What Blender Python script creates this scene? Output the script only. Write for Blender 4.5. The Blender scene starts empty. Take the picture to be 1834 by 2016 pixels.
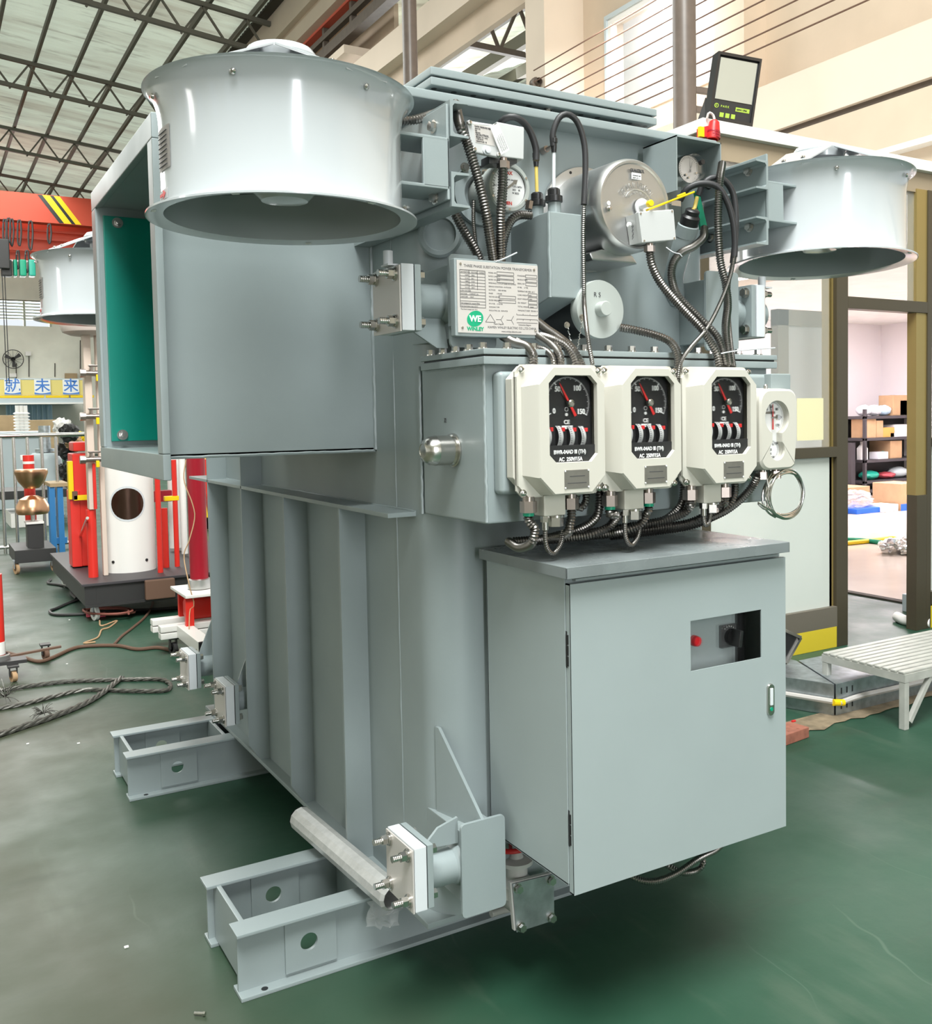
import bpy, bmesh, math, random
from mathutils import Vector, Matrix
random.seed(4)
SC = bpy.context.scene
COL = SC.collection
PI = math.pi

# ------------------------------------------------------------------ camera
W_, H_ = 1834.0, 2016.0
F, CX, CY = 1912.38, 1008.05, 915.33
yaw, pitch, roll = [math.radians(a) for a in (31.2878, 2.9273, 0.97229)]
_f = Vector((math.sin(yaw)*math.cos(pitch), math.cos(yaw)*math.cos(pitch), -math.sin(pitch)))
_r = Vector((math.cos(yaw), -math.sin(yaw), 0)); _d = _f.cross(_r)
RX = math.cos(roll)*_r + math.sin(roll)*_d
RD = -math.sin(roll)*_r + math.cos(roll)*_d
EYE = Vector((0, 0, 1.5))
cam = bpy.data.cameras.new('camera'); camo = bpy.data.objects.new('camera', cam); COL.objects.link(camo)
M = Matrix((( RX.x, -RD.x, -_f.x, EYE.x), (RX.y, -RD.y, -_f.y, EYE.y), (RX.z, -RD.z, -_f.z, EYE.z), (0, 0, 0, 1)))
camo.matrix_world = M
cam.sensor_fit = 'HORIZONTAL'; cam.sensor_width = 36; cam.lens = F/W_*36
cam.shift_x = (W_/2-CX)/W_; cam.shift_y = (CY-H_/2)/W_
cam.clip_start = 0.05; cam.clip_end = 200
SC.camera = camo

def P(x, y, X=None, Y=None, Z=None):
    """survey helper: where the sight line through a photo pixel meets the plane X=, Y= or Z="""
    d = RX*((x-CX)/F) + RD*((y-CY)/F) + _f
    if X is not None: t = (X-EYE.x)/d.x
    elif Y is not None: t = (Y-EYE.y)/d.y
    else: t = (Z-EYE.z)/d.z
    return EYE + d*t
def PL(pts, Y): return [P(a[0], a[1], Y=(a[2] if len(a) > 2 else Y)) for a in pts]

# --------------------------------------------------------------- materials
def mat(name, col, rough=0.5, metal=0.0, var=0.0, vscale=6.0, bump=0.0, bscale=200.0, coat=0.0, trans=0.0, emit=None, estr=0, spec=None, rvar=0.0, alpha=None):
    m = bpy.data.materials.new(name); m.use_nodes = True
    nt = m.node_tree; b = nt.nodes['Principled BSDF']
    b.inputs['Base Color'].default_value = (*col, 1); b.inputs['Roughness'].default_value = rough; b.inputs['Metallic'].default_value = metal
    if coat: b.inputs['Coat Weight'].default_value = coat; b.inputs['Coat Roughness'].default_value = 0.08
    if trans: b.inputs['Transmission Weight'].default_value = trans; b.inputs['IOR'].default_value = 1.1
    if spec is not None: b.inputs['Specular IOR Level'].default_value = spec
    if emit: b.inputs['Emission Color'].default_value = (*emit, 1); b.inputs['Emission Strength'].default_value = estr
    if alpha is not None: b.inputs['Alpha'].default_value = alpha
    if var or bump or rvar:
        tc = nt.nodes.new('ShaderNodeTexCoord')
    if var:
        n = nt.nodes.new('ShaderNodeTexNoise'); n.inputs['Scale'].default_value = vscale; n.inputs['Detail'].default_value = 6
        nt.links.new(tc.outputs['Object'], n.inputs['Vector'])
        r = nt.nodes.new('ShaderNodeMapRange'); r.inputs[1].default_value = 0.3; r.inputs[2].default_value = 0.7; r.inputs[3].default_value = 1-var; r.inputs[4].default_value = 1+var
        nt.links.new(n.outputs['Fac'], r.inputs[0])
        mx = nt.nodes.new('ShaderNodeMix'); mx.data_type = 'RGBA'; mx.blend_type = 'MULTIPLY'; mx.inputs[0].default_value = 1
        mx.inputs[6].default_value = (*col, 1)
        nt.links.new(r.outputs[0], mx.inputs[7]); nt.links.new(mx.outputs[2], b.inputs['Base Color'])
    if rvar:
        n3 = nt.nodes.new('ShaderNodeTexNoise'); n3.inputs['Scale'].default_value = vscale*0.7; n3.inputs['Detail'].default_value = 5
        nt.links.new(tc.outputs['Object'], n3.inputs['Vector'])
        r3 = nt.nodes.new('ShaderNodeMapRange'); r3.inputs[1].default_value = 0.35; r3.inputs[2].default_value = 0.65; r3.inputs[3].default_value = max(0, rough-rvar); r3.inputs[4].default_value = rough+rvar
        nt.links.new(n3.outputs['Fac'], r3.inputs[0]); nt.links.new(r3.outputs[0], b.inputs['Roughness'])
    if bump:
        n2 = nt.nodes.new('ShaderNodeTexNoise'); n2.inputs['Scale'].default_value = bscale; n2.inputs['Detail'].default_value = 3
        nt.links.new(tc.outputs['Object'], n2.inputs['Vector'])
        bp = nt.nodes.new('ShaderNodeBump'); bp.inputs['Strength'].default_value = bump; bp.inputs['Distance'].default_value = 0.002
        nt.links.new(n2.outputs['Fac'], bp.inputs['Height']); nt.links.new(bp.outputs[0], b.inputs['Normal'])
    return m
GREY = (0.268, 0.312, 0.318)
m_tank = mat('tank paint', GREY, 0.36, var=0.05, vscale=4, bump=0.05, bscale=260, rvar=0.06)
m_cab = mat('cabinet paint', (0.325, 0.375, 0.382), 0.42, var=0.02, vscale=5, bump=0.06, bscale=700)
m_fan = mat('fan paint', (0.48, 0.51, 0.53), 0.14, coat=0.5, bump=0.02, bscale=90)
m_fanin = mat('fan blade paint', (0.05, 0.052, 0.055), 0.4)
m_plate = mat('blanking plate paint', (0.62, 0.65, 0.68), 0.4, var=0.03)
m_alu = mat('brushed aluminium', (0.60, 0.60, 0.60), 0.38, 1.0, var=0.12, vscale=3, bump=0.04, bscale=300)
m_steel = mat('stainless steel', (0.60, 0.58, 0.55), 0.22, 1.0)
m_zinc = mat('galvanised steel', (0.42, 0.46, 0.48), 0.42, 0.9, var=0.2, vscale=25)
m_cond = mat('flexible conduit steel', (0.22, 0.208, 0.196), 0.33, 1.0)
m_brass = mat('nickel brass gland', (0.42, 0.36, 0.33), 0.3, 1.0)
m_black = mat('black plastic', (0.012, 0.012, 0.013), 0.35)
m_rub = mat('black rubber hose', (0.02, 0.02, 0.022), 0.5)
m_dial = mat('black dial', (0.015, 0.015, 0.016), 0.6)
m_white = mat('white print', (0.85, 0.85, 0.85), 0.6)
m_ink = mat('dark print', (0.05, 0.05, 0.055), 0.7)
m_red = mat('red paint', (0.62, 0.02, 0.02), 0.4)
m_redtxt = mat('red print', (0.7, 0.08, 0.06), 0.6)
m_cream = mat('cream enamel', (0.575, 0.555, 0.495), 0.38, bump=0.03, bscale=500)
m_tag = mat('metal tag', (0.30, 0.285, 0.26), 0.45, 0.8, var=0.1, vscale=30)
m_glass = mat('clear glass', (1, 1, 1), 0.03, trans=1.0, alpha=0.35)
m_lens = mat('gauge window', (1, 1, 1), 0.02, trans=1.0, alpha=0.18)
m_green = mat('green enamel board', (0.0, 0.23, 0.175), 0.28, var=0.06, vscale=3)
m_greenp = mat('green plastic', (0.0, 0.30, 0.17), 0.4)
m_yel = mat('yellow paint', (0.85, 0.58, 0.0), 0.45)
m_yelt = mat('pale yellow tube', (0.66, 0.50, 0.12), 0.35)
m_name = mat('nameplate steel', (0.60, 0.565, 0.54), 0.45, 0.25)
m_logo = mat('green logo print', (0.0, 0.33, 0.16), 0.5)
m_wrap = mat('plastic wrapped tube', (0.42, 0.42, 0.41), 0.28, coat=0.6, var=0.12, vscale=35, bump=0.6, bscale=70)
m_film = mat('clear plastic film', (0.9, 0.9, 0.9), 0.12, trans=0.6, alpha=0.5, bump=1.0, bscale=60)
m_greybox = mat('grey cast box', (0.52, 0.53, 0.53), 0.5, var=0.03)
m_capgrey = mat('grey cap', (0.40, 0.43, 0.41), 0.45)

# ----------------------------------------------------------- mesh building
class MB:
    def __init__(s): s.bm = bmesh.new()
    def add(s, t, mtx=None):
        if mtx is not None: bmesh.ops.transform(t, matrix=mtx, verts=t.verts)
        me = bpy.data.meshes.new('t'); t.to_mesh(me); t.free(); s.bm.from_mesh(me); bpy.data.meshes.remove(me)
        return s
    def box(s, a, b, bev=0.0, seg=2, mtx=None):
        t = bmesh.new(); bmesh.ops.create_cube(t, size=1)
        c = [(a[i]+b[i])/2 for i in range(3)]; d = [abs(b[i]-a[i]) for i in range(3)]
        for v in t.verts: v.co = Vector((c[0]+v.co.x*d[0], c[1]+v.co.y*d[1], c[2]+v.co.z*d[2]))
        if bev: bmesh.ops.bevel(t, geom=list(t.edges), offset=min(bev, min(d)*0.45), segments=seg, affect='EDGES', profile=0.5)
        return s.add(t, mtx)
    def cyl(s, p0, p1, r, seg=20, r2=None, caps=True):
        p0, p1 = Vector(p0), Vector(p1); v = p1-p0; L = v.length
        if L < 1e-7: return s
        t = bmesh.new(); bmesh.ops.create_cone(t, cap_ends=caps, segments=seg, radius1=r, radius2=(r if r2 is None else r2), depth=L)
        return s.add(t, Matrix.Translation((p0+p1)/2) @ v.to_track_quat('Z', 'Y').to_matrix().to_4x4())
    def prism(s, pts, ext, bev=0.0):
        t = bmesh.new(); vs = [t.verts.new(Vector(p)) for p in pts]; f = t.faces.new(vs)
        r = bmesh.ops.extrude_face_region(t, geom=[f])
        bmesh.ops.translate(t, verts=[g for g in r['geom'] if isinstance(g, bmesh.types.BMVert)], vec=Vector(ext))
        bmesh.ops.recalc_face_normals(t, faces=t.faces)
        if bev: bmesh.ops.bevel(t, geom=list(t.edges), offset=bev, segments=2, affect='EDGES', profile=0.5)
        return s.add(t)
    def lathe(s, prof, org, axis=(0, 0, 1), seg=48, up=None):
        """prof: list of (radius, height) along axis"""
        ax = Vector(axis).normalized(); q = ax.to_track_quat('Z', 'Y').to_matrix().to_4x4()
        t = bmesh.new(); rings = []
        for r, h in prof:
            if r < 1e-6: rings.append([t.verts.new((0, 0, h))])
            else: rings.append([t.verts.new((r*math.cos(2*PI*k/seg), r*math.sin(2*PI*k/seg), h)) for k in range(seg)])
        for A, B in zip(rings, rings[1:]):
            for k in range(seg):
                k2 = (k+1) % seg
                if len(A) == 1 and len(B) == 1: continue
                if len(A) == 1: t.faces.new((A[0], B[k2], B[k]))
                elif len(B) == 1: t.faces.new((A[k], A[k2], B[0]))
                else: t.faces.new((A[k], A[k2], B[k2], B[k]))
        bmesh.ops.recalc_face_normals(t, faces=t.faces)
        return s.add(t, Matrix.Translation(Vector(org)) @ q)
    def tube(s, pts, r, seg=10, rib=0.0, pit=0.007, step=None, caps=True):
        pts = spline(pts, step or (pit/4 if rib else 0.012))
        t = bmesh.new(); rings = []; n = len(pts); acc = 0
        tan = (pts[1]-pts[0]).normalized(); nor = tan.orthogonal().normalized()
        for i, p in enumerate(pts):
            tg = (pts[min(i+1, n-1)]-pts[max(i-1, 0)]).normalized()
            nor = (nor - tg*nor.dot(tg)).normalized(); bi = tg.cross(nor)
            rr = r
            if rib: rr = r*(1-rib*(0.5-0.5*math.cos(2*PI*(i % 4)/4.0)))
            rings.append([t.verts.new(p + (nor*math.cos(2*PI*k/seg)+bi*math.sin(2*PI*k/seg))*rr) for k in range(seg)])
        for A, B in zip(rings, rings[1:]):
            for k in range(seg): t.faces.new((A[k], A[(k+1) % seg], B[(k+1) % seg], B[k]))
        if caps:
            t.faces.new(list(reversed(rings[0]))); t.faces.new(rings[-1])
        bmesh.ops.recalc_face_normals(t, faces=t.faces)
        return s.add(t)
    def hexb(s, p, d, r, h, washer=True):
        """hex bolt head: from p along d"""
        p, d = Vector(p), Vector(d).normalized()
        if washer: s.cyl(p, p+d*h*0.22, r*1.35, 18)
        return s.cyl(p+d*h*0.2, p+d*h, r, 6)
    def build(s, name, m, parent=None, smooth=35, **tags):
        me = bpy.data.meshes.new(name); s.bm.to_mesh(me); s.bm.free()
        if smooth:
            me.polygons.foreach_set('use_smooth', [True]*len(me.polygons)); me.set_sharp_from_angle(angle=math.radians(smooth))
        me.materials.append(m)
        o = bpy.data.objects.new(name, me); COL.objects.link(o)
        if smooth == 35 and len(me.vertices) < 6000: wn_ = o.modifiers.new('weighted', 'WEIGHTED_NORMAL'); wn_.keep_sharp = True
        if parent is not None: o.parent = parent; o.matrix_parent_inverse = world_of(parent).inverted()
        for k, v in tags.items(): o[k] = v
        return o
def world_of(o):
    m = Matrix.LocRotScale(o.location, o.rotation_euler, o.scale)
    if o.parent: return world_of(o.parent) @ o.matrix_parent_inverse @ m
    return m
def spline(pts, step):
    pts = [Vector(p) for p in pts]
    if len(pts) == 2:
        n = max(2, int((pts[1]-pts[0]).length/step)); return [pts[0].lerp(pts[1], i/n) for i in range(n+1)]
    ext = [pts[0]*2-pts[1]]+pts+[pts[-1]*2-pts[-2]]
    out = []
    for i in range(1, len(ext)-2):
        p0, p1, p2, p3 = ext[i-1:i+3]; n = max(6, int((p2-p1).length/0.004))
        for k in range(n):
            t = k/n
            out.append(0.5*((2*p1)+(-p0+p2)*t+(2*p0-5*p1+4*p2-p3)*t*t+(-p0+3*p1-3*p2+p3)*t**3))
    out.append(pts[-1])
    res = [out[0]]; acc = 0
    for a, b in zip(out, out[1:]):
        L = (b-a).length; pos = step-acc
        while pos <= L and L > 0: res.append(a.lerp(b, pos/L)); pos += step
        acc = (acc+L) % step
    if (res[-1]-out[-1]).length > step*0.3: res.append(out[-1])
    return res
def thing(name, label, cat, loc, group=None):
    o = bpy.data.objects.new(name, None); o.empty_display_size = 0.1; COL.objects.link(o); o.location = loc
    o['label'] = label; o['category'] = cat
    if group: o['group'] = group
    return o
def tag(o, label, cat, group=None):
    o['label'] = label; o['category'] = cat
    if group: o['group'] = group
    return o
def struct(o): o['kind'] = 'structure'; return o
def dup(root, mtx, label=None, group=None):
    """copy a thing with its parts and sub-parts, moved by mtx (world)"""
    r = root.copy(); COL.objects.link(r); r.matrix_world = mtx @ world_of(root)
    if label: r['label'] = label
    if group: r['group'] = group
    def rec(src, dst):
        for ch in list(src.children):
            c = ch.copy(); COL.objects.link(c); c.parent = dst; c.matrix_parent_inverse = ch.matrix_parent_inverse.copy(); rec(ch, c)
    rec(root, r)
    return r
def text(s, size, org, m, parent, name, right=(1, 0, 0), up=(0, 0, 1), ext=0.0006, align='LEFT', sx=1.0, bold=0.0):
    cu = bpy.data.curves.new('txt', 'FONT'); cu.body = s; cu.size = size; cu.extrude = ext; cu.align_x = align; cu.offset = bold; cu.resolution_u = 3
    to = bpy.data.objects.new('txt', cu); COL.objects.link(to)
    me = bpy.data.meshes.new_from_object(to.evaluated_get(bpy.context.evaluated_depsgraph_get()))
    bpy.data.objects.remove(to); bpy.data.curves.remove(cu)
    R, U = Vector(right).normalized(), Vector(up).normalized(); N = R.cross(U)
    mm = Matrix(((R.x*sx, U.x, N.x, org[0]), (R.y*sx, U.y, N.y, org[1]), (R.z*sx, U.z, N.z, org[2]), (0, 0, 0, 1)))
    me.transform(mm); me.materials.clear(); me.materials.append(m)
    if name is None: return me
    o = bpy.data.objects.new(name, me); COL.objects.link(o)
    if parent is not None: o.parent = parent; o.matrix_parent_inverse = world_of(parent).inverted()
    return o
def texts(name, m, parent, items):
    """several lines of lettering as one printed part; items: (string, size, origin, kwargs)"""
    mb = MB()
    for s, size, org, kw in items:
        me = text(s, size, org, m, None, None, **kw); mb.bm.from_mesh(me); bpy.data.meshes.remove(me)
    return mb.build(name, m, parent, smooth=0)
# ================================================================= TRANSFORMER
tr = thing('power_transformer', 'big grey-painted power transformer with ribbed tank standing on two skid frames', 'transformer', (1.575, 3.4, 0))
X0, X1, Y0, Y1, ZT = 1.10, 2.05, 2.19, 4.47, 2.262
def rrect(x0, y0, x1, y1, r, z, n=10):
    out = []
    for cx, cy, a0 in ((x1-r, y1-r, 0), (x0+r, y1-r, 90), (x0+r, y0+r, 180), (x1-r, y0+r, 270)):
        for k in range(n+1):
            a = math.radians(a0+90*k/n); out.append((cx+r*math.cos(a), cy+r*math.sin(a), z))
    return out
def plate_hole(mb, u0, u1, w0, w1, d0, d1, cu, cw, r, f, n=28):
    """flat plate with a round hole; f maps (u, w, d) to space"""
    ang = sorted(set([2*PI*k/n for k in range(n)]+[math.atan2(w-cw, u-cu) % (2*PI) for u in (u0, u1) for w in (w0, w1)]))
    t = bmesh.new(); L = []
    for d in (d0, d1):
        o, i = [], []
        for a in ang:
            c, s = math.cos(a), math.sin(a)
            k = min(((u1-cu)/c if c > 1e-9 else 1e9), ((u0-cu)/c if c < -1e-9 else 1e9), ((w1-cw)/s if s > 1e-9 else 1e9), ((w0-cw)/s if s < -1e-9 else 1e9))
            o.append(t.verts.new(f(cu+k*c, cw+k*s, d))); i.append(t.verts.new(f(cu+r*c, cw+r*s, d)))
        L.append((o, i))
    m = len(ang)
    for k in range(m):
        j = (k+1) % m
        (o0, i0), (o1, i1) = L
        t.faces.new((o0[k], o0[j], i0[j], i0[k])); t.faces.new((o1[j], o1[k], i1[k], i1[j]))
        t.faces.new((i0[k], i0[j], i1[j], i1[k])); t.faces.new((o0[j], o0[k], o1[k], o1[j]))
    bmesh.ops.recalc_face_normals(t, faces=t.faces); mb.add(t)
def bead(mb, pts, r=0.004):
    """weld bead"""
    q = spline([Vector(p) for p in pts], 0.02) if len(pts) > 2 else [Vector(pts[0]).lerp(Vector(pts[1]), i/40) for i in range(41)]
    rnd = random.Random(len(q)); q = [p+Vector((rnd.uniform(-1, 1), rnd.uniform(-1, 1), rnd.uniform(-1, 1)))*r*0.22 for p in q]
    mb.tube(q, r, seg=6, step=0.012)

mb = MB(); mb.prism(rrect(X0, Y0, X1, Y1, 0.10, 0.195), (0, 0, ZT-0.195))
bead(mb, [(X0+0.0005, 2.42, 0.2), (X0+0.0005, 2.42, 2.25)], 0.003); bead(mb, [(1.925, Y0+0.0005, 0.3), (1.925, Y0+0.0005, 2.25)], 0.003)
mb.build('tank_body', m_tank, tr, smooth=25)
MB().box((1.062, 2.205, 0.180), (2.088, 4.49, 0.196), 0.003).build('base_plate', m_tank, tr)
# top rim and inspection cover
MB().box((1.0, 2.115, 2.258), (1.995, 4.54, 2.281), 0.004).build('top_rim', m_tank, tr)
mb = MB(); mb.box((1.12, 2.175, 2.28), (1.735, 4.2, 2.30)); mb.box((1.078, 2.118, 2.2945), (1.775, 4.25, 2.3145), 0.003)
mb.box((1.078, 2.118, 2.3185), (1.775, 4.25, 2.3385), 0.003)
cov = mb.build('opening_cover', m_tank, tr)
MB().box((1.088, 2.128, 2.314), (1.765, 4.24, 2.319)).build('gasket', m_black, cov)
for k in range(13): MB().cyl((1.098+k*0.0545, 2.143, 2.2944), (1.098+k*0.0545, 2.143, 2.30), 0.0075, 14).build('bolt_hole', m_black, cov)
MB().hexb((1.432, 2.146, 2.2945), (0, 0, -1), 0.009, 0.012).build('bolt', m_steel, cov)
# ribs and stiffener on the left wall
for y in (2.65, 3.15, 3.65, 4.15):
    top = 1.24 if y < 3.5 else 2.25
    MB().prism([(1.104, y-0.005, 0.196), (1.064, y-0.005, 0.196), (1.02, y-0.005, 0.262), (1.02, y-0.005, top), (1.104, y-0.005, top)], (0, 0.01, 0)).build('rib', m_tank, tr)
mb = MB(); mb.prism([(1.104, 2.30, 1.24), (1.02, 2.30, 1.24), (1.02, 4.47, 1.24), (1.104, 4.47, 1.24)], (0, 0, 0.012), 0.001); bead(mb, [(1.1, 2.3, 1.252), (1.1, 4.4, 1.252)], 0.004)
mb.build('stiffener_bar', m_tank, tr)
# skid frames
for yo in (0.0, 1.566):
    sk = MB().box((1.6, 2.60+yo, 0.10), (1.62, 2.68+yo, 0.17)).build('skid_frame', m_tank, tr)
    for i, (ya, yb) in enumerate(((2.447, 2.523), (2.755, 2.831))):
        ya += yo; yb += yo; yc = (ya+yb)/2; mb = MB(); xe = 2.42
        mb.box((0.645, ya, 0), (xe, yb, 0.011), 0.002); mb.box((0.638, ya, 0.170), (xe, yb, 0.1795), 0.002)
        hx = P(607, 1856, Y=2.48).x
        fr = lambda u, w, d: (u, d, w)
        plate_hole(mb, 0.647, 1.02, 0.010, 0.171, yc-0.004, yc+0.004, hx, 0.093, 0.027, fr); mb.box((1.02, yc-0.004, 0.01), (xe, yc+0.004, 0.171))
        plate_hole(mb, 0.772, 0.915, 0.022, 0.1705, yc-0.011, yc-0.0035, hx, 0.093, 0.024, fr)
        mb.build('beam', m_tank, sk)
        if i == 0:
            mb = MB(); mb.cyl((0.71, ya+0.014, 0.0108), (0.71, ya+0.014, 0.0116), 0.009, 14); mb.build('hole', m_black, sk)
    for x in (0.665, 1.035):
        MB().box((x, 2.494+yo, 0.012), (x+0.014, 2.785+yo, 0.176), 0.002).build('cross_plate', m_tank, sk)
# throat (flanged opening) on the left wall
mb = MB(); xf = 0.517
mb.box((xf, 2.553, 1.405), (1.104, 2.563, 2.205)); mb.box((xf, 3.392, 1.405), (1.104, 3.402, 2.205))
mb.box((xf, 2.553, 1.403), (1.104, 3.402, 1.415)); mb.box((xf, 2.553, 2.193), (1.104, 3.402, 2.205))
bead(mb, [(1.099, 2.551, 1.41), (1.099, 2.551, 2.2)], 0.006); bead(mb, [(0.535, 2.5525, 1.407), (1.1, 2.5525, 1.407)], 0.004)
bead(mb, [(0.533, 2.5525, 1.41), (0.533, 2.5525, 2.2)], 0.004)
th = mb.build('throat_box', m_tank, tr)
mb = MB()
for a, b in (((2.50, 1.4181), (2.556, 2.1899)), ((3.399, 1.4181), (3.472, 2.1899)), ((2.50, 1.352), (3.472, 1.418)), ((2.50, 2.190), (3.472, 2.252))):
    mb.box((xf-0.008, a[0], a[1]), (xf+0.012, b[0], b[1]), 0.003)
mb.build('flange', m_tank, th)
gb = MB().box((P(203, 430, Y=3.38).x, 3.379, 1.437), (1.08, 3.392, 2.165), 0.002).build('insulating_board', m_green, th, label='green enamelled board bolted inside the throat')
for px, py in ((231, 439), (241, 856)):
    p = P(px, py, Y=3.379); mb = MB(); mb.cyl(p, p-Vector((0, 0.004, 0)), 0.017, 24); mb.hexb(p-Vector((0, 0.003, 0)), (0, -1, 0), 0.010, 0.012, False)
    mb.cyl(p-Vector((0, 0.014, 0)), p-Vector((0, 0.024, 0)), 0.006, 12); mb.build('bolt', m_steel, th)
# fan carrying channels
for xw, s, ye in ((1.05, 1, 1.972), (2.10, -1, 2.02)):
    for za, zb in ((1.976, 2.054), (2.133, 2.214)):
        mb = MB(); t = 0.007
        prof = [(0, za), (0, zb), (0.047, zb), (0.047, zb-t*0.7), (0.012, zb-t), (t, zb-t-0.006), (t, za+t+0.006), (0.012, za+t), (0.047, za+t*0.7), (0.047, za)]
        mb.prism([(xw+s*u, ye, z) for u, z in prof], (0, 4.75-ye, 0)); mb.build('fan_channel', m_tank, tr)
# manifolds, end plates, stubs and blanking flanges
def blank(y0, y1, zc, h, side=1, xa=0.943, studs=True):
    """square blanked flange whose pipe runs along X; side -1 mirrors to the right wall"""
    fx = lambda x: x if side > 0 else 3.15-x
    bx = lambda mb, a, b, bev=0.002: mb.box((min(fx(a[0]), fx(b[0])), a[1], a[2]), (max(fx(a[0]), fx(b[0])), b[1], b[2]), bev)
    z0, z1 = zc-h/2, zc+h/2
    fl = bx(MB(), (xa+0.039, y0, z0), (xa+0.055, y1, z1)).build('blanking_flange', m_tank, tr)
    bx(MB(), (xa+0.0045, y0-0.002, z0), (xa+0.036, y1, z1)).build('blank_plate', m_plate, fl)
    bx(MB(), (xa, y0, z0-0.002), (xa+0.0035, y1, z1-0.004), 0.0005).build('backing_plate', m_name, fl)
    bx(MB(), (xa+0.035, y0+0.004, z0+0.004), (xa+0.040, y1-0.004, z1-0.004), 0).build('gasket', m_black, fl)
    for yy in (y0+0.022, y1-0.022):
        for zz in (z0+0.022, z1-0.022):
            mb = MB(); d = Vector((-1 if side > 0 else 1, 0, 0))
            a = Vector((fx(xa), yy, zz)); mb.cyl(a, a+d*0.004, 0.0165, 20); mb.cyl(a+d*0.004, a+d*0.007, 0.0145, 20); mb.cyl(a+d*0.006, a+d*0.021, 0.0125, 6)
            q = spline([a+d*0.02, a+d*0.043], 0.002); mb.tube([a+d*0.02, a+d*0.043], 0.0082, 12, rib=0.08, pit=0.0045)
            b = Vector((fx(xa+0.055), yy, zz)); mb.cyl(a, b, 0.0075, 8); mb.cyl(b, b-d*0.003, 0.015, 18); mb.cyl(b-d*0.003, b-d*0.015, 0.0125, 6)
            mb.build('bolt', m_steel, fl)
    return fl
YP = 2.062
def manifold(x0, x1, zc, h, side, duct=(0.09, 0.115)):
    mb = MB(); mb.box((x0+0.012, YP+0.005, zc-duct[0]), (x1-0.012, 2.30, zc+duct[0]), 0.004)
    if side: mb.cyl((x0+0.02 if side > 0 else x1-0.02, 2.115, zc), (0.995 if side > 0 else 3.15-0.995, 2.115, zc), 0.043, 28)
    if side: mb.lathe([(0.043, 0), (0.048, 0.006), (0.052, 0.014), (0.052, 0.02), (0, 0.02)], (x0+0.012-0.016 if side > 0 else x1-0.012+0.016, 2.115, zc), (side, 0, 0), 28)
    man = mb.build('manifold', m_tank, tr)
    r = 0.012; pts = []
    for cx, cz, a0 in ((x1-r, zc+h/2-r, 0), (x0+r, zc+h/2-r, 90), (x0+r, zc-h/2+r, 180), (x1-r, zc-h/2+r, 270)):
        for k in range(5):
            a = math.radians(a0+22.5*k); pts.append((cx+r*math.cos(a), YP, cz+r*math.sin(a)))
    MB().prism(pts, (0, 0.009, 0), 0.001).build('end_plate', m_tank, man)
    return man
manifold(1.087, 1.214, 1.775, 0.222, 1); blank(2.032, 2.184, 1.774, 0.152, 1)
manifold(1.899, 2.024, 1.785, 0.224, -1); blank(2.05, 2.20, 1.79, 0.150, -1, 1.032)
manifold(1.089, 1.214, 0.382, 0.236, 1); blank(2.032, 2.184, 0.411, 0.154, 1)
MB().prism([(1.07, 2.10, 1.665), (1.012, 2.10, 1.70), (1.02, 2.10, 1.735), (1.09, 2.10, 1.735), (1.10, 2.10, 1.665)], (0, 0.008, 0)).build('gusset', m_tank, tr)
MB().prism([(1.10, 2.10, 0.505), (1.045, 2.10, 0.49), (1.0, 2.10, 0.447), (1.10, 2.10, 0.44)], (0, 0.008, 0)).build('gusset', m_tank, tr)
zt_ = P(868, 1428, Y=2.235).z
tp_, rb_, fb_ = Vector((1.114, 2.235, zt_)), Vector((1.114, 2.235, 0.47)), Vector((1.152, 2.066, 0.47))
g_n = (rb_-tp_).cross(fb_-rb_).normalized()*0.0045
MB().prism([tp_-g_n, rb_-g_n, fb_-g_n, fb_+Vector((0, 0, 0.03))-g_n, tp_+Vector((0.002, -0.014, 0))-g_n], g_n*2).build('gusset', m_tank, tr)
for yc in (3.755, 4.35):
    MB().cyl((0.995, yc, 0.415), (1.105, yc, 0.415), 0.045, 24).build('stub_pipe', m_tank, tr)
    blank(yc-0.077, yc+0.077, 0.415, 0.154, 1)
    MB().prism([(1.104, yc-0.004, 0.45), (1.0, yc-0.004, 0.45), (1.02, yc-0.004, 0.50), (1.07, yc-0.004, 0.62), (1.104, yc-0.004, 0.64)], (0, 0.008, 0)).build('gusset', m_tank, tr)
# vent nipples on the flanges
for x, y, z in ((0.947, 2.10, 1.853), (2.176, 2.12, 1.868)):
    mb = MB(); mb.cyl((x, y, z), (x, y, z+0.034), 0.0115, 18); mb.box((x-0.014, y-0.03, z-0.003), (x+0.012, y+0.01, z+0.001)); mb.build('vent_nipple', m_plate, tr)
# instrument box in front of the tank
mb = MB(); mb.box((1.10, 1.93, 1.25), (2.0, 2.25, 1.637), 0.006)
bead(mb, [(1.103, 1.932, 1.255), (1.103, 1.932, 1.63)], 0.004); bead(mb, [(1.0995, 2.26, 1.25), (1.0995, 2.26, 1.63)], 0.004); bead(mb, [(1.1, 1.94, 1.615), (1.1, 2.2, 1.615)], 0.003)
ib = mb.build('oil_box', m_tank, tr)
mb = MB(); mb.box((1.088, 1.905, 1.616), (2.013, 2.23, 1.634), 0.002); mb.box((1.088, 1.905, 1.6385), (2.013, 2.23, 1.652), 0.002); mb.build('lid_flange', m_tank, ib)
MB().box((1.094, 1.911, 1.632), (2.007, 2.22, 1.640)).build('gasket', m_black, ib)
bp = [(1.103, 2.20-k*0.066) for k in range(5)]+[(1.16+k*0.0725, 1.923) for k in range(12)]
for x, y in bp:
    MB().hexb((x, y, 1.652), (0, 0, 1), 0.0095, 0.015).build('bolt', m_steel, ib)
MB().box((1.122, 1.896, 1.318), (1.985, 1.935, 1.600), 0.012, 3).build('mounting_plate', m_tank, ib)
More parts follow.
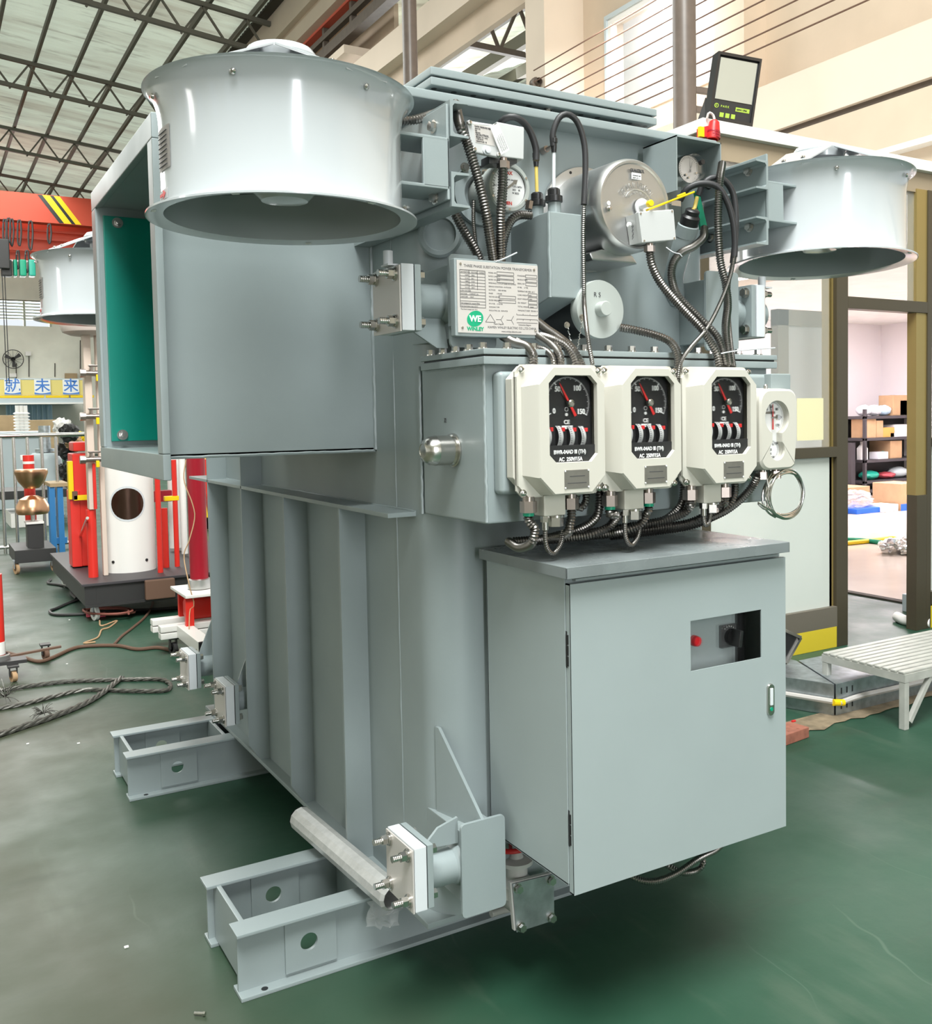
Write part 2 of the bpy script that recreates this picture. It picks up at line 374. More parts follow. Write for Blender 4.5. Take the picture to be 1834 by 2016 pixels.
MB().box((1.955, 1.872, 1.50), (2.03, 1.90, 1.60), 0.004).build('gauge_bracket', m_tank, ib)
texts('stamped_number', m_ink, ib, [('72', 0.016, P(874, 832, X=1.0995), dict(right=(0, -1, 0), sx=0.75))])
# lifting lug ring near the corner, tall sump box, capped pipes
mb = MB(); c = P(860, 462, Y=2.2); c.x += 0.01
nrm = Vector((-0.62, -0.78, 0)).normalized()
t = bmesh.new(); prof = [(0.052, 0), (0.058, 0.006), (0.052, 0.014), (0.042, 0.014), (0.038, 0.0)]
mb.lathe(prof, c, nrm, 36); mb.cyl(c+nrm*-0.03, c+nrm*0.002, 0.04, 30); mb.build('lifting_socket', m_tank, tr)
# sump box with slanted top
sx0, sx1, syf = P(1080, 420, Y=2.01).x, P(1149, 420, Y=2.01).x, 2.01
zt, zb = P(1080, 415, Y=syf).z, P(1085, 585, Y=syf).z
mb = MB(); mb.prism([(sx0, syf, zb), (sx0, syf, zt), (sx0, syf+0.05, zt), (sx0, 2.2, zt-0.01), (sx0, 2.2, zb-0.05)], (sx1-sx0, 0, 0), 0.004)
bead(mb, [(sx0+0.001, syf+0.001, zb), (sx0+0.001, syf+0.001, zt)], 0.004)
sump = mb.build('sump_box', m_tank, tr)
for px, top, bot, r in ((1091, 397, 418, 0.0165), (1057, 402, 428, 0.0165)):
    y = syf+0.025 if px > 1080 else syf+0.10
    a, b = P(px, bot+10, Y=y), P(px, top, Y=y); MB().cyl(a, b, r, 20).build('pipe_stub', m_tank, sump)
# round tap-changer cover
cc = P(1182, 609, Y=2.0); r = 0.074
mb = MB(); mb.lathe([(r*0.96, -0.01), (r, 0.0), (r, 0.004), (r, 0.019), (r*0.985, 0.022), (0, 0.022)], cc+Vector((0, 0.022, 0)), (0, -1, 0), 56); mb.lathe([(0.019, 0), (0.019, 0.022), (0.017, 0.025), (0, 0.025)], cc, (0, -1, 0), 28)
tc = mb.build('tap_changer_cap', m_capgrey, tr)
MB().lathe([(r*0.9, -0.19), (r*0.9, 0), (0, 0)], cc+Vector((0, 0.024, 0)), (0, -1, 0), 48).build('cap_body', m_black, tc)
texts('lettering', m_ink, tc, [('R S', 0.017, cc+Vector((-0.022, -0.0005, 0.031)), dict(bold=-0.0003))])
for px, py in ((1110, 640), (1140, 625)):
    mb = MB(); p0, p1 = P(px+5, py, Y=1.995), P(px+18 if px < 1120 else px-5, py+62, Y=2.0); n = 11
    for k in range(n):
        q = p0.lerp(p1, k/n); e = p0.lerp(p1, (k+0.85)/n); mb.tube([q+Vector((0.002*(k % 2), 0, 0)), (q+e)/2+Vector((0.0035, 0.001*(-1)**k, 0)), e], 0.0013, 6, step=0.003)
    mb.hexb(p0, (0, -1, 0), 0.006, 0.006); mb.build('retaining_chain', m_steel, tc)
# hood sheltering the vacuum gauge, at the right of the rim
hx0, hx1, hyf = 2.0-0.035, P(1419, 300, Y=2.02).x, 2.02
hx0 = P(1331, 300, Y=hyf).x; hz1 = P(1333, 266, Y=hyf).z; hzL = P(1328, 374, Y=hyf).z; hzR = P(1415, 340, Y=hyf).z
mb = MB(); mb.box((hx0, hyf, hz1-0.004), (hx1, 2.16, hz1)); mb.box((hx0, hyf, hzL), (hx0+0.003, 2.16, hz1)); mb.box((hx1-0.003, hyf, hzR), (hx1, 2.16, hz1))
mb.build('gauge_hood', m_tank, tr)
# nameplate on its tray, fixed to the manifold end plate
A, B, Cn, D = P(897, 519, Y=2.0), P(1057, 517, Y=2.0), P(1059, 657, Y=2.0), P(902, 658, Y=2.0)
nx0, nx1, nz0, nz1 = (A.x+D.x)/2, (B.x+Cn.x)/2, (Cn.z+D.z)/2, (A.z+B.z)/2
nyf = 1.998
MB().box((nx0+0.01, nyf+0.02, nz0+0.02), (1.19, YP+0.004, nz1-0.02)).build('standoff', m_tank, tr)
np_ = MB().box((nx0-0.006, nyf+0.002, nz0-0.008), (nx1+0.002, nyf+0.026, nz1+0.005), 0.003).build('nameplate', m_tank, tr)
MB().box((nx0, nyf-0.0005, nz0), (nx1, nyf+0.003, nz1), 0.0008).build('engraved_plate', m_name, np_, label='engraved steel rating plate')
W, Hh = nx1-nx0, nz1-nz0
U = lambda u, v: Vector((nx0+u*W, nyf-0.0006, nz1-v*Hh))
tx = []
def T(s, u, v, size, al='LEFT', sx=0.9): tx.append((s, size*Hh, U(u, v), dict(align=al, sx=sx, ext=0.0002)))
T('THREE PHASE SUBSTATION POWER TRANSFORMER', 0.5, 0.088, 0.052, 'CENTER', 0.93)
T('XIAMEN WINLEY ELECTRIC CO.,LTD.CHINA', 0.66, 0.925, 0.046, 'CENTER', 0.9); T('www.winley-electric.com', 0.65, 0.975, 0.036, 'CENTER')
rows = ['TAP POSITION   VOLTAGE   CURRENT', '1         14490       298.8', '2         14145       306.1', '3         13800       313.8', '4         13455       321.8', '5         13110       330.3', 'LOW VOLTAGE', 'VOLTAGE      CURRENT (A)', '4160Y/2400     1040.9', '', 'Tank designed for vacuum filling', 'Fluid level below top at 25 C', 'Fluid level changes per 10 C']
for i, s in enumerate(rows): T(s, 0.035, 0.165+i*0.043, 0.026)
rows = ['MODEL NO', 'RATED CAPACITY', 'RATED VOLTAGE', 'IMPEDANCE  5.72 % AT BASE kVA RATING', 'SERVICE CONDITION  OUTDOOR', 'ALTITUDE      1000 METERS', 'PHASE         3 PHASE', 'VECTOR GROUP', 'RATED FREQUENCY', 'HV kV BIL    LV kV BIL', 'COOLING TYPE', 'INSULATING OIL  NON-PCB']
for i, s in enumerate(rows): T(s, 0.375, 0.155+i*0.048, 0.027)
rows = ['STANDARD', 'PRODUCTION', 'SERIAL NO', 'HV BIL     LV BIL', 'TEMPERATURE RISE  65 C', 'CORE WEIGHT  4951', 'BODY WEIGHT  7970', 'OIL WEIGHT', 'TOTAL WEIGHT  14660', 'MANUFACTURED  2024.06.14']
for i, s in enumerate(rows): T(s, 0.735, 0.17+i*0.055, 0.029)
T('Phasor Diagram', 0.43, 0.87, 0.028); T('Connection Diagram', 0.74, 0.87, 0.028)
texts('lettering', m_ink, np_, tx)
mb = MB()
def ln(u0, v0, u1, v1, w=0.0005):
    a, b = U(u0, v0), U(u1, v1); d = (b-a).normalized(); n = Vector((-d.z, 0, d.x))*w
    mb.prism([a+n, b+n, b-n, a-n], (0, -0.0002, 0))
def rc(u0, v0, u1, v1):
    ln(u0, v0, u1, v0); ln(u0, v1, u1, v1); ln(u0, v0, u0, v1); ln(u1, v0, u1, v1)
rc(0.03, 0.13, 0.335, 0.645)
for i in range(12): ln(0.03, 0.13+i*0.043, 0.335, 0.13+i*0.043)
ln(0.14, 0.13, 0.14, 0.4); ln(0.24, 0.13, 0.24, 0.4)
for v in (0.125, 0.18, 0.235): rc(0.48, v, 0.69, v+0.04)
for v in (0.46, 0.52): rc(0.5, v, 0.71, v+0.038)
for v in (0.14, 0.2, 0.255): rc(0.84, v, 0.985, v+0.04)
for i in range(4): rc(0.87, 0.405+i*0.055, 0.985, 0.445+i*0.055)
for cu, cv in ((0.39, 0.8),):
    ln(cu-0.06, cv+0.04, cu, cv-0.07); ln(cu, cv-0.07, cu+0.06, cv+0.04); ln(cu-0.06, cv+0.04, cu+0.06, cv+0.04)
for cu in (0.52, 0.65):
    ln(cu-0.06, 0.8, cu, 0.8); ln(cu, 0.8, cu+0.03, 0.74); ln(cu, 0.8, cu+0.03, 0.86)
for v in (0.72, 0.78, 0.83): ln(0.72, v, 0.985, v); 
for u in (0.72, 0.8, 0.89, 0.985): ln(u, 0.7, u, 0.72); ln(u, 0.78, u, 0.8)
mb.build('ruled_lines', m_ink, np_, smooth=0)
lg = MB(); cl = U(0.205, 0.80); pts = [(cl.x+0.022*math.cos(a*PI/16), cl.y, cl.z+0.0185*math.sin(a*PI/16)+0.003*math.cos(a*PI/16)) for a in range(32)]
lg.prism(pts, (0, -0.0003, 0)); lgo = lg.build('logo', m_logo, np_, smooth=0)
texts('logo_letters', m_white, np_, [('WE', 0.02, cl+Vector((0, -0.0005, -0.0065)), dict(align='CENTER', bold=0.0006))])
texts('logo_name', m_logo, np_, [('WINLEY', 0.012, U(0.205, 0.965), dict(align='CENTER', bold=0.0005))])
for u, v in ((0.04, 0.05), (0.95, 0.06), (0.05, 0.93), (0.955, 0.94)):
    mb = MB(); mb.lathe([(0.0035, 0), (0.003, 0.0012), (0, 0.0016)], U(u, v), (0, -1, 0), 14); mb.build('rivet', m_steel, np_)

# ------------------------------------------------------------------ cooling fan
FZ = 1.93; FC = Vector((0.70, 2.09, FZ))
def make_fan(FC, side, label, tilt=0.0):
    fan = thing('cooling_fan', label, 'fan', FC, 'cooling fans')
    KX = lambda x: FC.x+side*(x-0.70)
    KY, KZ = FC.y-2.09, FC.z-1.93
    R = 0.2875; rc_ = 0.255
    prof = [(rc_-0.004, 0.006), (R-0.004, 0.0), (R, 0.0), (R, 0.004), (rc_+0.012, 0.009), (rc_+0.003, 0.014), (rc_, 0.022), (rc_, 0.180)]
    for k in range(1, 9):
        a = k/8*PI/2; prof.append((rc_+0.031*(1-math.cos(a)), 0.180+0.081*math.sin(a)))
    prof.append((rc_+0.026, 0.262))
    for k in range(7, -1, -1):
        a = k/8*PI/2; prof.append((rc_-0.004+0.031*(1-math.cos(a)), 0.180+0.081*math.sin(a)))
    prof.append((rc_-0.004, 0.006))
    MB().lathe(prof, FC, (0, 0, 1), 128).build('shroud', m_fan, fan, smooth=40)
    for k in range(6):   # impeller
        mb = MB(); a = k*PI/3+0.3; t = bmesh.new(); g = []
        for i in range(6):
            rr = 0.06+i*0.033; tw = math.radians(44-i*5); w = 0.05+0.004*i; row = []
            for j in range(5):
                u = (j/4-0.5)*w*2; row.append(t.verts.new((rr*math.cos(a)-u*math.cos(tw)*math.sin(a), rr*math.sin(a)+u*math.cos(tw)*math.cos(a), 0.11+u*math.sin(tw))))
            g.append(row)
        for i in range(5):
            for j in range(4): t.faces.new((g[i][j], g[i+1][j], g[i+1][j+1], g[i][j+1]))
        r = bmesh.ops.solidify(t, geom=list(t.faces), thickness=0.004)
        mb.add(t, Matrix.Translation(FC)); mb.build('blade', m_fanin, fan, smooth=60)
    mb = MB(); mb.lathe([(0, 0.04), (0.05, 0.045), (0.075, 0.07), (0.075, 0.17), (0.05, 0.18), (0.06, 0.32), (0.078, 0.325), (0.082, 0.35), (0.07, 0.366), (0, 0.368)], FC, (0, 0, 1), 48); mb.build('motor', m_fan, fan)
    MB().lathe([(0.06, 0.226), (0.245, 0.226), (0.245, 0.229), (0.06, 0.229)], FC, (0, 0, 1), 48).build('guard', m_fanin, fan)
    for k in range(4):
        a = math.radians(20+k*90); c, s = math.cos(a), math.sin(a); pr = lambda r, z, w: FC+Vector((r*c-w*s, r*s+w*c, z))
        MB().prism([pr(0.270, 0.258, -0.055), pr(0.270, 0.258, 0.055), pr(0.075, 0.348, 0.075), pr(0.075, 0.348, -0.075)], (0, 0, -0.006), 0.001).build('spider_arm', m_fan, fan)
        for w in (-0.03, 0.03):
            MB().lathe([(0.007, 0), (0.007, 0.004), (0, 0.006)], pr(0.2, 0.29, w), (0, 0, 1), 12).build('screw', m_steel, fan)
    for a in (-128, -70, -182, 60):   # screws near both rims
        a = math.radians(a); c, s = math.cos(a), math.sin(a)
        mb = MB(); p = FC+Vector((0.2665*c, 0.2665*s, 0.233)); mb.lathe([(0.006, 0), (0.006, 0.003), (0.003, 0.006), (0, 0.006)], p, (c, s, -0.3), 12)
        mb.build('screw', m_steel, fan)
        q = FC+Vector((0.274*c, 0.274*s, 0.001)); MB().box(q-Vector((0.007, 0.004, 0.001)), q+Vector((0.007, 0.004, 0.001)), mtx=Matrix.Translation(q) @ Matrix.Rotation(a+PI/2, 4, 'Z') @ Matrix.Translation(-q)).build('rim_slot', m_white, fan)
    # rating label and arrow sticker wrapped on the drum
    for a0, a1, z0, z1, mt, nm in () if side < 0 else ((-185, -168, 0.08, 0.165, m_name, 'rating_label'), (-187, -172, 0.022, 0.042, m_white, 'arrow_sticker')):
        t = bmesh.new(); rows = []
        for i in range(9):
            a = math.radians(a0+(a1-a0)*i/8); rows.append([t.verts.new(FC+Vector(((rc_+0.0015)*math.cos(a), (rc_+0.0015)*math.sin(a), z+0.012*i/8*0))) for z in (z0, z1)])
        for A, B in zip(rows, rows[1:]): t.faces.new((A[0], B[0], B[1], A[1]))
        bmesh.ops.solidify(t, geom=list(t.faces), thickness=0.001)
        lab = MB().add(t).build(nm, mt, fan)
        if nm == 'rating_label':
            mb = MB()
            for row in range(8):
                am = math.radians(-176.5); o = FC+Vector(((rc_+0.0022)*math.cos(am), (rc_+0.0022)*math.sin(am), z0+0.008+row*0.0095)); tg = Vector((-math.sin(am), math.cos(am), 0))
                mb.box(o-Vector((0.028, 0.0006, 0.0007)), o+Vector((0.028, 0.0006, 0.0007)), mtx=Matrix.Translation(o) @ Matrix.Rotation(am+PI/2, 4, 'Z') @ Matrix.Translation(-o))
            mb.build('print', m_ink, lab)
        else:
            am = math.radians(-179); o = FC+Vector(((rc_+0.002)*math.cos(am), (rc_+0.002)*math.sin(am), 0.032)); tg = Vector((-math.sin(am), math.cos(am), 0)); n = Vector((math.cos(am), math.sin(am), 0))
            up = Vector((0, 0, 1))
            MB().prism([o-tg*0.022+up*0.003, o+tg*0.004+up*0.003, o+tg*0.004+up*0.009, o+tg*0.024, o+tg*0.004-up*0.009, o+tg*0.004-up*0.003, o-tg*0.022-up*0.003], n*0.0008).build('arrow', m_red, lab)
    # bracket
    mb = MB(); xb = 1.049
    def bb(a, b, bev): xs = sorted((KX(a[0]), KX(b[0]))); mb.box((xs[0], a[1]+KY, a[2]+KZ), (xs[1], b[1]+KY, b[2]+KZ), bev)
    bb((xb-0.008, 1.975, 1.990), (xb, 2.24, 2.205), 0.003); bb((xb-0.068, 1.975, 2.015), (xb, 1.985, 2.125), 0.003)
    bb((0.915, 1.975, 2.121), (xb, 2.10, 2.129), 0.002); bb((0.915, 1.975, 2.013), (xb, 2.10, 2.021), 0.002)
    mb.build('bracket', m_tank, fan)
    for z in (2.168, 2.006):
        for y in (2.035, 2.20):
            MB().hexb((KX(xb-0.008), y+KY, z+KZ), (-side, 0, 0), 0.0115, 0.013).build('bolt', m_steel, fan)
            if side < 0: MB().hexb((KX(xb)-0.0085, y+KY, z+KZ), (-1, 0, 0), 0.0115, 0.013).build('bolt', m_steel, fan)
    if tilt: 
        fan.matrix_world = Matrix.Translation(FC) @ Matrix.Rotation(math.radians(tilt), 4, Vector((0.95, -0.31, 0)))
    return fan
fan = make_fan(FC, 1, 'nearest large light grey drum cooling fan at the upper left, bolted to bracket channels')
dup(fan, Matrix.Translation((0, 2.36, 0)), 'grey drum cooling fan farther back at the left, half hidden behind the flanged throat')
make_fan(Vector((2.45, 2.138, FZ+0.027)), -1, 'grey drum cooling fan at the right, in front of the glazed partition', -1.6)

# -------------------------------------------------------------- control cabinet
cx0, cx1, cyf, cyb, cz0, cz1 = 1.2325, P(1546, 1300, Y=1.79).x, 1.79, 2.168, 0.415, 1.135
cab = thing('control_cabinet', 'grey steel control cabinet with windowed door hung under the dial gauges', 'cabinet', ((cx0+cx1)/2, 1.97, cz0))
fr = lambda u, w, d: (u, d, w)
mb = MB(); t = 0.004
mb.box((cx0, cyf+0.02, cz0), (cx0+t, cyb, cz1), 0.001); mb.box((cx1-t, cyf+0.02, cz0), (cx1, cyb, cz1), 0.001); mb.box((cx0, cyb-t, cz0), (cx1, cyb, cz1)); mb.box((cx0, cyf+0.02, cz0), (cx1, cyb, cz0+t)); mb.box((cx0, cyf+0.02, cz1-t), (cx1, cyb, cz1))
for a, b in (((cx0+0.0045, cz0+0.0045), (cx0+0.03, cz1-0.0045)), ((cx1-0.03, cz0+0.0045), (cx1-0.0045, cz1-0.0045)), ((cx0+0.0301, cz0+0.0045), (cx1-0.0301, cz0+0.03)), ((cx0+0.0301, cz1-0.03), (cx1-0.0301, cz1-0.0045))): mb.box((a[0], cyf+0.021, a[1]), (b[0], cyf+0.024, b[1]))
mb.build('cabinet_body', m_cab, cab)
dz0, dz1 = P(1136, 1762, Y=cyf).z, P(1128, 1150, Y=cyf).z
dx0, dx1 = cx0+0.002, cx1
wx0, wx1, wz0, wz1 = P(1359, 1270, Y=cyf).x, P(1498, 1260, Y=cyf).x, P(1430, 1308, Y=cyf).z, P(1430, 1211, Y=cyf).z
mb = MB()
for a, b in (((dx0, dz0), (wx0, dz1)), ((wx1, dz0), (dx1, dz1)), ((wx0, dz0), (wx1, wz0)), ((wx0, wz1), (wx1, dz1))):
    mb.box((a[0], cyf, a[1]), (b[0], cyf+0.003, b[1]))
mb.box((dx0, cyf+0.0004, dz0), (dx0+0.003, cyf+0.018, dz1)); mb.box((dx1-0.003, cyf+0.0004, dz0), (dx1, cyf+0.018, dz1)); mb.box((dx0, cyf+0.0004, dz0), (dx1, cyf+0.018, dz0+0.003)); mb.box((dx0, cyf+0.0004, dz1-0.003), (dx1, cyf+0.018, dz1))
bmesh.ops.remove_doubles(mb.bm, verts=mb.bm.verts, dist=1e-5)
door = mb.build('door', m_cab, cab)
MB().box((wx0-0.01, cyf+0.004, wz0-0.01), (wx1+0.01, cyf+0.006, wz1+0.01)).build('window_pane', m_lens, door)
mb = MB(); mb.prism(rrect(0, 0, 1, 1, 0.1, 0), (0, 0, 1)) if False else None
hp = P(1515, 1377, Y=cyf); mb = MB()
mb.lathe([(0.0001, 0.006), (0.011, 0.0055), (0.0125, 0.002), (0.0125, 0)], (0, 0, 0), (0, 0, 1), 28)
bm = mb.bm
for v in bm.verts:
    if v.co.y > 0: v.co.y += 0.030
    else: v.co.y -= 0.030
bmesh.ops.transform(bm, matrix=Matrix(((1, 0, 0, hp.x), (0, 0, -1, cyf), (0, 1, 0, hp.z), (0, 0, 0, 1))), verts=bm.verts)
bmesh.ops.recalc_face_normals(bm, faces=bm.faces)
lk = mb.build('lock_handle', m_steel, door, label='chrome flush lock')
MB().box(hp+Vector((-0.005, -0.0085, -0.014)), hp+Vector((0.005, -0.005, 0.031)), 0.002).build('push_bar', m_plate, lk)
MB().lathe([(0.0055, 0), (0.005, 0.001), (0, 0.001)], hp+Vector((0, -0.006, -0.024)), (0, -1, 0), 16).build('keyhole', m_greenp, lk)
for za in (P(1123, 1245, Y=cyf).z, P(1129, 1600, Y=cyf).z):
    mb = MB(); mb.box((cx0+0.0015, cyf+0.014, za-0.085), (cx0+0.009, cyf+0.023, za), 0.001)
    for k in range(3): mb.cyl((cx0+0.004, cyf+0.013, za-0.025*k-0.03), (cx0+0.004, cyf+0.013, za-0.025*k-0.008), 0.005, 10)
    mb.build('hinge', m_black, cab)
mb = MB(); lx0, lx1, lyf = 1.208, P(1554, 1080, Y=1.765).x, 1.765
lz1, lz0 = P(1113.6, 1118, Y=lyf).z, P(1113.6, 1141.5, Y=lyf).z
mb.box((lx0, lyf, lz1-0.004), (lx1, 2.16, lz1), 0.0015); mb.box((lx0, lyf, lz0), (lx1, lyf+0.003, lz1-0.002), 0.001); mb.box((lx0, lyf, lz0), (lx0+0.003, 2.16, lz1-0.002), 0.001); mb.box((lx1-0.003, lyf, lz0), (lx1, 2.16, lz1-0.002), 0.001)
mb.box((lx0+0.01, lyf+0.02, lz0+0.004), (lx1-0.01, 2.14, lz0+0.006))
m_lid = mat('darkened cabinet paint', (0.19, 0.215, 0.22), 0.3, var=0.12, vscale=9, bump=0.06, bscale=700, rvar=0.12)  # same paint as the cabinet, darkened over the whole lid
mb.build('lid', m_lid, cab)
MB().box((dx0+0.02, cyf+0.006, dz1+0.004), (dx1-0.02, cyf+0.03, dz1+0.010), 0.001).build('drip_strip', m_cab, cab)
# inner panel seen through the pane
ip = MB().box((wx0-0.06, cyf+0.058, wz0-0.06), (wx1-0.035, cyf+0.061, wz1+0.05), 0.001).build('switch_panel', m_cab, cab)
a = P(1369, 1262, Y=cyf+0.05); MB().lathe([(0.014, 0.0), (0.014, -0.012), (0.0125, -0.02), (0.010, -0.022), (0, -0.022)], a+Vector((0, 0.012, 0)), (0, 1, 0), 24).build('red_lamp', mat('red lamp lens', (0.7, 0.01, 0.02), 0.25), ip)
b = P(1430, 1251, Y=cyf+0.058); sw = MB().box(b+Vector((-0.0275, -0.009, -0.03)), b+Vector((0.0275, 0.002, 0.03)), 0.003).build('rotary_switch', mat('dark grey plastic', (0.07, 0.07, 0.075), 0.4), ip)
kb = MB(); kc = b+Vector((0.002, -0.009, -0.001)); kb.lathe([(0.019, 0), (0.018, 0.012), (0, 0.012)], kc, (0, -1, 0), 28)
kb.box(kc+Vector((-0.006, -0.042, -0.022)), kc+Vector((0.006, -0.006, 0.022)), 0.003, mtx=Matrix.Translation(kc) @ Matrix.Rotation(math.radians(8), 4, 'Y') @ Matrix.Translation(-kc)); kb.build('knob', m_black, sw)
mb = MB()
for k in range(5):
    a = math.radians(50+k*20); p = b+Vector((0.023*math.cos(a), -0.0093, 0.003+0.023*math.sin(a))); mb.box(p-Vector((0.001, 0.0003, 0.0015)), p+Vector((0.001, 0.0003, 0.0015)))
mb.build('position_marks', m_white, sw)
mb = MB(); mb.box((wx1-0.02, cyf+0.08, wz0-0.05), (wx1+0.02, cyf+0.2, wz1-0.02)); 
for k in range(3): mb.cyl((wx1-0.015-0.01*k, cyf+0.09, wz1-0.02), (wx1-0.015-0.01*k, cyf+0.09, wz1+0.03), 0.003, 8)
mb.build('terminal_block', m_dial, cab)
# ============================================================== INSTRUMENTS
# ---- dial gauges (three large, one keyhole)
GY = 1.80
def octa(x0, x1, z0, z1, c, y): return [(x0+c, y, z0), (x1-c, y, z0), (x1, y, z0+c), (x1, y, z1-c), (x1-c, y, z1), (x0+c, y, z1), (x0, y, z1-c), (x0, y, z0+c)]
def make_gauge(O):
    g = thing('temperature_gauge', '', 'gauge', O, 'large winding temperature gauges')
    L = lambda x, y, z: Vector((O.x+x, O.y+y, O.z+z))
    hw, hh = 0.090, 0.1445
    mb = MB(); t = bmesh.new()
    # stepped octagonal cover: rear lip -> sloping wall -> front face with octagonal window opening
    rings = [octa(-0.118, 0.118, -0.150, 0.150, 0.028, 0.060), octa(-0.118, 0.118, -0.150, 0.150, 0.028, 0.048), octa(-0.108, 0.108, -0.146, 0.146, 0.047, 0.046),
             octa(-0.092, 0.092, -hh+0.001, hh-0.001, 0.040, 0.0045), octa(-0.0885, 0.0885, -hh+0.0035, hh-0.0035, 0.038, 0.0), octa(-0.064, 0.068, -0.072, 0.124, 0.018, 0.0), octa(-0.063, 0.067, -0.071, 0.123, 0.018, 0.012)]
    R = [[t.verts.new(L(*p)) for p in r] for r in rings]
    for A, B in zip(R, R[1:]):
        for k in range(8): t.faces.new((A[k], A[(k+1) % 8], B[(k+1) % 8], B[k]))
    bmesh.ops.recalc_face_normals(t, faces=t.faces)
    mb.add(t); mb.build('cover', m_cream, g, smooth=20)
    MB().prism([L(*p) for p in octa(-0.118, 0.118, -0.150, 0.150, 0.016, 0.056)], (0, 0.006, 0)).build('flange', m_cream, g)
    MB().prism([L(*p) for p in octa(-0.122, 0.118, -0.135, 0.148, 0.03, 0.063)], (0, 0.028, 0), 0.002).build('rear_case', m_cream, g)
    d = MB().prism([L(*p) for p in octa(-0.07, 0.074, -0.078, 0.130, 0.018, 0.030)], (0, 0.003, 0)).build('dial', m_dial, g)
    mb = MB(); mb.box(L(-0.062, 0.0102, -0.073), L(0.068, 0.030, -0.0335)); mb.build('name_strip', m_dial, g)
    c0 = L(0.006, 0.0285, 0.062); R0 = 0.060
    mb = MB()
    for k in range(151 if False else 76):
        a = math.radians(206-k*(234/75)); r1 = R0*(0.86 if k % 25 == 0 else 0.90 if k % 5 == 0 else 0.945); w = 0.0011 if k % 25 == 0 else 0.0005
        u = Vector((math.cos(a), 0, math.sin(a))); n = Vector((-u.z, 0, u.x))*w
        p, q = c0+u*r1, c0+u*R0
        if q.x > O.x+0.072 or q.x < O.x-0.066: continue
        mb.prism([p+n, q+n, q-n, p-n], (0, -0.0004, 0))
    mb.build('scale_ticks', m_white, d, smooth=0)
    nm = []
    for s, a, rr in (('0', 203, 0.72), ('50', 132, 0.73), ('100', 52, 0.73), ('150', -27, 0.70)):
        a = math.radians(a); nm.append((s, 0.0165, c0+Vector((R0*rr*math.cos(a)*0.96, -0.0004, R0*rr*math.sin(a)-0.006)), dict(align='CENTER', bold=0.0005, sx=0.9)))
    nm.append(('CE', 0.013, c0+Vector((-0.004, -0.0004, -0.0475)), dict(align='CENTER', bold=0.0004)))
    texts('numerals', m_white, d, nm)
    mb = MB()
    for zz in (-0.012, -0.024): mb.lathe([(0.0038, 0), (0.0038, 0.0004), (0, 0.0004)] if zz < -0.02 else [(0.005, 0), (0.005, 0.0004), (0.0042, 0.0004), (0.0042, 0)], c0+Vector((-0.004, 0, zz-0.002)), (0, -1, 0), 16)
    mb.build('symbols', m_white, d)
    MB().box(c0+Vector((-0.018, -0.001, -0.059)), c0+Vector((0.012, 0, -0.051))).build('serial_label', m_white, d)
    def needle(a, l0, l1, w, y, m, nm):
        a = math.radians(a); u = Vector((math.cos(a), 0, math.sin(a))); n = Vector((-u.z, 0, u.x)); p = c0+Vector((0, y, 0))
        return MB().prism([p-u*l0+n*w*1.6, p+u*l1*0.75+n*w*0.8, p+u*l1+n*0.0003, p+u*l1-n*0.0003, p+u*l1*0.75-n*w*0.8, p-u*l0-n*w*1.6], (0, -0.001, 0)).build(nm, m, g)
    needle(120, 0.034, 0.053, 0.0022, -0.006, m_red, 'red_pointer'); needle(127, 0.02, 0.046, 0.0016, -0.003, m_steel, 'pointer')
    mb = MB(); mb.cyl(c0, c0+Vector((-0.006, -0.018, -0.001)), 0.0025, 12); mb.lathe([(0.008, 0), (0.0085, 0.003), (0.0085, 0.008), (0.006, 0.010), (0.006, 0.0085), (0, 0.0085)], c0+Vector((-0.006, -0.016, -0.001)), (0, -1, 0), 20); mb.build('reset_knob', m_steel, g)
    for k in range(4):    # switch drums
        cx = -0.056+k*0.0315; cz = -0.013-0.001*k
        mb = MB(); mb.lathe([(0, -0.004), (0.0275, -0.004), (0.0275, 0.004), (0, 0.004)], L(cx, 0.040, cz), (1, 0, 0), 32); dr = mb.build('switch_drum', m_dial, g)
        t = bmesh.new(); rows = []
        for i in range(14):
            a = math.radians(118+i*8.5); rows.append([t.verts.new(L(cx+sx, 0.040+0.028*math.cos(a), cz+0.028*math.sin(a))) for sx in (-0.0062, 0.0062)])
        for A, B in zip(rows, rows[1:]): t.faces.new((A[0], B[0], B[1], A[1]))
        bmesh.ops.solidify(t, geom=list(t.faces), thickness=0.0006)
        st = MB().add(t).build('scale_strip', m_white, dr)
        mb = MB()
        for i in range(9):
            a = math.radians(125+i*10); p = L(cx, 0.040+0.0292*math.cos(a), cz+0.0292*math.sin(a)); mb.box(p-Vector((0.005, 0.0005, 0.0004)), p+Vector((-0.001, 0.0005, 0.0004)))
        mb.build('strip_marks', m_ink, dr)
        MB().box(L(cx+0.005, 0.012, cz+0.012), L(cx+0.011, 0.020, cz+0.021), 0.001).build('red_setter', m_red, dr)
    texts('lettering', m_white, g, [('BWR-04AD III (TH)', 0.0125, L(-0.047, 0.0100, -0.0525), dict(bold=0.0003, sx=0.86)), ('AC  250V/15A', 0.0125, L(-0.033, 0.0100, -0.069), dict(bold=0.0003, sx=0.86))])
    MB().prism([L(*p) for p in octa(-0.0635, 0.0675, -0.0715, 0.1235, 0.018, 0.009)], (0, 0.001, 0)).build('window_pane', m_lens, g)
    pl = MB().box(L(-0.026, -0.0015, -0.131), L(0.042, 0.0005, -0.089), 0.0004).build('metal_tag', m_tag, g)
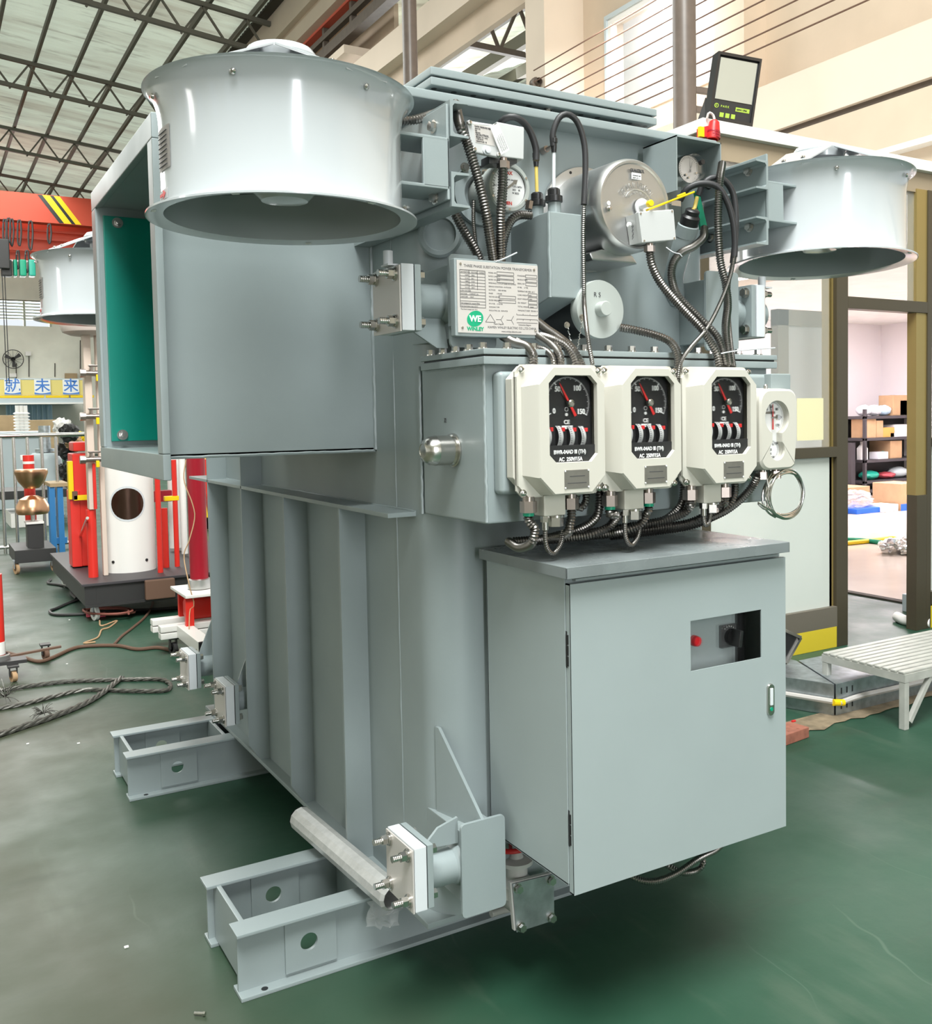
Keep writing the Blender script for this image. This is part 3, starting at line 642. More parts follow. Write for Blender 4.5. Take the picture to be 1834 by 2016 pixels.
    for x in (-0.024, 0.040):
        for z in (-0.129, -0.091): MB().lathe([(0.0022, 0), (0.0018, 0.001), (0, 0.0012)], L(x, -0.0015, z), (0, -1, 0), 10).build('rivet', m_white, pl)
    mb = MB(); mb.box(L(-0.012, -0.0019, -0.104), L(0.03, -0.0015, -0.1025)); mb.box(L(-0.018, -0.0019, -0.1195), L(0.034, -0.0015, -0.118)); mb.build('stamped_line', m_ink, pl)
    for x in (-0.106, 0.106):
        for z in (-0.138, 0.138):
            mb = MB(); mb.lathe([(0.0075, 0), (0.0075, 0.0015), (0.0055, 0.002), (0.0055, 0.007), (0.003, 0.008), (0.003, 0.005), (0, 0.005)], L(x, 0.048, z), (0, -1, 0), 16); mb.build('screw', m_steel, g)
    # underside block and glands
    MB().box(L(-0.055, 0.040, -0.195), L(0.005, 0.085, -0.146), 0.004).build('terminal_block', m_cream, g)
    for x, y in ((-0.088, 0.055), (0.030, 0.058)):
        mb = MB(); b = L(x, y, -0.148); mb.cyl(b, b-Vector((0, 0, 0.012)), 0.014, 20); mb.cyl(b-Vector((0, 0, 0.010)), b-Vector((0, 0, 0.036)), 0.0195, 6); mb.build('cable_gland', m_brass, g)
    mb = MB(); b = L(-0.043, 0.055, -0.195); mb.cyl(b, b-Vector((0, 0, 0.014)), 0.011, 6); mb.cyl(b-Vector((0, 0, 0.012)), b-Vector((0, 0, 0.032)), 0.0075, 14); mb.build('capillary_fitting', m_steel, g)
    mb = MB(); b = L(-0.012, 0.06, -0.195); mb.cyl(b, b-Vector((0, 0, 0.005)), 0.021, 20); mb.cyl(b-Vector((0, 0, 0.003)), b-Vector((0, 0, 0.026)), 0.019, 6); mb.build('plug', m_steel, g)
    return g
GC = []
for xl, xr in ((1062, 1191), (1222, 1344), (1383, 1492)):
    a, b = P(xl, 845, Y=GY), P(xr, 845, Y=GY); c = (a+b)/2; c.z = 1.4635; GC.append(c)
GZ = 1.4635
g1 = make_gauge(GC[0]); g1['label'] = 'leftmost large cream temperature gauge of the three, nearest the stainless dome plug'
g2 = dup(g1, Matrix.Translation(GC[1]-GC[0]), 'middle large cream temperature gauge, between two gauges of the same make')
g3 = dup(g1, Matrix.Translation(GC[2]-GC[0]), 'third large cream temperature gauge, beside the small keyhole-window thermometer')
# keyhole thermometer
TY = 1.835
ka, kb_ = P(1497, 845, Y=TY), P(1570, 845, Y=TY); kc = (ka+kb_)/2; kz0, kz1 = P(1535, 924, Y=TY).z, P(1535, 766, Y=TY).z; kw = (kb_.x-ka.x)/2
kt = thing('oil_thermometer', 'small cream thermometer with keyhole-shaped white dial, at the end of the gauge row', 'gauge', (kc.x, TY, (kz0+kz1)/2))
c1 = P(1525, 822, Y=TY); c2 = P(1527, 886, Y=TY); r1, r2 = 0.045, 0.028
c1.x = c2.x = kc.x-0.008
def keyhole(s, y, n=40):
    out = []; d = c1.z-c2.z; h = 0.018
    aa = math.asin(h/r1); ab = math.asin(h/r2)
    for k in range(n+1):
        a = -PI/2+aa+(2*PI-2*aa)*k/n; out.append((c1.x+r1*s*math.cos(a), y, c1.z+r1*s*math.sin(a)))
    for k in range(n+1):
        a = PI/2+ab+(2*PI-2*ab)*k/n; out.append((c2.x+r2*s*math.cos(a), y, c2.z+r2*s*math.sin(a)))
    return out
hole = keyhole(1, TY); N = len(hole)
def outer(y, grow=0):
    x0, x1, z0, z1, r = kc.x-kw-grow, kc.x+kw+grow, kz0-grow, kz1+grow, 0.03
    bx = []
    cx_, cz_ = kc.x-0.008, c1.z-0.0425
    for p in hole:
        dx, dz = p[0]-cx_, p[2]-cz_; L_ = math.hypot(dx, dz); dx /= L_; dz /= L_
        k = min(((x1-cx_)/dx if dx > 1e-6 else 9), ((x0-cx_)/dx if dx < -1e-6 else 9), ((z1-cz_)/dz if dz > 1e-6 else 9), ((z0-cz_)/dz if dz < -1e-6 else 9))
        x, z = cx_+dx*k, cz_+dz*k
        # round the corners
        qx, qz = min(max(x, x0+r), x1-r), min(max(z, z0+r), z1-r); ex, ez = x-qx, z-qz; e = math.hypot(ex, ez)
        if e > r: x, z = qx+ex*r/e, qz+ez*r/e
        bx.append((x, y, z))
    return bx
t = bmesh.new()
rings = [outer(TY+0.05, 0.004), outer(TY+0.006, 0), outer(TY, -0.005), hole, keyhole(1, TY+0.022)]
R = [[t.verts.new(p) for p in r] for r in rings]
for A, B in zip(R, R[1:]):
    for k in range(N): t.faces.new((A[k], A[(k+1) % N], B[(k+1) % N], B[k]))
bmesh.ops.recalc_face_normals(t, faces=t.faces); MB().add(t).build('case', m_cream, kt, smooth=30)
bx_ = MB().box((kc.x-kw, TY+0.045, kz0), (kc.x+kw, TY+0.055, kz1), 0.004).build('back_cover', m_cream, kt)
MB().box((kc.x-kw*0.8, TY+0.05, kz0+0.02), (kc.x+kw*0.8, 1.90, kz1-0.02)).build('mounting_block', m_tank, kt)
kd = MB().prism(keyhole(1.02, TY+0.021), (0, 0.002, 0)).build('dial', m_white, kt)
mb = MB()
for k in range(61):
    a = math.radians(225-k*4.5); u = Vector((math.cos(a), 0, math.sin(a))); n = Vector((-u.z, 0, u.x))*0.0004; r_a = r1*(0.80 if k % 10 == 0 else 0.87)
    p, q = c1+u*r_a, c1+u*r1*0.93; p.y = q.y = TY+0.0208; mb.prism([p+n, q+n, q-n, p-n], (0, -0.0004, 0))
for k in range(21):
    a = math.radians(-100+k*9); u = Vector((math.cos(a), 0, math.sin(a))); n = Vector((-u.z, 0, u.x))*0.0004
    p, q = c2+u*r2*0.72, c2+u*r2*0.9; p.y = q.y = TY+0.0208; mb.prism([p+n, q+n, q-n, p-n], (0, -0.0004, 0))
mb.build('scale_ticks', m_ink, kd, smooth=0)
tt = []
for s, a in (('0', 205), ('20', 170), ('40', 130), ('60', 92), ('80', 50), ('100', 2), ('120', -42)):
    a = math.radians(a); tt.append((s, 0.010, Vector((c1.x+r1*0.66*math.cos(a), TY+0.0206, c1.z+r1*0.66*math.sin(a)-0.004)), dict(align='CENTER')))
for s, x, z in (('K.', -0.012, 0.016), ('K.', 0.006, 0.012), ('CE', -0.004, -0.002), ('K.', -0.002, -0.013), ('120', 0.004, -0.022), ('120', 0.016, 0.014)): tt.append((s, 0.008, Vector((c2.x+x, TY+0.0206, c2.z+z)), dict(align='CENTER')))
texts('numerals', m_ink, kd, tt)
MB().box((c1.x-0.03, TY+0.0196, c1.z+0.010), (c1.x+0.012, TY+0.0212, c1.z+0.016)).build('serial_label', m_tag, kd)
pv = Vector((c1.x, TY+0.016, c1.z)); MB().prism([pv+Vector((-0.0022, 0, -0.032)), pv+Vector((-0.0006, 0, 0.036)), pv+Vector((0.0006, 0, 0.036)), pv+Vector((0.0022, 0, -0.032))], (0, -0.001, 0)).build('red_pointer', m_red, kt)
MB().prism([pv+Vector((0.0, 0.002, 0)), pv+Vector((-0.011, 0.002, 0.037)), pv+Vector((-0.009, 0.002, 0.037)), pv+Vector((0.0015, 0.002, 0))], (0, -0.001, 0)).build('pointer', m_ink, kt)
MB().lathe([(0.003, 0), (0.003, 0.014), (0.0075, 0.015), (0.0075, 0.022), (0, 0.022)], pv+Vector((0, 0.004, 0)), (0.25, -1, 0), 18).build('reset_knob', m_steel, kt)
MB().prism(keyhole(1, TY+0.009), (0, 0.001, 0)).build('window_pane', m_lens, kt)
for x in (-0.035, 0.015):
    mb = MB(); b = Vector((kc.x+x, TY+0.03, kz0)); mb.cyl(b, b-Vector((0, 0, 0.012)), 0.010, 16); mb.cyl(b-Vector((0, 0, 0.006)), b-Vector((0, 0, 0.026)), 0.0165, 6); mb.build('cable_gland', m_brass, kt)
for x, z in ((0, kz1+0.006),): MB().lathe([(0.006, 0), (0.006, 0.008), (0.003, 0.012), (0, 0.012)], (kc.x-0.02, TY+0.03, z-0.004), (0, 0, 1), 14).build('vent_screw', m_steel, kt)
# coil of capillary tube hanging under it
cc_ = P(1546, 972, Y=TY+0.02); pts = []
for k in range(0, 5*16+1):
    a = 2*PI*k/16-2.0; rr = 0.066+0.0035*math.sin(k*0.9)+0.0016*(k//16)
    pts.append(Vector((cc_.x+rr*math.cos(a)*1.07, cc_.y+0.005*math.sin(k*0.37)+0.0035*(k/16-2), cc_.z+rr*math.sin(a)*0.90+0.004*math.sin(a*0.5+k*0.05))))
pts = [P(1505, 926, Y=TY+0.02), P(1512, 965, Y=TY+0.016), P(1508, 1002, Y=TY+0.016), P(1492, 990, Y=TY+0.016)]+pts
co = MB().tube(pts, 0.0030, seg=8, step=0.006).build('capillary_coil', m_steel); tag(co, 'coiled bright capillary tube hanging below the keyhole thermometer', 'tube')

# ---- stainless dome plug on the side of the oil box
dp = P(893, 886, X=1.10); pl = thing('vent_plug', 'stainless dome-ended plug sticking out of the side of the oil box', 'plug', dp)
MB().lathe([(0.041, -0.002), (0.041, 0.004), (0.037, 0.006), (0.039, 0.010), (0.036, 0.014), (0.036, 0.052)], dp, (-1, 0, 0), 40).build('body', m_steel, pl)
MB().lathe([(0.036, 0.050), (0.034, 0.066), (0.028, 0.078), (0.018, 0.084), (0.017, 0.083), (0, 0.085)], dp, (-1, 0, 0), 40).build('dome', m_steel, pl)

# ---- big aluminium relief-valve can
cf = P(1251, 403, Y=1.965); can = thing('relief_valve_can', 'large round cast aluminium relief valve housing on the tank front', 'valve', (cf.x, 2.1, cf.z), )
R = 0.1185
mb = MB(); mb.lathe([(0.0001, 0), (R*0.86, 0), (R*0.885, -0.004), (R*0.93, -0.0045), (R*0.975, 0.003), (R*0.995, 0.012), (R, 0.025), (R, 0.20), (R*0.97, 0.225)], cf+Vector((0, 0.005, 0)), (0, 1, 0), 96)
mb.build('housing', m_alu, can, smooth=30)
MB().lathe([(R*0.9, 0), (R*1.19, 0), (R*1.20, 0.002), (R*1.20, 0.010), (0.05, 0.010)], (cf.x, 2.178, cf.z), (0, 1, 0), 72).build('mounting_flange', m_alu, can)
MB().prism([(cf.x-0.10, 2.03, cf.z-0.118), (cf.x-0.06, 2.03, cf.z-0.105), (cf.x+0.04, 2.03, cf.z-0.113), (cf.x+0.06, 2.03, cf.z-0.137), (cf.x-0.09, 2.03, cf.z-0.137)], (0, 0.16, 0), 0.006).build('drip_skirt', m_alu, can)
for k in range(8):
    a = k*PI/4+0.4; MB().lathe([(0.004, 0), (0.004, 0.001), (0, 0.001)], (cf.x+R*1.11*math.cos(a), 2.178, cf.z+R*1.11*math.sin(a)), (0, -1, 0), 12).build('bolt_hole', m_black, can)
fy = 1.9648
for px, py in ((1198, 411), (1321, 400)):
    MB().lathe([(0.0065, 0), (0.006, 0.006), (0.004, 0.008), (0, 0.008)], P(px, py, Y=fy), (0, -1, 0), 14).build('screw', m_steel, can)
MB().lathe([(0.0055, 0), (0.005, 0.0005), (0, 0.0005)], P(1198, 400, Y=fy), (0, -1, 0), 16).build('round_sticker', m_white, can)
texts('printed_brand', m_ink, can, [('QUALITROL', 0.011, P(1240, 337, Y=fy), dict(bold=0.0003, sx=0.75)), ('CE', 0.008, P(1256, 342, Y=fy), dict())])
lb = MB().box(P(1243, 352, Y=fy)-Vector((0, 0.0006, 0)), P(1261.5, 342, Y=fy)+Vector((0, 0.001, 0))).build('white_label', m_white, can)
texts('label_text', m_ink, lb, [('COMPANY NO', 0.0038, P(1245, 346, Y=fy-0.0007), dict()), ('20240  AP11-1', 0.0038, P(1245, 350.5, Y=fy-0.0007), dict())])
ce = P(1255, 408, Y=fy)
mb = MB()
for i, ch in enumerate('QUALITROL'):
    a = math.radians(142-i*13.2); rr = 0.050; o = ce+Vector((rr*math.cos(a), -0.0003, rr*math.sin(a)))
    me = text(ch, 0.019, o, m_alu, None, None, right=(math.sin(a), 0, -math.cos(a)), up=(math.cos(a), 0, math.sin(a)), ext=0.0012, align='CENTER'); mb.bm.from_mesh(me)
for i in range(15):
    a = math.radians(140-i*7.2); rr = 0.034; o = ce+Vector((rr*math.cos(a), -0.0003, rr*math.sin(a)))
    me = text('NEW YORK USA PAT'[i], 0.0075, o, m_alu, None, None, right=(math.sin(a), 0, -math.cos(a)), up=(math.cos(a), 0, math.sin(a)), ext=0.0006, align='CENTER'); mb.bm.from_mesh(me)
mb.build('cast_lettering', m_alu, can, smooth=0)
t = bmesh.new(); mb = MB(); q = []
for k in range(20):
    a = math.radians(150-k*6.3); q.append(ce+Vector((0.045*math.cos(a), 0, 0.045*math.sin(a))))
mb.tube(q, 0.0012, 6); mb.build('cast_arc', m_alu, can)
sc = P(1263, 409, Y=fy); mb = MB(); mb.lathe([(0.023, 0), (0.023, 0.004), (0.021, 0.005), (0, 0.005)], sc, (0, -1, 0), 36); mb.build('pin_boss', m_greybox, can)
ax = (P(1281, 400, Y=1.91)-P(1262, 407, Y=1.958)).normalized(); b0 = P(1262, 407, Y=1.958)
MB().cyl(b0, b0+ax*0.040, 0.0065, 18).build('indicator_sleeve', m_greybox, can); MB().lathe([(0.0085, 0), (0.0085, 0.011), (0.007, 0.013), (0, 0.013)], b0+ax*0.038, ax, 22).build('indicator_pin', m_yel, can)
a, b = P(1272, 414, Y=1.935), P(1366, 378, Y=1.935); MB().tube([a, b], 0.0026, 8).build('indicator_arm', m_yel, can)
a, b = P(1333, 390, Y=1.936), P(1348, 384, Y=1.936); MB().tube([a+Vector((0, 0, 0.004)), b+Vector((0, 0, 0.004))], 0.0033, 8).build('arm_clip', m_yel, can)
MB().box(P(1322, 404, Y=1.945), P(1340, 396, Y=1.945)+Vector((0, 0.002, 0))).build('arm_bracket', m_steel, can)
# switch box on the can
sy = 1.915; a, b, c_, d = P(1256, 417, Y=sy), P(1326, 412, Y=sy), P(1331, 472, Y=sy), P(1264, 478, Y=sy)
sb = MB().prism([d, c_, b, a], (0, 0.016, 0), 0.0025).build('switch_box_lid', m_greybox, can)
e = Vector((0.003, 0.016, 0.003)); MB().prism([d+Vector((0.002, 0.017, 0.002)), c_+Vector((-0.002, 0.017, 0.002)), b+Vector((-0.002, 0.017, -0.002)), a+Vector((0.002, 0.017, -0.002))], (0, 0.036, 0)).build('switch_box', m_greybox, can)
for p in (a, b, c_, d):
    m_ = (a+b+c_+d)/4; q = p.lerp(m_, 0.12); MB().lathe([(0.0028, 0), (0.0028, 0.001), (0.0012, 0.001), (0.0012, 0.0005), (0, 0.0005)], Vector((q.x, sy, q.z)), (0, -1, 0), 12).build('screw', m_steel, can)
xs = a.x+0.0018
mb = MB(); mb.lathe([(0.0065, 0), (0.0065, 0.005), (0.0055, 0.007), (0, 0.007)], (xs, sy+0.036, (a.z+d.z)/2+0.012), (-1, 0, 0), 18); mb.build('side_plug', m_white, can)
texts('side_print', m_ink, can, [('QUALITROL', 0.008, Vector((xs+0.0012, sy+0.029, a.z-0.028)), dict(right=(0, 0, -1), up=(0, -1, 0), sx=0.8))])
mb = MB(); b0 = P(1278, 479, Y=1.94); mb.cyl(b0, b0-Vector((0, 0, 0.008)), 0.0095, 18); mb.cyl(b0-Vector((0, 0, 0.007)), b0-Vector((0, 0, 0.022)), 0.0145, 6); mb.build('cable_gland', m_brass, can)

# ---- oil level dial
of = P(1003, 368, Y=2.07); od = thing('oil_level_gauge', 'round oil level dial with white face behind the steel conduits, left of the can', 'gauge', (of.x, 2.1, of.z))
MB().lathe([(0.048, 0.004), (0.050, 0), (0.058, 0), (0.061, 0.004), (0.061, 0.04), (0.052, 0.05), (0.052, 0.12)], of, (0, 1, 0), 56).build('case', m_capgrey, od)
dl = MB().lathe([(0, 0.008), (0.049, 0.008), (0.049, 0.010), (0, 0.010)], of, (0, 1, 0), 48).build('dial', m_white, od)
MB().lathe([(0.05, 0.1), (0.078, 0.1), (0.078, 0.115), (0.04, 0.115)], of+Vector((-0.022, 0, 0)), (0, 1, 0), 48).build('mounting_flange', m_tank, od)
texts('red_print', m_redtxt, dl, [('MAX', 0.012, of+Vector((0.0, 0.0078, 0.032)), dict(align='CENTER', bold=0.0004)), ('MIN', 0.012, of+Vector((0.0, 0.0078, -0.042)), dict(align='CENTER', bold=0.0004))])
texts('black_print', m_ink, dl, [('OIL LEVEL GAUGE', 0.0045, of+Vector((0.005, 0.0078, 0.018)), dict(align='CENTER')), ('YZF2-140TH', 0.0065, of+Vector((0.012, 0.0078, 0.002)), dict(sx=0.8)), ('2023     05', 0.0065, of+Vector((0.012, 0.0078, -0.006)), dict(sx=0.8)), ('W 20252', 0.0065, of+Vector((0.012, 0.0078, -0.014)), dict(sx=0.8)), ('20 C', 0.0065, of+Vector((-0.042, 0.0078, 0.0)), dict(sx=0.8))])
mb = MB()
for k in range(15):
    a = math.radians(115+k*9.3); u = Vector((math.cos(a), 0, math.sin(a))); n = Vector((-u.z, 0, u.x))*0.0005; p, q = of+u*0.040, of+u*0.046; p.y = q.y = of.y+0.0078; mb.prism([p+n, q+n, q-n, p-n], (0, -0.0003, 0))
mb.build('scale_ticks', m_ink, dl, smooth=0)
a = math.radians(38); u = Vector((math.cos(a), 0, math.sin(a))); n = Vector((-u.z, 0, u.x)); p = of+Vector((0, 0.006, 0))
MB().prism([p-u*0.02+n*0.002, p+u*0.02+n*0.003, p+u*0.024+n*0.006, p+u*0.034, p+u*0.024-n*0.006, p+u*0.02-n*0.003, p-u*0.02-n*0.002], (0, -0.001, 0)).build('pointer', m_tag, od)
MB().lathe([(0.051, 0.004), (0, 0.0035)], of, (0, 1, 0), 40).build('glass', m_lens, od)
for k in range(6):
    a = k*PI/3+0.5; MB().lathe([(0.003, 0), (0.003, 0.0015), (0, 0.0015)], of+Vector((0.0545*math.cos(a), 0, 0.0545*math.sin(a))), (0, -1, 0), 10).build('screw', m_steel, od)
for k in range(3):
    p = P((955, 914, 918)[k], (342, 330, 465)[k], Y=2.165); MB().hexb(p, (0, -1, 0), 0.009, 0.012).build('bolt', m_steel, od)
mb = MB(); b0 = P(1040, 412, Y=2.06); mb.cyl(b0, b0+Vector((0.004, 0, 0.02)), 0.010, 6); mb.build('cable_gland', m_brass, od)

# ---- rapid pressure relay
ry = 1.985
A = [P(918, 236, Y=ry), P(976, 245, Y=ry), P(986, 311, Y=ry), P(929, 299, Y=ry)]
rel = thing('pressure_relay', 'pale grey pressure relay box with wired paper tag, above the oil level dial', 'relay', (A[0]+A[2])/2)
MB().prism([A[3], A[2], A[1], A[0]], (0.004, 0.014, 0), 0.004).build('cover', m_greybox, rel)
B_ = [P(977, 239, Y=ry+0.014), P(1032, 250, Y=ry+0.014), P(1031, 314, Y=ry+0.014), P(985, 308, Y=ry+0.014)]
MB().prism([B_[3], B_[2], B_[1], B_[0]], (0.006, 0.07, 0), 0.003).build('housing', m_greybox, rel)
MB().prism([P(963, 322, Y=ry+0.02), P(1018, 322, Y=ry+0.02), P(1018, 312, Y=ry+0.02), P(963, 305, Y=ry+0.02)], (0.002, 0.05, 0), 0.002).build('base_block', m_fanin, rel)
MB().cyl(P(950, 330, Y=2.06), P(950, 300, Y=2.06), 0.017, 20).build('neck', m_tank, rel)
for p in A:
    m_ = sum(A, Vector())/4; q = p.lerp(m_, 0.16); q.y = ry; MB().lathe([(0.0055, 0), (0.0055, 0.004), (0.004, 0.005), (0, 0.005)], q, (0, -1, 0), 14).build('screw', m_steel, rel)
MB().lathe([(0.010, 0), (0.010, 0.003), (0.007, 0.004), (0.007, 0.010), (0, 0.011)], P(957, 297, Y=ry), (0, -1, 0), 18).build('test_plug', m_plate, rel)
L4 = [P(932, 244, Y=ry-0.0006), P(968, 251, Y=ry-0.0006), P(974, 288, Y=ry-0.0006), P(936, 280, Y=ry-0.0006)]
rl = MB().prism([L4[3], L4[2], L4[1], L4[0]], (0, 0.001, 0)).build('rating_label', m_name, rel)
rgt, up = (L4[1]-L4[0]).normalized(), (L4[0]-L4[3]).normalized()
LL = lambda u, v: L4[0].lerp(L4[1], u).lerp(L4[3].lerp(L4[2], u), v)+Vector((0, -0.0008, 0))
texts('label_text', m_ink, rl, [(s, sz, LL(0.04, v), dict(right=rgt, up=up, ext=0.0002, bold=0.0001)) for s, sz, v in (('RAPID PRESSURE RISE', 0.0045, 0.14), ('RELAY NO', 0.003, 0.25), ('900', 0.003, 0.36), ('MFG 2024', 0.003, 0.46), ('QUALITROL', 0.0065, 0.60), ('MODEL  911 1618', 0.004, 0.72), ('V AMP FAC SN', 0.003, 0.82), ('MADE IN USA  CE', 0.0035, 0.94))])
tg4 = [P(964, 249, Y=ry-0.010), P(981, 243, Y=ry-0.012), P(1002, 295, Y=ry-0.008), P(986, 305, Y=ry-0.006)]
pt = MB().prism([tg4[3], tg4[2], tg4[1], tg4[0]], (0, 0.0008, 0)).build('paper_tag', m_white, rel)
rgt, up = (tg4[1]-tg4[2]).normalized(), (tg4[0]-tg4[1]).normalized()
n_ = rgt.cross(up)
texts('tag_text', m_ink, pt, [(s, 0.0028, tg4[2].lerp(tg4[3], v)+(tg4[1]-tg4[2])*0.07+Vector((0, -0.0014, 0)), dict(right=rgt, up=(tg4[3]-tg4[2]).normalized()*-1 if False else (tg4[2]-tg4[3]).normalized()*-1, ext=0.0001)) for s, v in (('CAUTION REMOVE THIS TAG', 0.1), ('OPEN THE ISOLATING VALVE', 0.3), ('BEFORE PUTTING THE RELAY', 0.5), ('INTO SERVICE SEE MANUAL', 0.7))])
MB().tube([P(921, 243, Y=ry-0.004), P(940, 246, Y=ry-0.008), P(966, 247, Y=ry-0.009)], 0.0004, 5).build('tag_wire', m_steel, rel)
mb = MB(); b0 = P(990, 312, Y=ry+0.02); mb.cyl(b0, b0-Vector((0, 0, 0.01)), 0.010, 16); mb.cyl(b0-Vector((0, 0, 0.007)), b0-Vector((0, 0, 0.024)), 0.0155, 6); mb.build('cable_gland', m_brass, rel)

# ---- vacuum gauge under the hood
vf = P(1356, 333, Y=2.055); vg = thing('vacuum_gauge', 'small round glass-fronted pressure gauge sheltered in the hood at the right', 'gauge', (vf.x, 2.1, vf.z))
MB().lathe([(0.037, 0), (0.039, 0.004), (0.039, 0.045), (0.03, 0.05), (0, 0.05)], vf, (0, 1, 0), 40).build('case', m_steel, vg)
vd = MB().lathe([(0, 0.002), (0.037, 0.002), (0.037, 0.004), (0, 0.004)], vf, (0, 1, 0), 40).build('dial', m_name, vg)
mb = MB(); mb.lathe([(0.036, -0.003), (0.0365, -0.028), (0.034, -0.032), (0, -0.032)], vf, (0, 1, 0), 44); mb.build('glass_cup', m_glass, vg)
mb = MB()
for k in range(28):
    a = math.radians(225-k*10); u = Vector((math.cos(a), 0, math.sin(a))); n = Vector((-u.z, 0, u.x))*0.0005; p, q = vf+u*0.029, vf+u*0.034; p.y = q.y = vf.y+0.0018; mb.prism([p+n, q+n, q-n, p-n], (0, -0.0003, 0))
mb.build('scale_ticks', m_ink, vd, smooth=0)
for a, l in ((95, 0.03), (70, 0.022)):
    a = math.radians(a); u = Vector((math.cos(a), 0, math.sin(a))); n = Vector((-u.z, 0, u.x))*0.001; p = vf+Vector((0, -0.004, 0)); MB().prism([p-u*0.01+n, p+u*l, p-u*0.01-n], (0, -0.001, 0)).build('pointer', m_ink, vg)
MB().lathe([(0.007, 0), (0.007, 0.012), (0, 0.012)], vf+Vector((0.013, -0.03, 0.012)), (0, -1, 0), 18).build('knob', m_black, vg)
for x, z in ((-0.022, -0.020), (-0.012, -0.026), (0.014, -0.012)): MB().lathe([(0.0035, 0), (0.003, 0.008), (0, 0.008)], vf+Vector((x, -0.006, z)), (0, -1, 0), 12).build('contact_screw', m_steel, vg)
MB().box(vf+Vector((0.028, 0.0, -0.008)), vf+Vector((0.045, 0.04, 0.022)), 0.002).build('terminal_block', m_tag, vg)
# ---- angled filler pipe with black gland, green lever
pa, pb = P(1322, 545, Y=2.16), P(1352, 452, Y=2.05); fp = thing('angled_pipe', 'grey pipe slanting up beside the can with a black rubber gland on its end', 'pipe', P(1335, 560, Y=2.19))
mb = MB(); mb.tube([P(1330, 590, Y=2.19), P(1326, 548, Y=2.15), P(1336, 505, Y=2.09), pb], 0.028, 22); mb.build('pipe', m_tank, fp)
d = (pb-P(1336, 505, Y=2.09)).normalized()
mb = MB(); mb.lathe([(0.030, -0.02), (0.030, 0.012), (0.027, 0.014), (0, 0.014)], pb, d, 26); mb.build('collar', m_tank, fp)
mb = MB(); mb.lathe([(0.026, 0.012), (0.026, 0.036), (0.020, 0.042), (0.020, 0.054), (0.014, 0.058), (0, 0.058)], pb, d, 24); mb.build('rubber_gland', m_black, fp)
tp = P(1372, 388, Y=2.04); MB().tube([pb+d*0.056, P(1366, 412, Y=2.04), tp], 0.0055, 12).build('tube', m_yelt, fp)
gp = [P(1368, 376, Y=2.06), P(1376, 376, Y=2.06), P(1392, 446, Y=2.06), P(1380, 452, Y=2.06)]
lv = thing('green_bracket', 'flat green bar leaning behind the black hoses right of the can', 'bracket', gp[2])
MB().prism(list(reversed(gp)), (0.003, 0.012, 0), 0.001).build('bar', m_greenp, lv)
# ---- small fitting on the tank front
bv = thing('bleed_valve', 'tiny brass bleed valve on the tank wall behind the black hose', 'valve', P(1070, 297, Y=2.19))
mb = MB(); a = P(1068, 298, Y=2.185); mb.cyl(a, a+Vector((0, -0.02, 0.002)), 0.009, 16); mb.cyl(a+Vector((0, -0.018, 0)), a+Vector((0.01, -0.045, 0.008)), 0.005, 12); mb.build('body', m_brass, bv)
# ---- black gland caps with ferrules on the sump box
for (cxp, top, y), dark in (((1090, 392, syf+0.025), 0), ((1057, 400, syf+0.10), 1)):
    b0 = P(cxp, top+6, Y=y)
    gl = thing('hose_gland', ('black screw gland with a yellow tube, on the rear pipe of the sump box' if dark else 'black screw gland with a white tube, on the front pipe of the sump box'), 'gland', b0)
    mb = MB(); mb.lathe([(0.018, -0.002), (0.022, 0), (0.022, 0.014), (0.016, 0.016), (0.016, 0.030), (0.012, 0.034), (0, 0.034)], b0, (0, 0, 1), 14); mb.build('cap', m_black, gl)
    e0, e1 = b0+Vector((0, 0, 0.032)), P(cxp-(0 if not dark else 2), 298 if not dark else 326, Y=y)
    MB().cyl(e0, e1, 0.0045, 12).build('tube', m_yelt if dark else m_plate, gl)
    MB().lathe([(0.006, 0), (0.0075, 0.012), (0.0075, 0.022), (0.0095, 0.024), (0.0095, 0.034), (0.007, 0.036), (0.007, 0.04), (0, 0.04)], e1-Vector((0, 0, 0.003)), (0, 0, 1), 16).build('ferrule', m_black, gl)

# ---- flexible conduits, hoses
def cond(label, pts, r, Y=None, rib=0.24, pit=0.0066, m=None, seg=12, name='flexible_conduit', grp='flexible steel conduits', cat='conduit', segs=()):
    o = MB().tube(PL(pts, Y), r, seg, rib, pit).build(name, m or m_cond)
    tag(o, label, cat, grp); return o
RB, RT = 0.0115, 0.0058
cond('thick steel conduit from behind the upper fan channel past the oil dial', [(896, 205, 2.08), (905, 245, 2.0), (922, 290, 1.99), (940, 350, 1.985), (956, 420, 1.99), (970, 505, 2.035), (975, 540, 2.06)], 0.0125)
cond('steel conduit hanging straight down from the pressure relay', [(990, 322, ry+0.02), (989, 370, 2.0), (985, 430, 2.0), (985, 505, 2.035), (985, 540, 2.06)], 0.0125)
cond('short steel conduit slanting from under the lower fan channel to the nameplate', [(896, 422, 2.08), (915, 458, 2.07), (938, 497, 2.07), (950, 530, 2.07)], 0.0125)
cond('thin steel conduit left of the oil level dial', [(932, 395, 2.12), (932, 440, 2.11), (938, 497, 2.09), (940, 530, 2.08)], 0.0055, pit=0.005)
cond('steel conduit curving from the oil dial behind the sump box', [(1044, 424, 2.06), (1020, 424, 2.06), (1002, 440, 2.06), (990, 480, 2.06), (985, 540, 2.075)], RB)
cond('steel conduit looping over the left fan bracket', [(780, 237, 2.12), (815, 236, 2.1), (850, 225, 2.11), (890, 210, 2.14)], RB)
hs = dict(rib=0.0, m=m_rub, name='black_hose', grp=None, cat='hose')
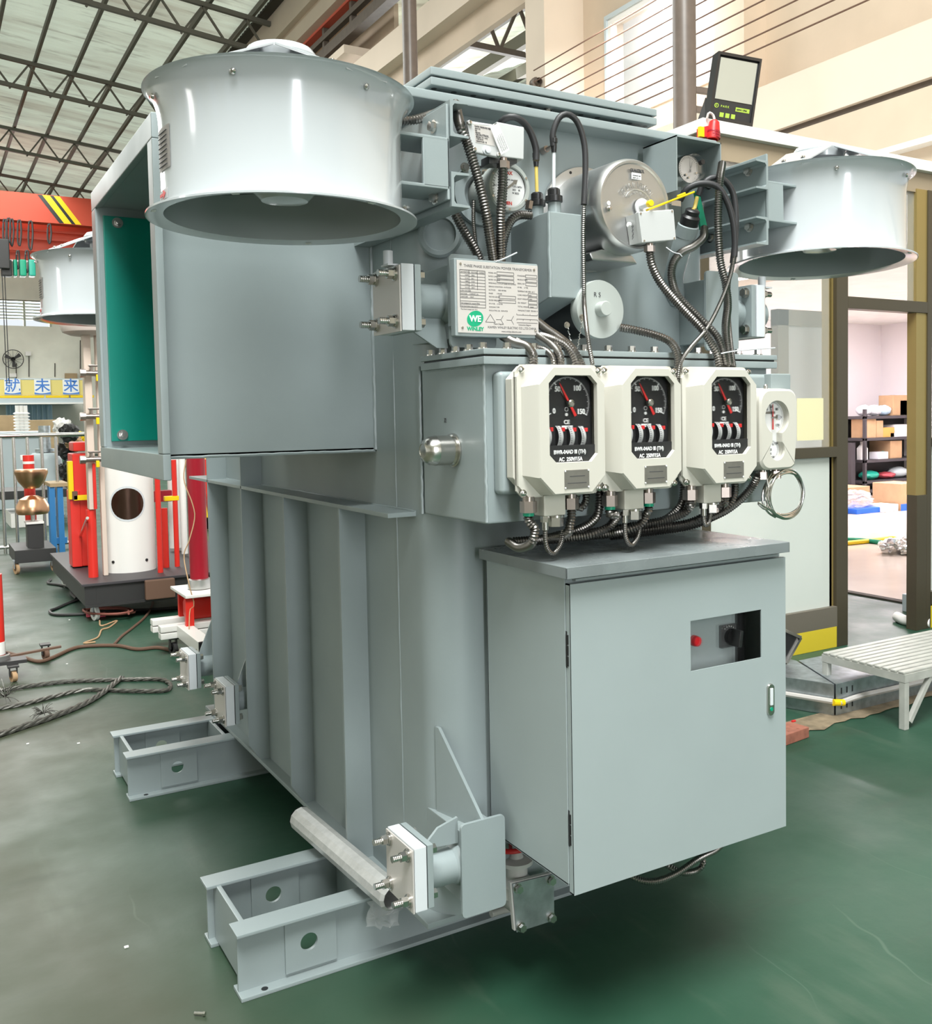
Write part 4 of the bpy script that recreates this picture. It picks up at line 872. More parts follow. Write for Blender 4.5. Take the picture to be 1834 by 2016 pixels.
cond('black rubber hose arching to the yellow tube on the sump box', [(975, 262, 2.12), (990, 236, 2.07), (1015, 231, 2.05), (1040, 253, 2.05), (1054, 290, 2.05), (1055, 316, 2.05)], 0.0085, **hs)
y1 = syf+0.025
cond('black rubber hose arching from the white tube down the front of the sump box', [(1089, 288, y1), (1088, 262, y1), (1100, 232, y1-0.005), (1118, 225, y1-0.01), (1137, 242, y1-0.015), (1150, 285, y1-0.02), (1152, 340, y1-0.025), (1149, 403, y1-0.03)], 0.0078, **hs)
cond('thin armoured capillary dropping past the round cap to the left gauge', [(1149, 400, y1-0.03), (1148, 460, y1-0.03), (1149, 540, y1-0.035), (1150, 600, y1-0.05), (1156, 660, 1.88), (1166, 718, 1.86)], RT, pit=0.005)
cond('steel conduit falling from the can switch box toward the right gauge', [(1278, 495, 1.94), (1284, 525, 1.94), (1302, 560, 1.94), (1340, 605, 1.93), (1382, 650, 1.91), (1408, 690, 1.88), (1416, 722, 1.87)], RB)
cond('steel conduit snaking from the green bar past the slanting pipe', [(1386, 449, 2.055), (1384, 467, 2.04), (1365, 485, 2.03), (1340, 498, 2.02), (1324, 520, 2.01), (1322, 550, 2.0), (1336, 585, 1.97), (1380, 630, 1.93), (1414, 668, 1.9), (1428, 722, 1.87)], RB)
cond('steel conduit hanging from the right fan channel in front of the black hoses', [(1421, 322, 2.02), (1416, 360, 1.995), (1413, 430, 1.985), (1417, 510, 1.98), (1428, 560, 1.97), (1432, 600, 1.95), (1428, 650, 1.92), (1436, 722, 1.875)], RB)
cond('black rubber hose from the angled pipe arching over the vertical conduit', [(1374, 385, 2.04), (1384, 362, 2.03), (1402, 350, 2.02), (1425, 355, 2.01), (1442, 380, 2.005), (1448, 420, 2.0), (1447, 470, 2.0), (1442, 518, 2.0)], 0.0088, **hs)
cond('black rubber hose arching from behind the can over the vertical conduit', [(1338, 395, 2.05), (1352, 372, 2.03), (1380, 361, 2.01), (1412, 368, 1.99), (1432, 400, 1.98), (1443, 440, 1.975), (1446, 480, 1.975), (1445, 506, 1.975)], 0.0088, **hs)
cond('thin armoured capillary from the inner black hose to the right gauge', [(1442, 516, 2.0), (1434, 560, 1.98), (1434, 620, 1.95), (1438, 670, 1.9), (1445, 722, 1.87)], RT, pit=0.005)
cond('thin armoured capillary crossing the conduits down to the middle gauge', [(1445, 503, 1.975), (1438, 540, 1.965), (1420, 590, 1.945), (1392, 645, 1.91), (1358, 685, 1.875), (1340, 712, 1.86), (1334, 745, 1.855)], RT, pit=0.005)
cond('steel conduit leaving the round cap toward the middle gauge', [(1222, 645, 1.99), (1250, 650, 1.96), (1290, 660, 1.93), (1320, 674, 1.90), (1334, 700, 1.875), (1334, 735, 1.862)], RB)
cond('steel conduit coming out under the nameplate onto the oil box', [(990, 662, 2.05), (1010, 674, 1.98), (1035, 682, 1.92), (1048, 698, 1.885), (1050, 722, 1.875)], RB)
cond('thin steel conduit under the nameplate, between two thicker ones', [(1005, 664, 2.03), (1040, 680, 1.96), (1070, 688, 1.92), (1086, 702, 1.885), (1091, 722, 1.875)], 0.0075, pit=0.006)
cond('steel conduit from the nameplate corner over the oil box lid', [(1058, 634, 2.02), (1078, 650, 1.98), (1100, 665, 1.94), (1128, 690, 1.89), (1145, 722, 1.868)], RB)
cond('steel conduit lying lowest in the bundle right of the nameplate', [(1056, 660, 2.02), (1085, 668, 1.95), (1110, 678, 1.91), (1130, 700, 1.88), (1136, 722, 1.868)], RB)
cond('steel conduit rising between the nameplate and the left gauge', [(1060, 662, 2.0), (1085, 680, 1.94), (1100, 700, 1.89), (1102, 722, 1.875)], RB)
# below the gauges: bundle on the cabinet lid
zl = lz1+0.013
def onl(x, y): p = P(x, y, Z=zl); return p
def down(i, dx, path, label, r=RB, ring=True, y=1.855):
    b = Vector((GC[i].x+dx, y, GZ-0.182)); q = [b+Vector((0, 0, 0.012)), b-Vector((0, 0, 0.02))]+[P(a[0], a[1], Z=a[2]) if False else P(a[0], a[1], Y=a[2]) for a in path]
    o = MB().tube(q, r, 12, 0.24, 0.0066).build('flexible_conduit', m_cond); tag(o, label, 'conduit', 'flexible steel conduits')
    if ring: MB().lathe([(r*1.12, 0), (r*1.12, 0.008), (0, 0.008)], b-Vector((0, 0, 0.010)), (0, 0, 1), 16).build('green_sleeve', m_greenp, o)
    return o
down(0, -0.088, [(1052, 1040, 1.85), (1049, 1063, 1.855), (1040, 1074, 1.88), (1020, 1078, 1.93), (1000, 1066, 1.98)], 'green-sleeved steel conduit below the left gauge, bending back on the lid')
down(0, 0.030, [(1121, 1035, 1.86), (1118, 1048, 1.87), (1100, 1055, 1.91), (1060, 1062, 1.97), (1010, 1066, 2.02)], 'steel conduit from the right gland of the left gauge', ring=False)
down(1, -0.088, [(1213, 1015, 1.86), (1200, 1035, 1.88), (1165, 1052, 1.90), (1110, 1060, 1.95), (1050, 1066, 2.0)], 'green-sleeved steel conduit from the left gland of the middle gauge')
down(1, 0.030, [(1272, 1012, 1.86), (1262, 1030, 1.87), (1235, 1043, 1.89), (1200, 1050, 1.93), (1140, 1058, 1.99)], 'green-sleeved steel conduit from the right gland of the middle gauge')
down(2, -0.088, [(1362, 990, 1.86), (1345, 1010, 1.88), (1300, 1026, 1.91), (1230, 1038, 1.95), (1150, 1050, 2.0)], 'steel conduit from the left gland of the right gauge', ring=False)
down(2, 0.030, [(1420, 985, 1.86), (1408, 1002, 1.87), (1360, 1028, 1.90), (1290, 1040, 1.94), (1190, 1052, 2.0)], 'steel conduit from the right gland of the right gauge', ring=False)
cond('steel conduit from the keyhole thermometer sweeping left along the lid', [(1492, 936, TY+0.03), (1480, 958, 1.88), (1455, 985, 1.89), (1415, 1012, 1.90), (1350, 1033, 1.92), (1270, 1043, 1.96), (1180, 1054, 2.02)], RB)
cond('steel conduit dropping behind the right gauge to the lid bundle', [(1447, 940, 1.885), (1444, 975, 1.885), (1425, 1003, 1.90), (1370, 1032, 1.935), (1290, 1046, 1.98), (1200, 1056, 2.03)], RB)
cond('steel conduit dropping behind the middle gauge, left of its gland', [(1180, 960, 1.885), (1179, 1000, 1.885), (1170, 1022, 1.90), (1140, 1042, 1.94), (1090, 1056, 1.99)], RB)
cond('steel conduit dropping in the gap between the middle and right gauges', [(1346, 930, 1.885), (1345, 975, 1.885), (1335, 1002, 1.90), (1300, 1028, 1.945), (1240, 1046, 2.0)], RB)
cond('short looped steel conduit tucked under the right edge of the left gauge', [(1152, 966, 1.885), (1153, 985, 1.88), (1143, 1000, 1.88), (1132, 990, 1.885), (1135, 975, 1.89)], 0.0095)
for i, lab in ((0, 'left'), (1, 'middle'), (2, 'right')):   # U-shaped capillaries
    b = Vector((GC[i].x-0.043, GY+0.055, GZ-0.226)); q = [b+Vector((0, 0, 0.012)), b-Vector((0, 0, 0.03)), b+Vector((0.012, 0.004, -0.052)), b+Vector((0.03, 0.01, -0.058)), b+Vector((0.055, 0.02, -0.04)), b+Vector((0.07, 0.03, -0.012))]
    if i == 2: q = [b+Vector((0, 0, 0.012)), b-Vector((0, 0, 0.012)), b+Vector((0.008, 0.002, -0.026)), b+Vector((0.022, 0.006, -0.020)), b+Vector((0.034, 0.012, 0.006))]
    o = MB().tube(q, 0.0062, 12, 0.16, 0.005).build('capillary_bend', m_cond); tag(o, 'thin U-bent armoured capillary under the %s large gauge' % lab, 'tube')
cond('steel conduit loop sagging under the front edge of the cabinet', [(1215, 1690, 1.9), (1245, 1725, 1.86), (1285, 1735, 1.84), (1330, 1720, 1.84), (1375, 1690, 1.85), (1410, 1672, 1.87), (1430, 1650, 1.9)], 0.0085, pit=0.006)
cond('second conduit loop below the cabinet, curling back on itself', [(1300, 1690, 1.95), (1318, 1706, 1.92), (1345, 1718, 1.90), (1372, 1713, 1.90), (1384, 1698, 1.90), (1375, 1680, 1.93)], 0.0085, pit=0.006)
# cable ties
for lab, pts in (('clear cable tie around conduits with its tail over the right flange', [(1410, 698, 1.87), (1440, 692, 1.868), (1480, 688, 1.87), (1525, 685, 1.88)]), ('clear cable tie tail sticking up above the nameplate', [(975, 515, 2.0), (990, 510, 1.995), (1018, 497, 1.99)]), ('grey cable tie around the slanting pipe and conduit', [(1311, 487, 2.04), (1325, 497, 2.02), (1338, 500, 2.0), (1342, 505, 2.0)])):
    o = MB().tube(PL(pts, None), 0.0017, 6).build('cable_tie', m_plate); tag(o, lab, 'cable tie')
# ---- drain valve at the bottom
dv = P(1052, 1765, Y=2.13); vz = thing('drain_valve', 'cast drain valve with red handwheel and square blanked flange under the cabinet', 'valve', (dv.x, 2.2, 0.05))
A = [P(1005, 1739, Y=2.13), P(1090, 1721, Y=2.13), P(1091, 1812, Y=2.13), P(1017, 1836, Y=2.13)]
A = [Vector((x, 2.13, z)) for x, z in ((A[0].x+0.006, A[0].z-0.004), (A[1].x, A[1].z), (A[2].x, A[2].z), (A[3].x, A[3].z))]
bp_ = MB().prism([A[3], A[2], A[1], A[0]], (0, 0.004, 0), 0.0008).build('cover_plate', m_zinc, vz)
m_cast = mat('cast valve paint', (0.55, 0.54, 0.52), 0.35)
MB().prism([p+Vector((-0.004, 0.006, 0.002)) for p in (A[3], A[2], A[1], A[0])], (0, 0.014, 0), 0.002).build('flange', m_cast, vz)
mc = sum(A, Vector())/4
for p in A: 
    q = p.lerp(mc, 0.2); q.y = 2.13; mb = MB(); mb.cyl(q, q-Vector((0, 0.004, 0)), 0.013, 18); mb.hexb(q-Vector((0, 0.003, 0)), (0, -1, 0), 0.0105, 0.013, False); mb.build('bolt', m_steel, vz)
mb = MB(); mb.cyl(mc+Vector((-0.02, 0.012, 0.0)), mc+Vector((-0.02, 0.10, 0.0)), 0.042, 28); mb.lathe([(0.048, -0.02), (0.048, 0.01), (0.03, 0.03), (0.03, 0.06), (0.045, 0.064), (0.045, 0.074), (0.02, 0.08), (0.012, 0.10), (0, 0.10)], mc+Vector((-0.022, 0.055, 0.03)), (0, 0, 1), 32); mb.build('body', m_cast, vz)
mb = MB(); hc = mc+Vector((-0.03, 0.07, 0.145)); q = [hc+Vector((0.055*math.cos(2*PI*k/24), 0.055*math.sin(2*PI*k/24), 0)) for k in range(25)]; mb.tube(q, 0.007, 10); 
for k in range(3): mb.cyl(hc, hc+Vector((0.055*math.cos(k*2.09), 0.055*math.sin(k*2.09), 0)), 0.005, 8)
mb.cyl(hc-Vector((0, 0, 0.03)), hc+Vector((0, 0, 0.01)), 0.006, 12); mb.build('handwheel', m_red, vz)
mb = MB(); a = P(966, 1798, Y=2.3); mb.tube([a, P(985, 1792, Y=2.3), P(1004, 1788, Y=2.3)], 0.011, 16); mb.build('drain_pipe', m_cast, vz)
# ---- wrapped tube lying on the skid
wa, wb = P(592, 1608, X=0.86), P(775, 1772, Y=2.47); wa = P(592, 1611, Z=0.245); wb = P(775, 1768, Z=0.235)
wt = thing('wrapped_tube', 'grey tube wrapped in clear film lying across the near skid frame', 'tube', (wa+wb)/2)
mb = MB(); d = (wb-wa).normalized(); mb.lathe([(0.036, 0), (0.038, 0.004), (0.038, (wb-wa).length-0.01), (0.03, (wb-wa).length)], wa, d, 12); mb.build('tube', m_wrap, wt, smooth=20)
MB().lathe([(0.037, -0.002), (0.031, -0.003), (0.031, 0.03), (0, 0.03)], wa, d, 24).build('dark_end', m_black, wt)
rnd = random.Random(8); t = bmesh.new(); rows = []
for i in range(9):
    row = []
    for j in range(8):
        o = P(722+i*9, 1770+j*8-i*1.5, Y=2.444-0.0); o += Vector((rnd.uniform(-.008, .008), -0.006-rnd.random()*0.022*math.sin(PI*i/8), rnd.uniform(-.006, .006)))
        row.append(t.verts.new(o))
    rows.append(row)
for i in range(8):
    for j in range(7):
        if i+j < 12 and not (j > 3 and i > 5): t.faces.new((rows[i][j], rows[i+1][j], rows[i+1][j+1], rows[i][j+1]))
bmesh.ops.solidify(t, geom=list(t.faces), thickness=0.0006)
MB().add(t).build('loose_film', m_film, wt, smooth=0)
# ================================================================= THE HALL
def nodes(m): return m.node_tree, m.node_tree.nodes, m.node_tree.links
m_floor = mat('green epoxy floor', (0.05, 0.11, 0.07), 0.3)
nt, nd, lk_ = nodes(m_floor); bs = nd['Principled BSDF']
tc_ = nd.new('ShaderNodeTexCoord')
def noise(scale, detail=6, sx=1, sy=1, rough=0.55):
    mp = nd.new('ShaderNodeMapping'); mp.inputs['Scale'].default_value = (sx, sy, 1); lk_.new(tc_.outputs['Object'], mp.inputs[0])
    n = nd.new('ShaderNodeTexNoise'); n.inputs['Scale'].default_value = scale; n.inputs['Detail'].default_value = detail; n.inputs['Roughness'].default_value = rough
    lk_.new(mp.outputs[0], n.inputs['Vector']); return n.outputs['Fac']
def ramp(src, a, b, lo=0, hi=1):
    r = nd.new('ShaderNodeMapRange'); r.inputs[1].default_value = a; r.inputs[2].default_value = b; r.inputs[3].default_value = lo; r.inputs[4].default_value = hi; lk_.new(src, r.inputs[0]); return r.outputs[0]
def mixc(fac, a, b):
    x = nd.new('ShaderNodeMix'); x.data_type = 'RGBA'
    for i, v in ((6, a), (7, b)):
        if isinstance(v, tuple): x.inputs[i].default_value = (*v, 1)
        else: lk_.new(v, x.inputs[i])
    if isinstance(fac, float): x.inputs[0].default_value = fac
    else: lk_.new(fac, x.inputs[0])
    return x.outputs[2]
def mathn(op, a, b):
    x = nd.new('ShaderNodeMath'); x.operation = op
    for i, v in ((0, a), (1, b)):
        if isinstance(v, (int, float)): x.inputs[i].default_value = v
        else: lk_.new(v, x.inputs[i])
    return x.outputs[0]
sep = nd.new('ShaderNodeSeparateXYZ'); lk_.new(tc_.outputs['Object'], sep.inputs[0])
base = mixc(ramp(noise(0.8), 0.35, 0.7), (0.014, 0.054, 0.031), (0.034, 0.086, 0.056))
wear = ramp(mathn('ADD', noise(0.55, 5), mathn('MULTIPLY', mathn('SUBTRACT', 0.75, sep.outputs['X']), 0.42)), 0.34, 0.74)   # the busy aisle is worn olive-grey
base = mixc(wear, base, (0.052, 0.060, 0.038))
base = mixc(ramp(noise(1.6, 8, 3.0, 0.6), 0.58, 0.78, 0, 0.4), base, (0.12, 0.145, 0.11))
base = mixc(ramp(noise(3.1, 8, 0.5, 2.0), 0.60, 0.78, 0, 0.5), base, (0.03, 0.04, 0.028))
sc1 = nd.new('ShaderNodeTexWave'); sc1.inputs['Scale'].default_value = 0.9; sc1.inputs['Distortion'].default_value = 9; sc1.inputs['Detail'].default_value = 4; sc1.inputs['Detail Scale'].default_value = 0.6
lk_.new(tc_.outputs['Object'], sc1.inputs[0])
base = mixc(mathn('MULTIPLY', ramp(sc1.outputs['Fac'], 0.9993, 1.0), ramp(noise(0.9, 3), 0.52, 0.64, 0, 0.1)), base, (0.4, 0.45, 0.4))
lk_.new(base, bs.inputs['Base Color']); lk_.new(ramp(noise(2.2, 7), 0.3, 0.7, 0.34, 0.58), bs.inputs['Roughness']); bs.inputs['Specular IOR Level'].default_value = 0.35
bmp = nd.new('ShaderNodeBump'); bmp.inputs['Strength'].default_value = 0.12; bmp.inputs['Distance'].default_value = 0.01; lk_.new(noise(9, 5), bmp.inputs['Height']); lk_.new(bmp.outputs[0], bs.inputs['Normal'])
m_wall = mat('cream plaster', (0.62, 0.50, 0.385), 0.8, var=0.07, vscale=1.2)
m_wall2 = mat('pale plaster beam', (0.70, 0.59, 0.485), 0.75, var=0.05, vscale=0.8)
m_wallg = mat('grey plaster end wall', (0.80, 0.80, 0.71), 0.85, var=0.16, vscale=0.5)
m_dark = mat('dark gap', (0.05, 0.04, 0.03), 0.8)
m_truss = mat('truss steel', (0.12, 0.112, 0.09), 0.6)
m_brown = mat('brown steel', (0.10, 0.075, 0.058), 0.5, var=0.15, vscale=8)
m_pipe = mat('brown pipe paint', (0.135, 0.105, 0.088), 0.38, var=0.1, vscale=10)
m_roof = mat('corrugated roof sheet', (0.6, 0.64, 0.55), 0.7)
nt, nd, lk_ = nodes(m_roof); bs = nd['Principled BSDF']; tc_ = nd.new('ShaderNodeTexCoord'); sep = None
rc = mixc(ramp(noise(1.0, 6, 0.12, 0.9), 0.42, 0.68, 0, 0.75), (0.84, 0.87, 0.69), (0.46, 0.38, 0.28))
rc = mixc(ramp(noise(2.6, 6, 0.25, 1.6), 0.55, 0.75, 0, 0.7), rc, (0.30, 0.25, 0.19))
lk_.new(rc, bs.inputs['Base Color'])
tl = nd.new('ShaderNodeBsdfTranslucent'); lk_.new(rc, tl.inputs[0]); ms = nd.new('ShaderNodeMixShader'); ms.inputs[0].default_value = 0.6
out = nd['Material Output']; lk_.new(bs.outputs[0], ms.inputs[1]); lk_.new(tl.outputs[0], ms.inputs[2]); lk_.new(ms.outputs[0], out.inputs[0])
m_bronze = mat('bronze aluminium frame', (0.10, 0.083, 0.055), 0.38, 0.5)
m_brassfr = mat('golden frame face', (0.36, 0.27, 0.10), 0.4, 0.55)
m_frost = mat('frosted glass', (0.66, 0.70, 0.66), 0.35, trans=0.25)
m_pane = mat('window glass', (0.85, 0.9, 0.88), 0.03, alpha=0.12)
m_whitewall = mat('white painted wall', (0.80, 0.76, 0.78), 0.7)
m_tile = mat('beige floor tile', (0.72, 0.62, 0.54), 0.14, var=0.05, vscale=2)
m_slab = mat('white painted slab', (0.74, 0.73, 0.70), 0.6, var=0.06, vscale=4)
m_kick = mat('yellow kick plate', (0.62, 0.48, 0.03), 0.5)
m_bench = mat('white painted step', (0.40, 0.40, 0.37), 0.45, var=0.12, vscale=15)
m_card = mat('cardboard', (0.46, 0.29, 0.16), 0.8, var=0.06, vscale=10)
m_blue = mat('blue plastic', (0.01, 0.12, 0.62), 0.4)
m_shelf = mat('dark shelf steel', (0.045, 0.04, 0.045), 0.5)
m_crane = mat('crane red paint', (0.52, 0.06, 0.025), 0.5, var=0.08, vscale=0.7)
m_darkred = mat('dark red enamel', (0.30, 0.008, 0.02), 0.3)
m_brightred = mat('bright red enamel', (0.68, 0.025, 0.015), 0.4)
m_wht = mat('white enamel', (0.82, 0.80, 0.77), 0.35)
m_copper = mat('spun copper', (0.72, 0.42, 0.25), 0.28, 1.0)
m_blk = mat('black steel', (0.025, 0.024, 0.024), 0.5)
m_beige = mat('beige enamel', (0.66, 0.54, 0.46), 0.4)
m_gblue = mat('pale blue grey enamel', (0.50, 0.57, 0.60), 0.4)
m_wood = mat('crate wood', (0.42, 0.30, 0.17), 0.7, var=0.1, vscale=4)
m_bluep = mat('blue steel', (0.03, 0.20, 0.48), 0.45)
m_cable = mat('brown cable', (0.13, 0.07, 0.045), 0.7)
m_rope = mat('wire rope', (0.16, 0.155, 0.14), 0.45, 0.7, var=0.3, vscale=60)
m_ltblue = mat('blue curtain film', (0.55, 0.72, 0.86), 0.5)
m_signb = mat('sign blue', (0.05, 0.20, 0.62), 0.5)
m_yelsheet = mat('yellow barrier sheet', (0.80, 0.66, 0.22), 0.6)
m_foil = mat('silver foil', (0.8, 0.8, 0.8), 0.18, 1.0, bump=1.0, bscale=25)
m_led = mat('floodlight diffuser', (0.34, 0.335, 0.285), 0.35)
m_lime = mat('lime print', (0.30, 0.42, 0.05), 0.5)

XW, YE, XL, YB = 8.0, 50.0, -14.0, -12.0
struct(MB().box((XL, YB, -0.2), (XW+12, YE, 0)).build('floor', m_floor))
# corrugated roof, purlins and trusses
def roofz(x): return 11.5+0.1*(8-x)
t = bmesh.new(); n = 620; rows = []
for i in range(n+1):
    y = YB+(YE-YB)*i/n; dz = 0.03*(0 if i % 2 else 1); rows.append([t.verts.new((x, y, roofz(x)+dz+0.22)) for x in (XL, XW+0.1)])
for A, B in zip(rows, rows[1:]): t.faces.new((A[0], A[1], B[1], B[0]))
struct(MB().add(t).build('ceiling', m_roof, smooth=0))
for k in range(19):
    x = 7.55-k*1.06; struct(MB().box((x-0.04, YB, roofz(x)+0.05), (x+0.04, YE, roofz(x)+0.2)).build('purlin', m_truss))
def rod(mb, a, b, w):
    a, b = Vector(a), Vector(b); q = (b-a).to_track_quat('Z', 'Y').to_matrix().to_4x4(); L = (b-a).length
    mb.box((-w/2, -w/2, 0), (w/2, w/2, L), 0, mtx=Matrix.Translation(a) @ q)
for k in range(7):
    y = 46.5-k*7.3; mb = MB(); dp_ = 0.75
    rod(mb, (XL, y, roofz(XL)), (XW, y, roofz(XW)), 0.11); rod(mb, (XL, y, roofz(XL)-dp_), (XW, y, roofz(XW)-dp_), 0.11)
    for j in range(20):
        x = XW-0.1-j*1.06; rod(mb, (x, y, roofz(x)-dp_), (x-0.53, y, roofz(x)), 0.05); rod(mb, (x-0.53, y, roofz(x)), (x-1.06, y, roofz(x)-dp_), 0.05)
    struct(mb.build('roof_truss', m_truss, smooth=0))
# right side: stacked longitudinal beams, pillars, window bay
def beam(nm, z0, z1, m, x0=XW, x1=XW+0.5, y0=YB, y1=YE): o = struct(MB().box((x0, y0, z0), (x1, y1, z1)).build(nm, m)); return o
beam('beam_eave', 11.03, 11.75, m_wall2); beam('beam_eave', 10.80, 11.03, m_wall, XW+0.15); beam('beam_crane', 10.46, 10.80, m_wall2); beam('beam_crane', 10.24, 10.46, m_wall, XW+0.2)
beam('beam_rail', 10.18, 10.24, m_crane, XW-0.02, XW+0.2, 12); beam('gutter', 11.70, 11.92, m_dark, XW-0.25, XW+0.05)
mb = MB()
rod(mb, (XW+0.05, 12.2, 9.95), (XW+0.05, YE, 9.95), 0.12); rod(mb, (XW+0.1, 12.2, 9.62), (XW+0.1, YE, 9.62), 0.22)
for k in range(22): rod(mb, (XW+0.08, 13+k*1.6, 9.6), (XW+0.08, 13+k*1.6, 10.2), 0.12)
struct(mb.build('beam_truss', m_brown, smooth=0))
beam('wall_right_upper', 9.30, 10.2, m_wall, XW+0.6, XW+0.7, 18.5); beam('ledge', 9.15, 9.32, m_wall2, XW-0.1, XW+0.7, 19.5)
beam('beam_lintel', 8.33, 8.86, m_wall2, XW, XW+0.35, 12.0); beam('beam_lintel', 7.9, 8.33, m_wall, XW+0.28, XW+0.4, 12.0)
# bay wall with window (recessed) between pillars
wx = 8.7
win = [(8.96, 11.42, 5.66, 7.14)]
y0, y1, z0, z1 = win[0]
mb = MB(); mb.box((wx, YB, 5.0), (wx+0.25, y0, 11)); mb.box((wx, y1, 3.0), (wx+0.25, 12.3, 11)); mb.box((wx, y0, 3.0), (wx+0.25, y1, z0)); mb.box((wx, y0, z1), (wx+0.25, y1, 11))
struct(mb.build('wall_right', m_wall))
wn = struct(thing('window_1', 'x', 'x', (wx, y0, z0))); del wn['label']; del wn['category']
mb = MB(); 
for a, b in (((y0, z0+0.0701), (y0+0.07, z1-0.0701)), ((y1-0.07, z0+0.0701), (y1, z1-0.0701)), ((y0, z0), (y1, z0+0.07)), ((y0, z1-0.07), (y1, z1)), ((10.12, z0+0.0701), (10.22, z1-0.0701))): mb.box((wx-0.03, a[0], a[1]), (wx+0.08, b[0], b[1]))
mb.build('window_frame', m_wht, wn); mb = MB()
for a, b in (((y0, y0), (0, 0)),): pass
mb.box((wx-0.06, y1+0.001, z0), (wx-0.02, y1+0.05, z1)); mb.box((wx-0.06, y0, z1+0.001), (wx-0.02, y1+0.05, z1+0.06)); mb.build('window_casing', m_gblue, wn)
MB().box((wx+0.03, y0+0.05, z0+0.05), (wx+0.036, y1-0.05, z1-0.05)).build('window_pane', m_pane, wn)
# office behind that window
mb = MB(); mb.box((wx+2.2, 6, 5.0), (wx+2.3, 14, 8)); struct(mb.build('wall_office', m_whitewall)); struct(MB().box((wx+0.2, 6, 7.55), (wx+2.3, 14, 7.6)).build('ceiling_office', m_whitewall))
struct(MB().box((XW, 12.06, 3.0), (wx+0.1, 12.57, 9.2)).build('pillar_1', m_wall2)); struct(MB().box((XW+0.35, 8.4, 5.0), (wx+0.1, 8.9, 9.2)).build('pillar_2', m_wall))
beam('beam_spandrel', 4.52, 5.04, m_wall2, XW, XW+0.8, YB, 12.06); beam('beam_gap', 4.44, 4.52, m_brown, XW+0.06, XW+0.5, YB, 12.06); beam('beam_low', 3.98, 4.45, m_wall, XW+0.02, XW+0.5, YB, 12.06)
beam('trim_1', 3.93, 3.985, m_wht, XW-0.04, XW+0.3, YB, 12.06); beam('wall_right_low', 3.0, 3.93, m_wall, XW+0.1, XW+0.5, YB, 12.06)
for i, (y, z, l) in enumerate(((6.9, 4.72, .5), (6.4, 4.3, .3))):
    pass
# neighbouring bay seen through the openings
t = bmesh.new(); rows = []
for i in range(261):
    y = 8+44*i/260; rows.append([t.verts.new((x, y, 9.9+(0.03 if i % 2 else 0)+(x-8.5)*0.22)) for x in (8.5, 22)])
for A, B in zip(rows, rows[1:]): t.faces.new((A[0], A[1], B[1], B[0]))
struct(MB().add(t).build('ceiling_bay', m_roof, smooth=0))
for k in range(6): x = 9.6+k*1.7; struct(MB().box((x-0.09, 8, 9.50+(x-8.5)*0.22), (x+0.09, 50, 9.82+(x-8.5)*0.22)).build('purlin_bay', m_truss))
for y in (17.5, 26): 
    mb = MB(); zt_ = lambda x: 9.45+(x-8.5)*0.0; 
    rod(mb, (8.5, y, 10.0), (22, y, 10.0), 0.12); rod(mb, (8.5, y, 9.0), (22, y, 9.0), 0.12)
    for j in range(14): x = 8.6+j*0.95; rod(mb, (x, y, 9.0), (x+0.48, y, 10.0), 0.06); rod(mb, (x+0.48, y, 10.0), (x+0.95, y, 9.0), 0.06)
    struct(mb.build('truss_bay', m_brown, smooth=0))
struct(MB().box((16, 8, 3), (16.3, 50, 13)).build('wall_bay', m_whitewall))
# end wall, left wall, rear wall (openings give the daylight)
wy0, wy1 = P(0, 640, Y=YE-0.1), P(98, 594, Y=YE-0.1)
mb = MB(); xa_, xb_, za_, zb_ = wy0.x-2.5, wy1.x, wy0.z, wy1.z
mb.box((XL, YE, 0), (xa_, YE+0.3, 13)); mb.box((xb_, YE, 0), (XW+12, YE+0.3, 13)); mb.box((xa_, YE, 0), (xb_, YE+0.3, za_)); mb.box((xa_, YE, zb_), (xb_, YE+0.3, 13))
struct(mb.build('wall_end', m_wallg))
wn = struct(thing('window_2', 'x', 'x', (xa_, YE, za_))); del wn['label']; del wn['category']
mb = MB()
for k in range(7): z = za_+(zb_-za_)*(0.28+0.72*k/6); mb.box((xa_, YE, z-0.03), (xb_, YE+0.05, z+0.03))
for k in range(8): x = xb_-k*1.08; mb.box((x-0.05, YE-0.02, za_), (x+0.05, YE+0.06, zb_))
mb.build('window_bars', mat('pale green bars', (0.45, 0.5, 0.42), 0.5), wn)
mb = MB(); mb.box((XL-0.3, YB, 0), (XL, YE, 1.2)); mb.box((XL-0.3, YB, 7.0), (XL, YE, 14))
for k in range(16): y = YB+k*4.1; mb.box((XL-0.3, y, 1.2), (XL, y+2.9, 7.0))
struct(mb.build('wall_left', m_wallg))
mb = MB(); mb.box((XL, YB-0.3, 0), (-2.6, YB, 14)); mb.box((1.4, YB-0.3, 0), (XW+12, YB, 14)); mb.box((-2.6, YB-0.3, 8.2), (1.4, YB, 14)); struct(mb.build('wall_rear', m_wallg))
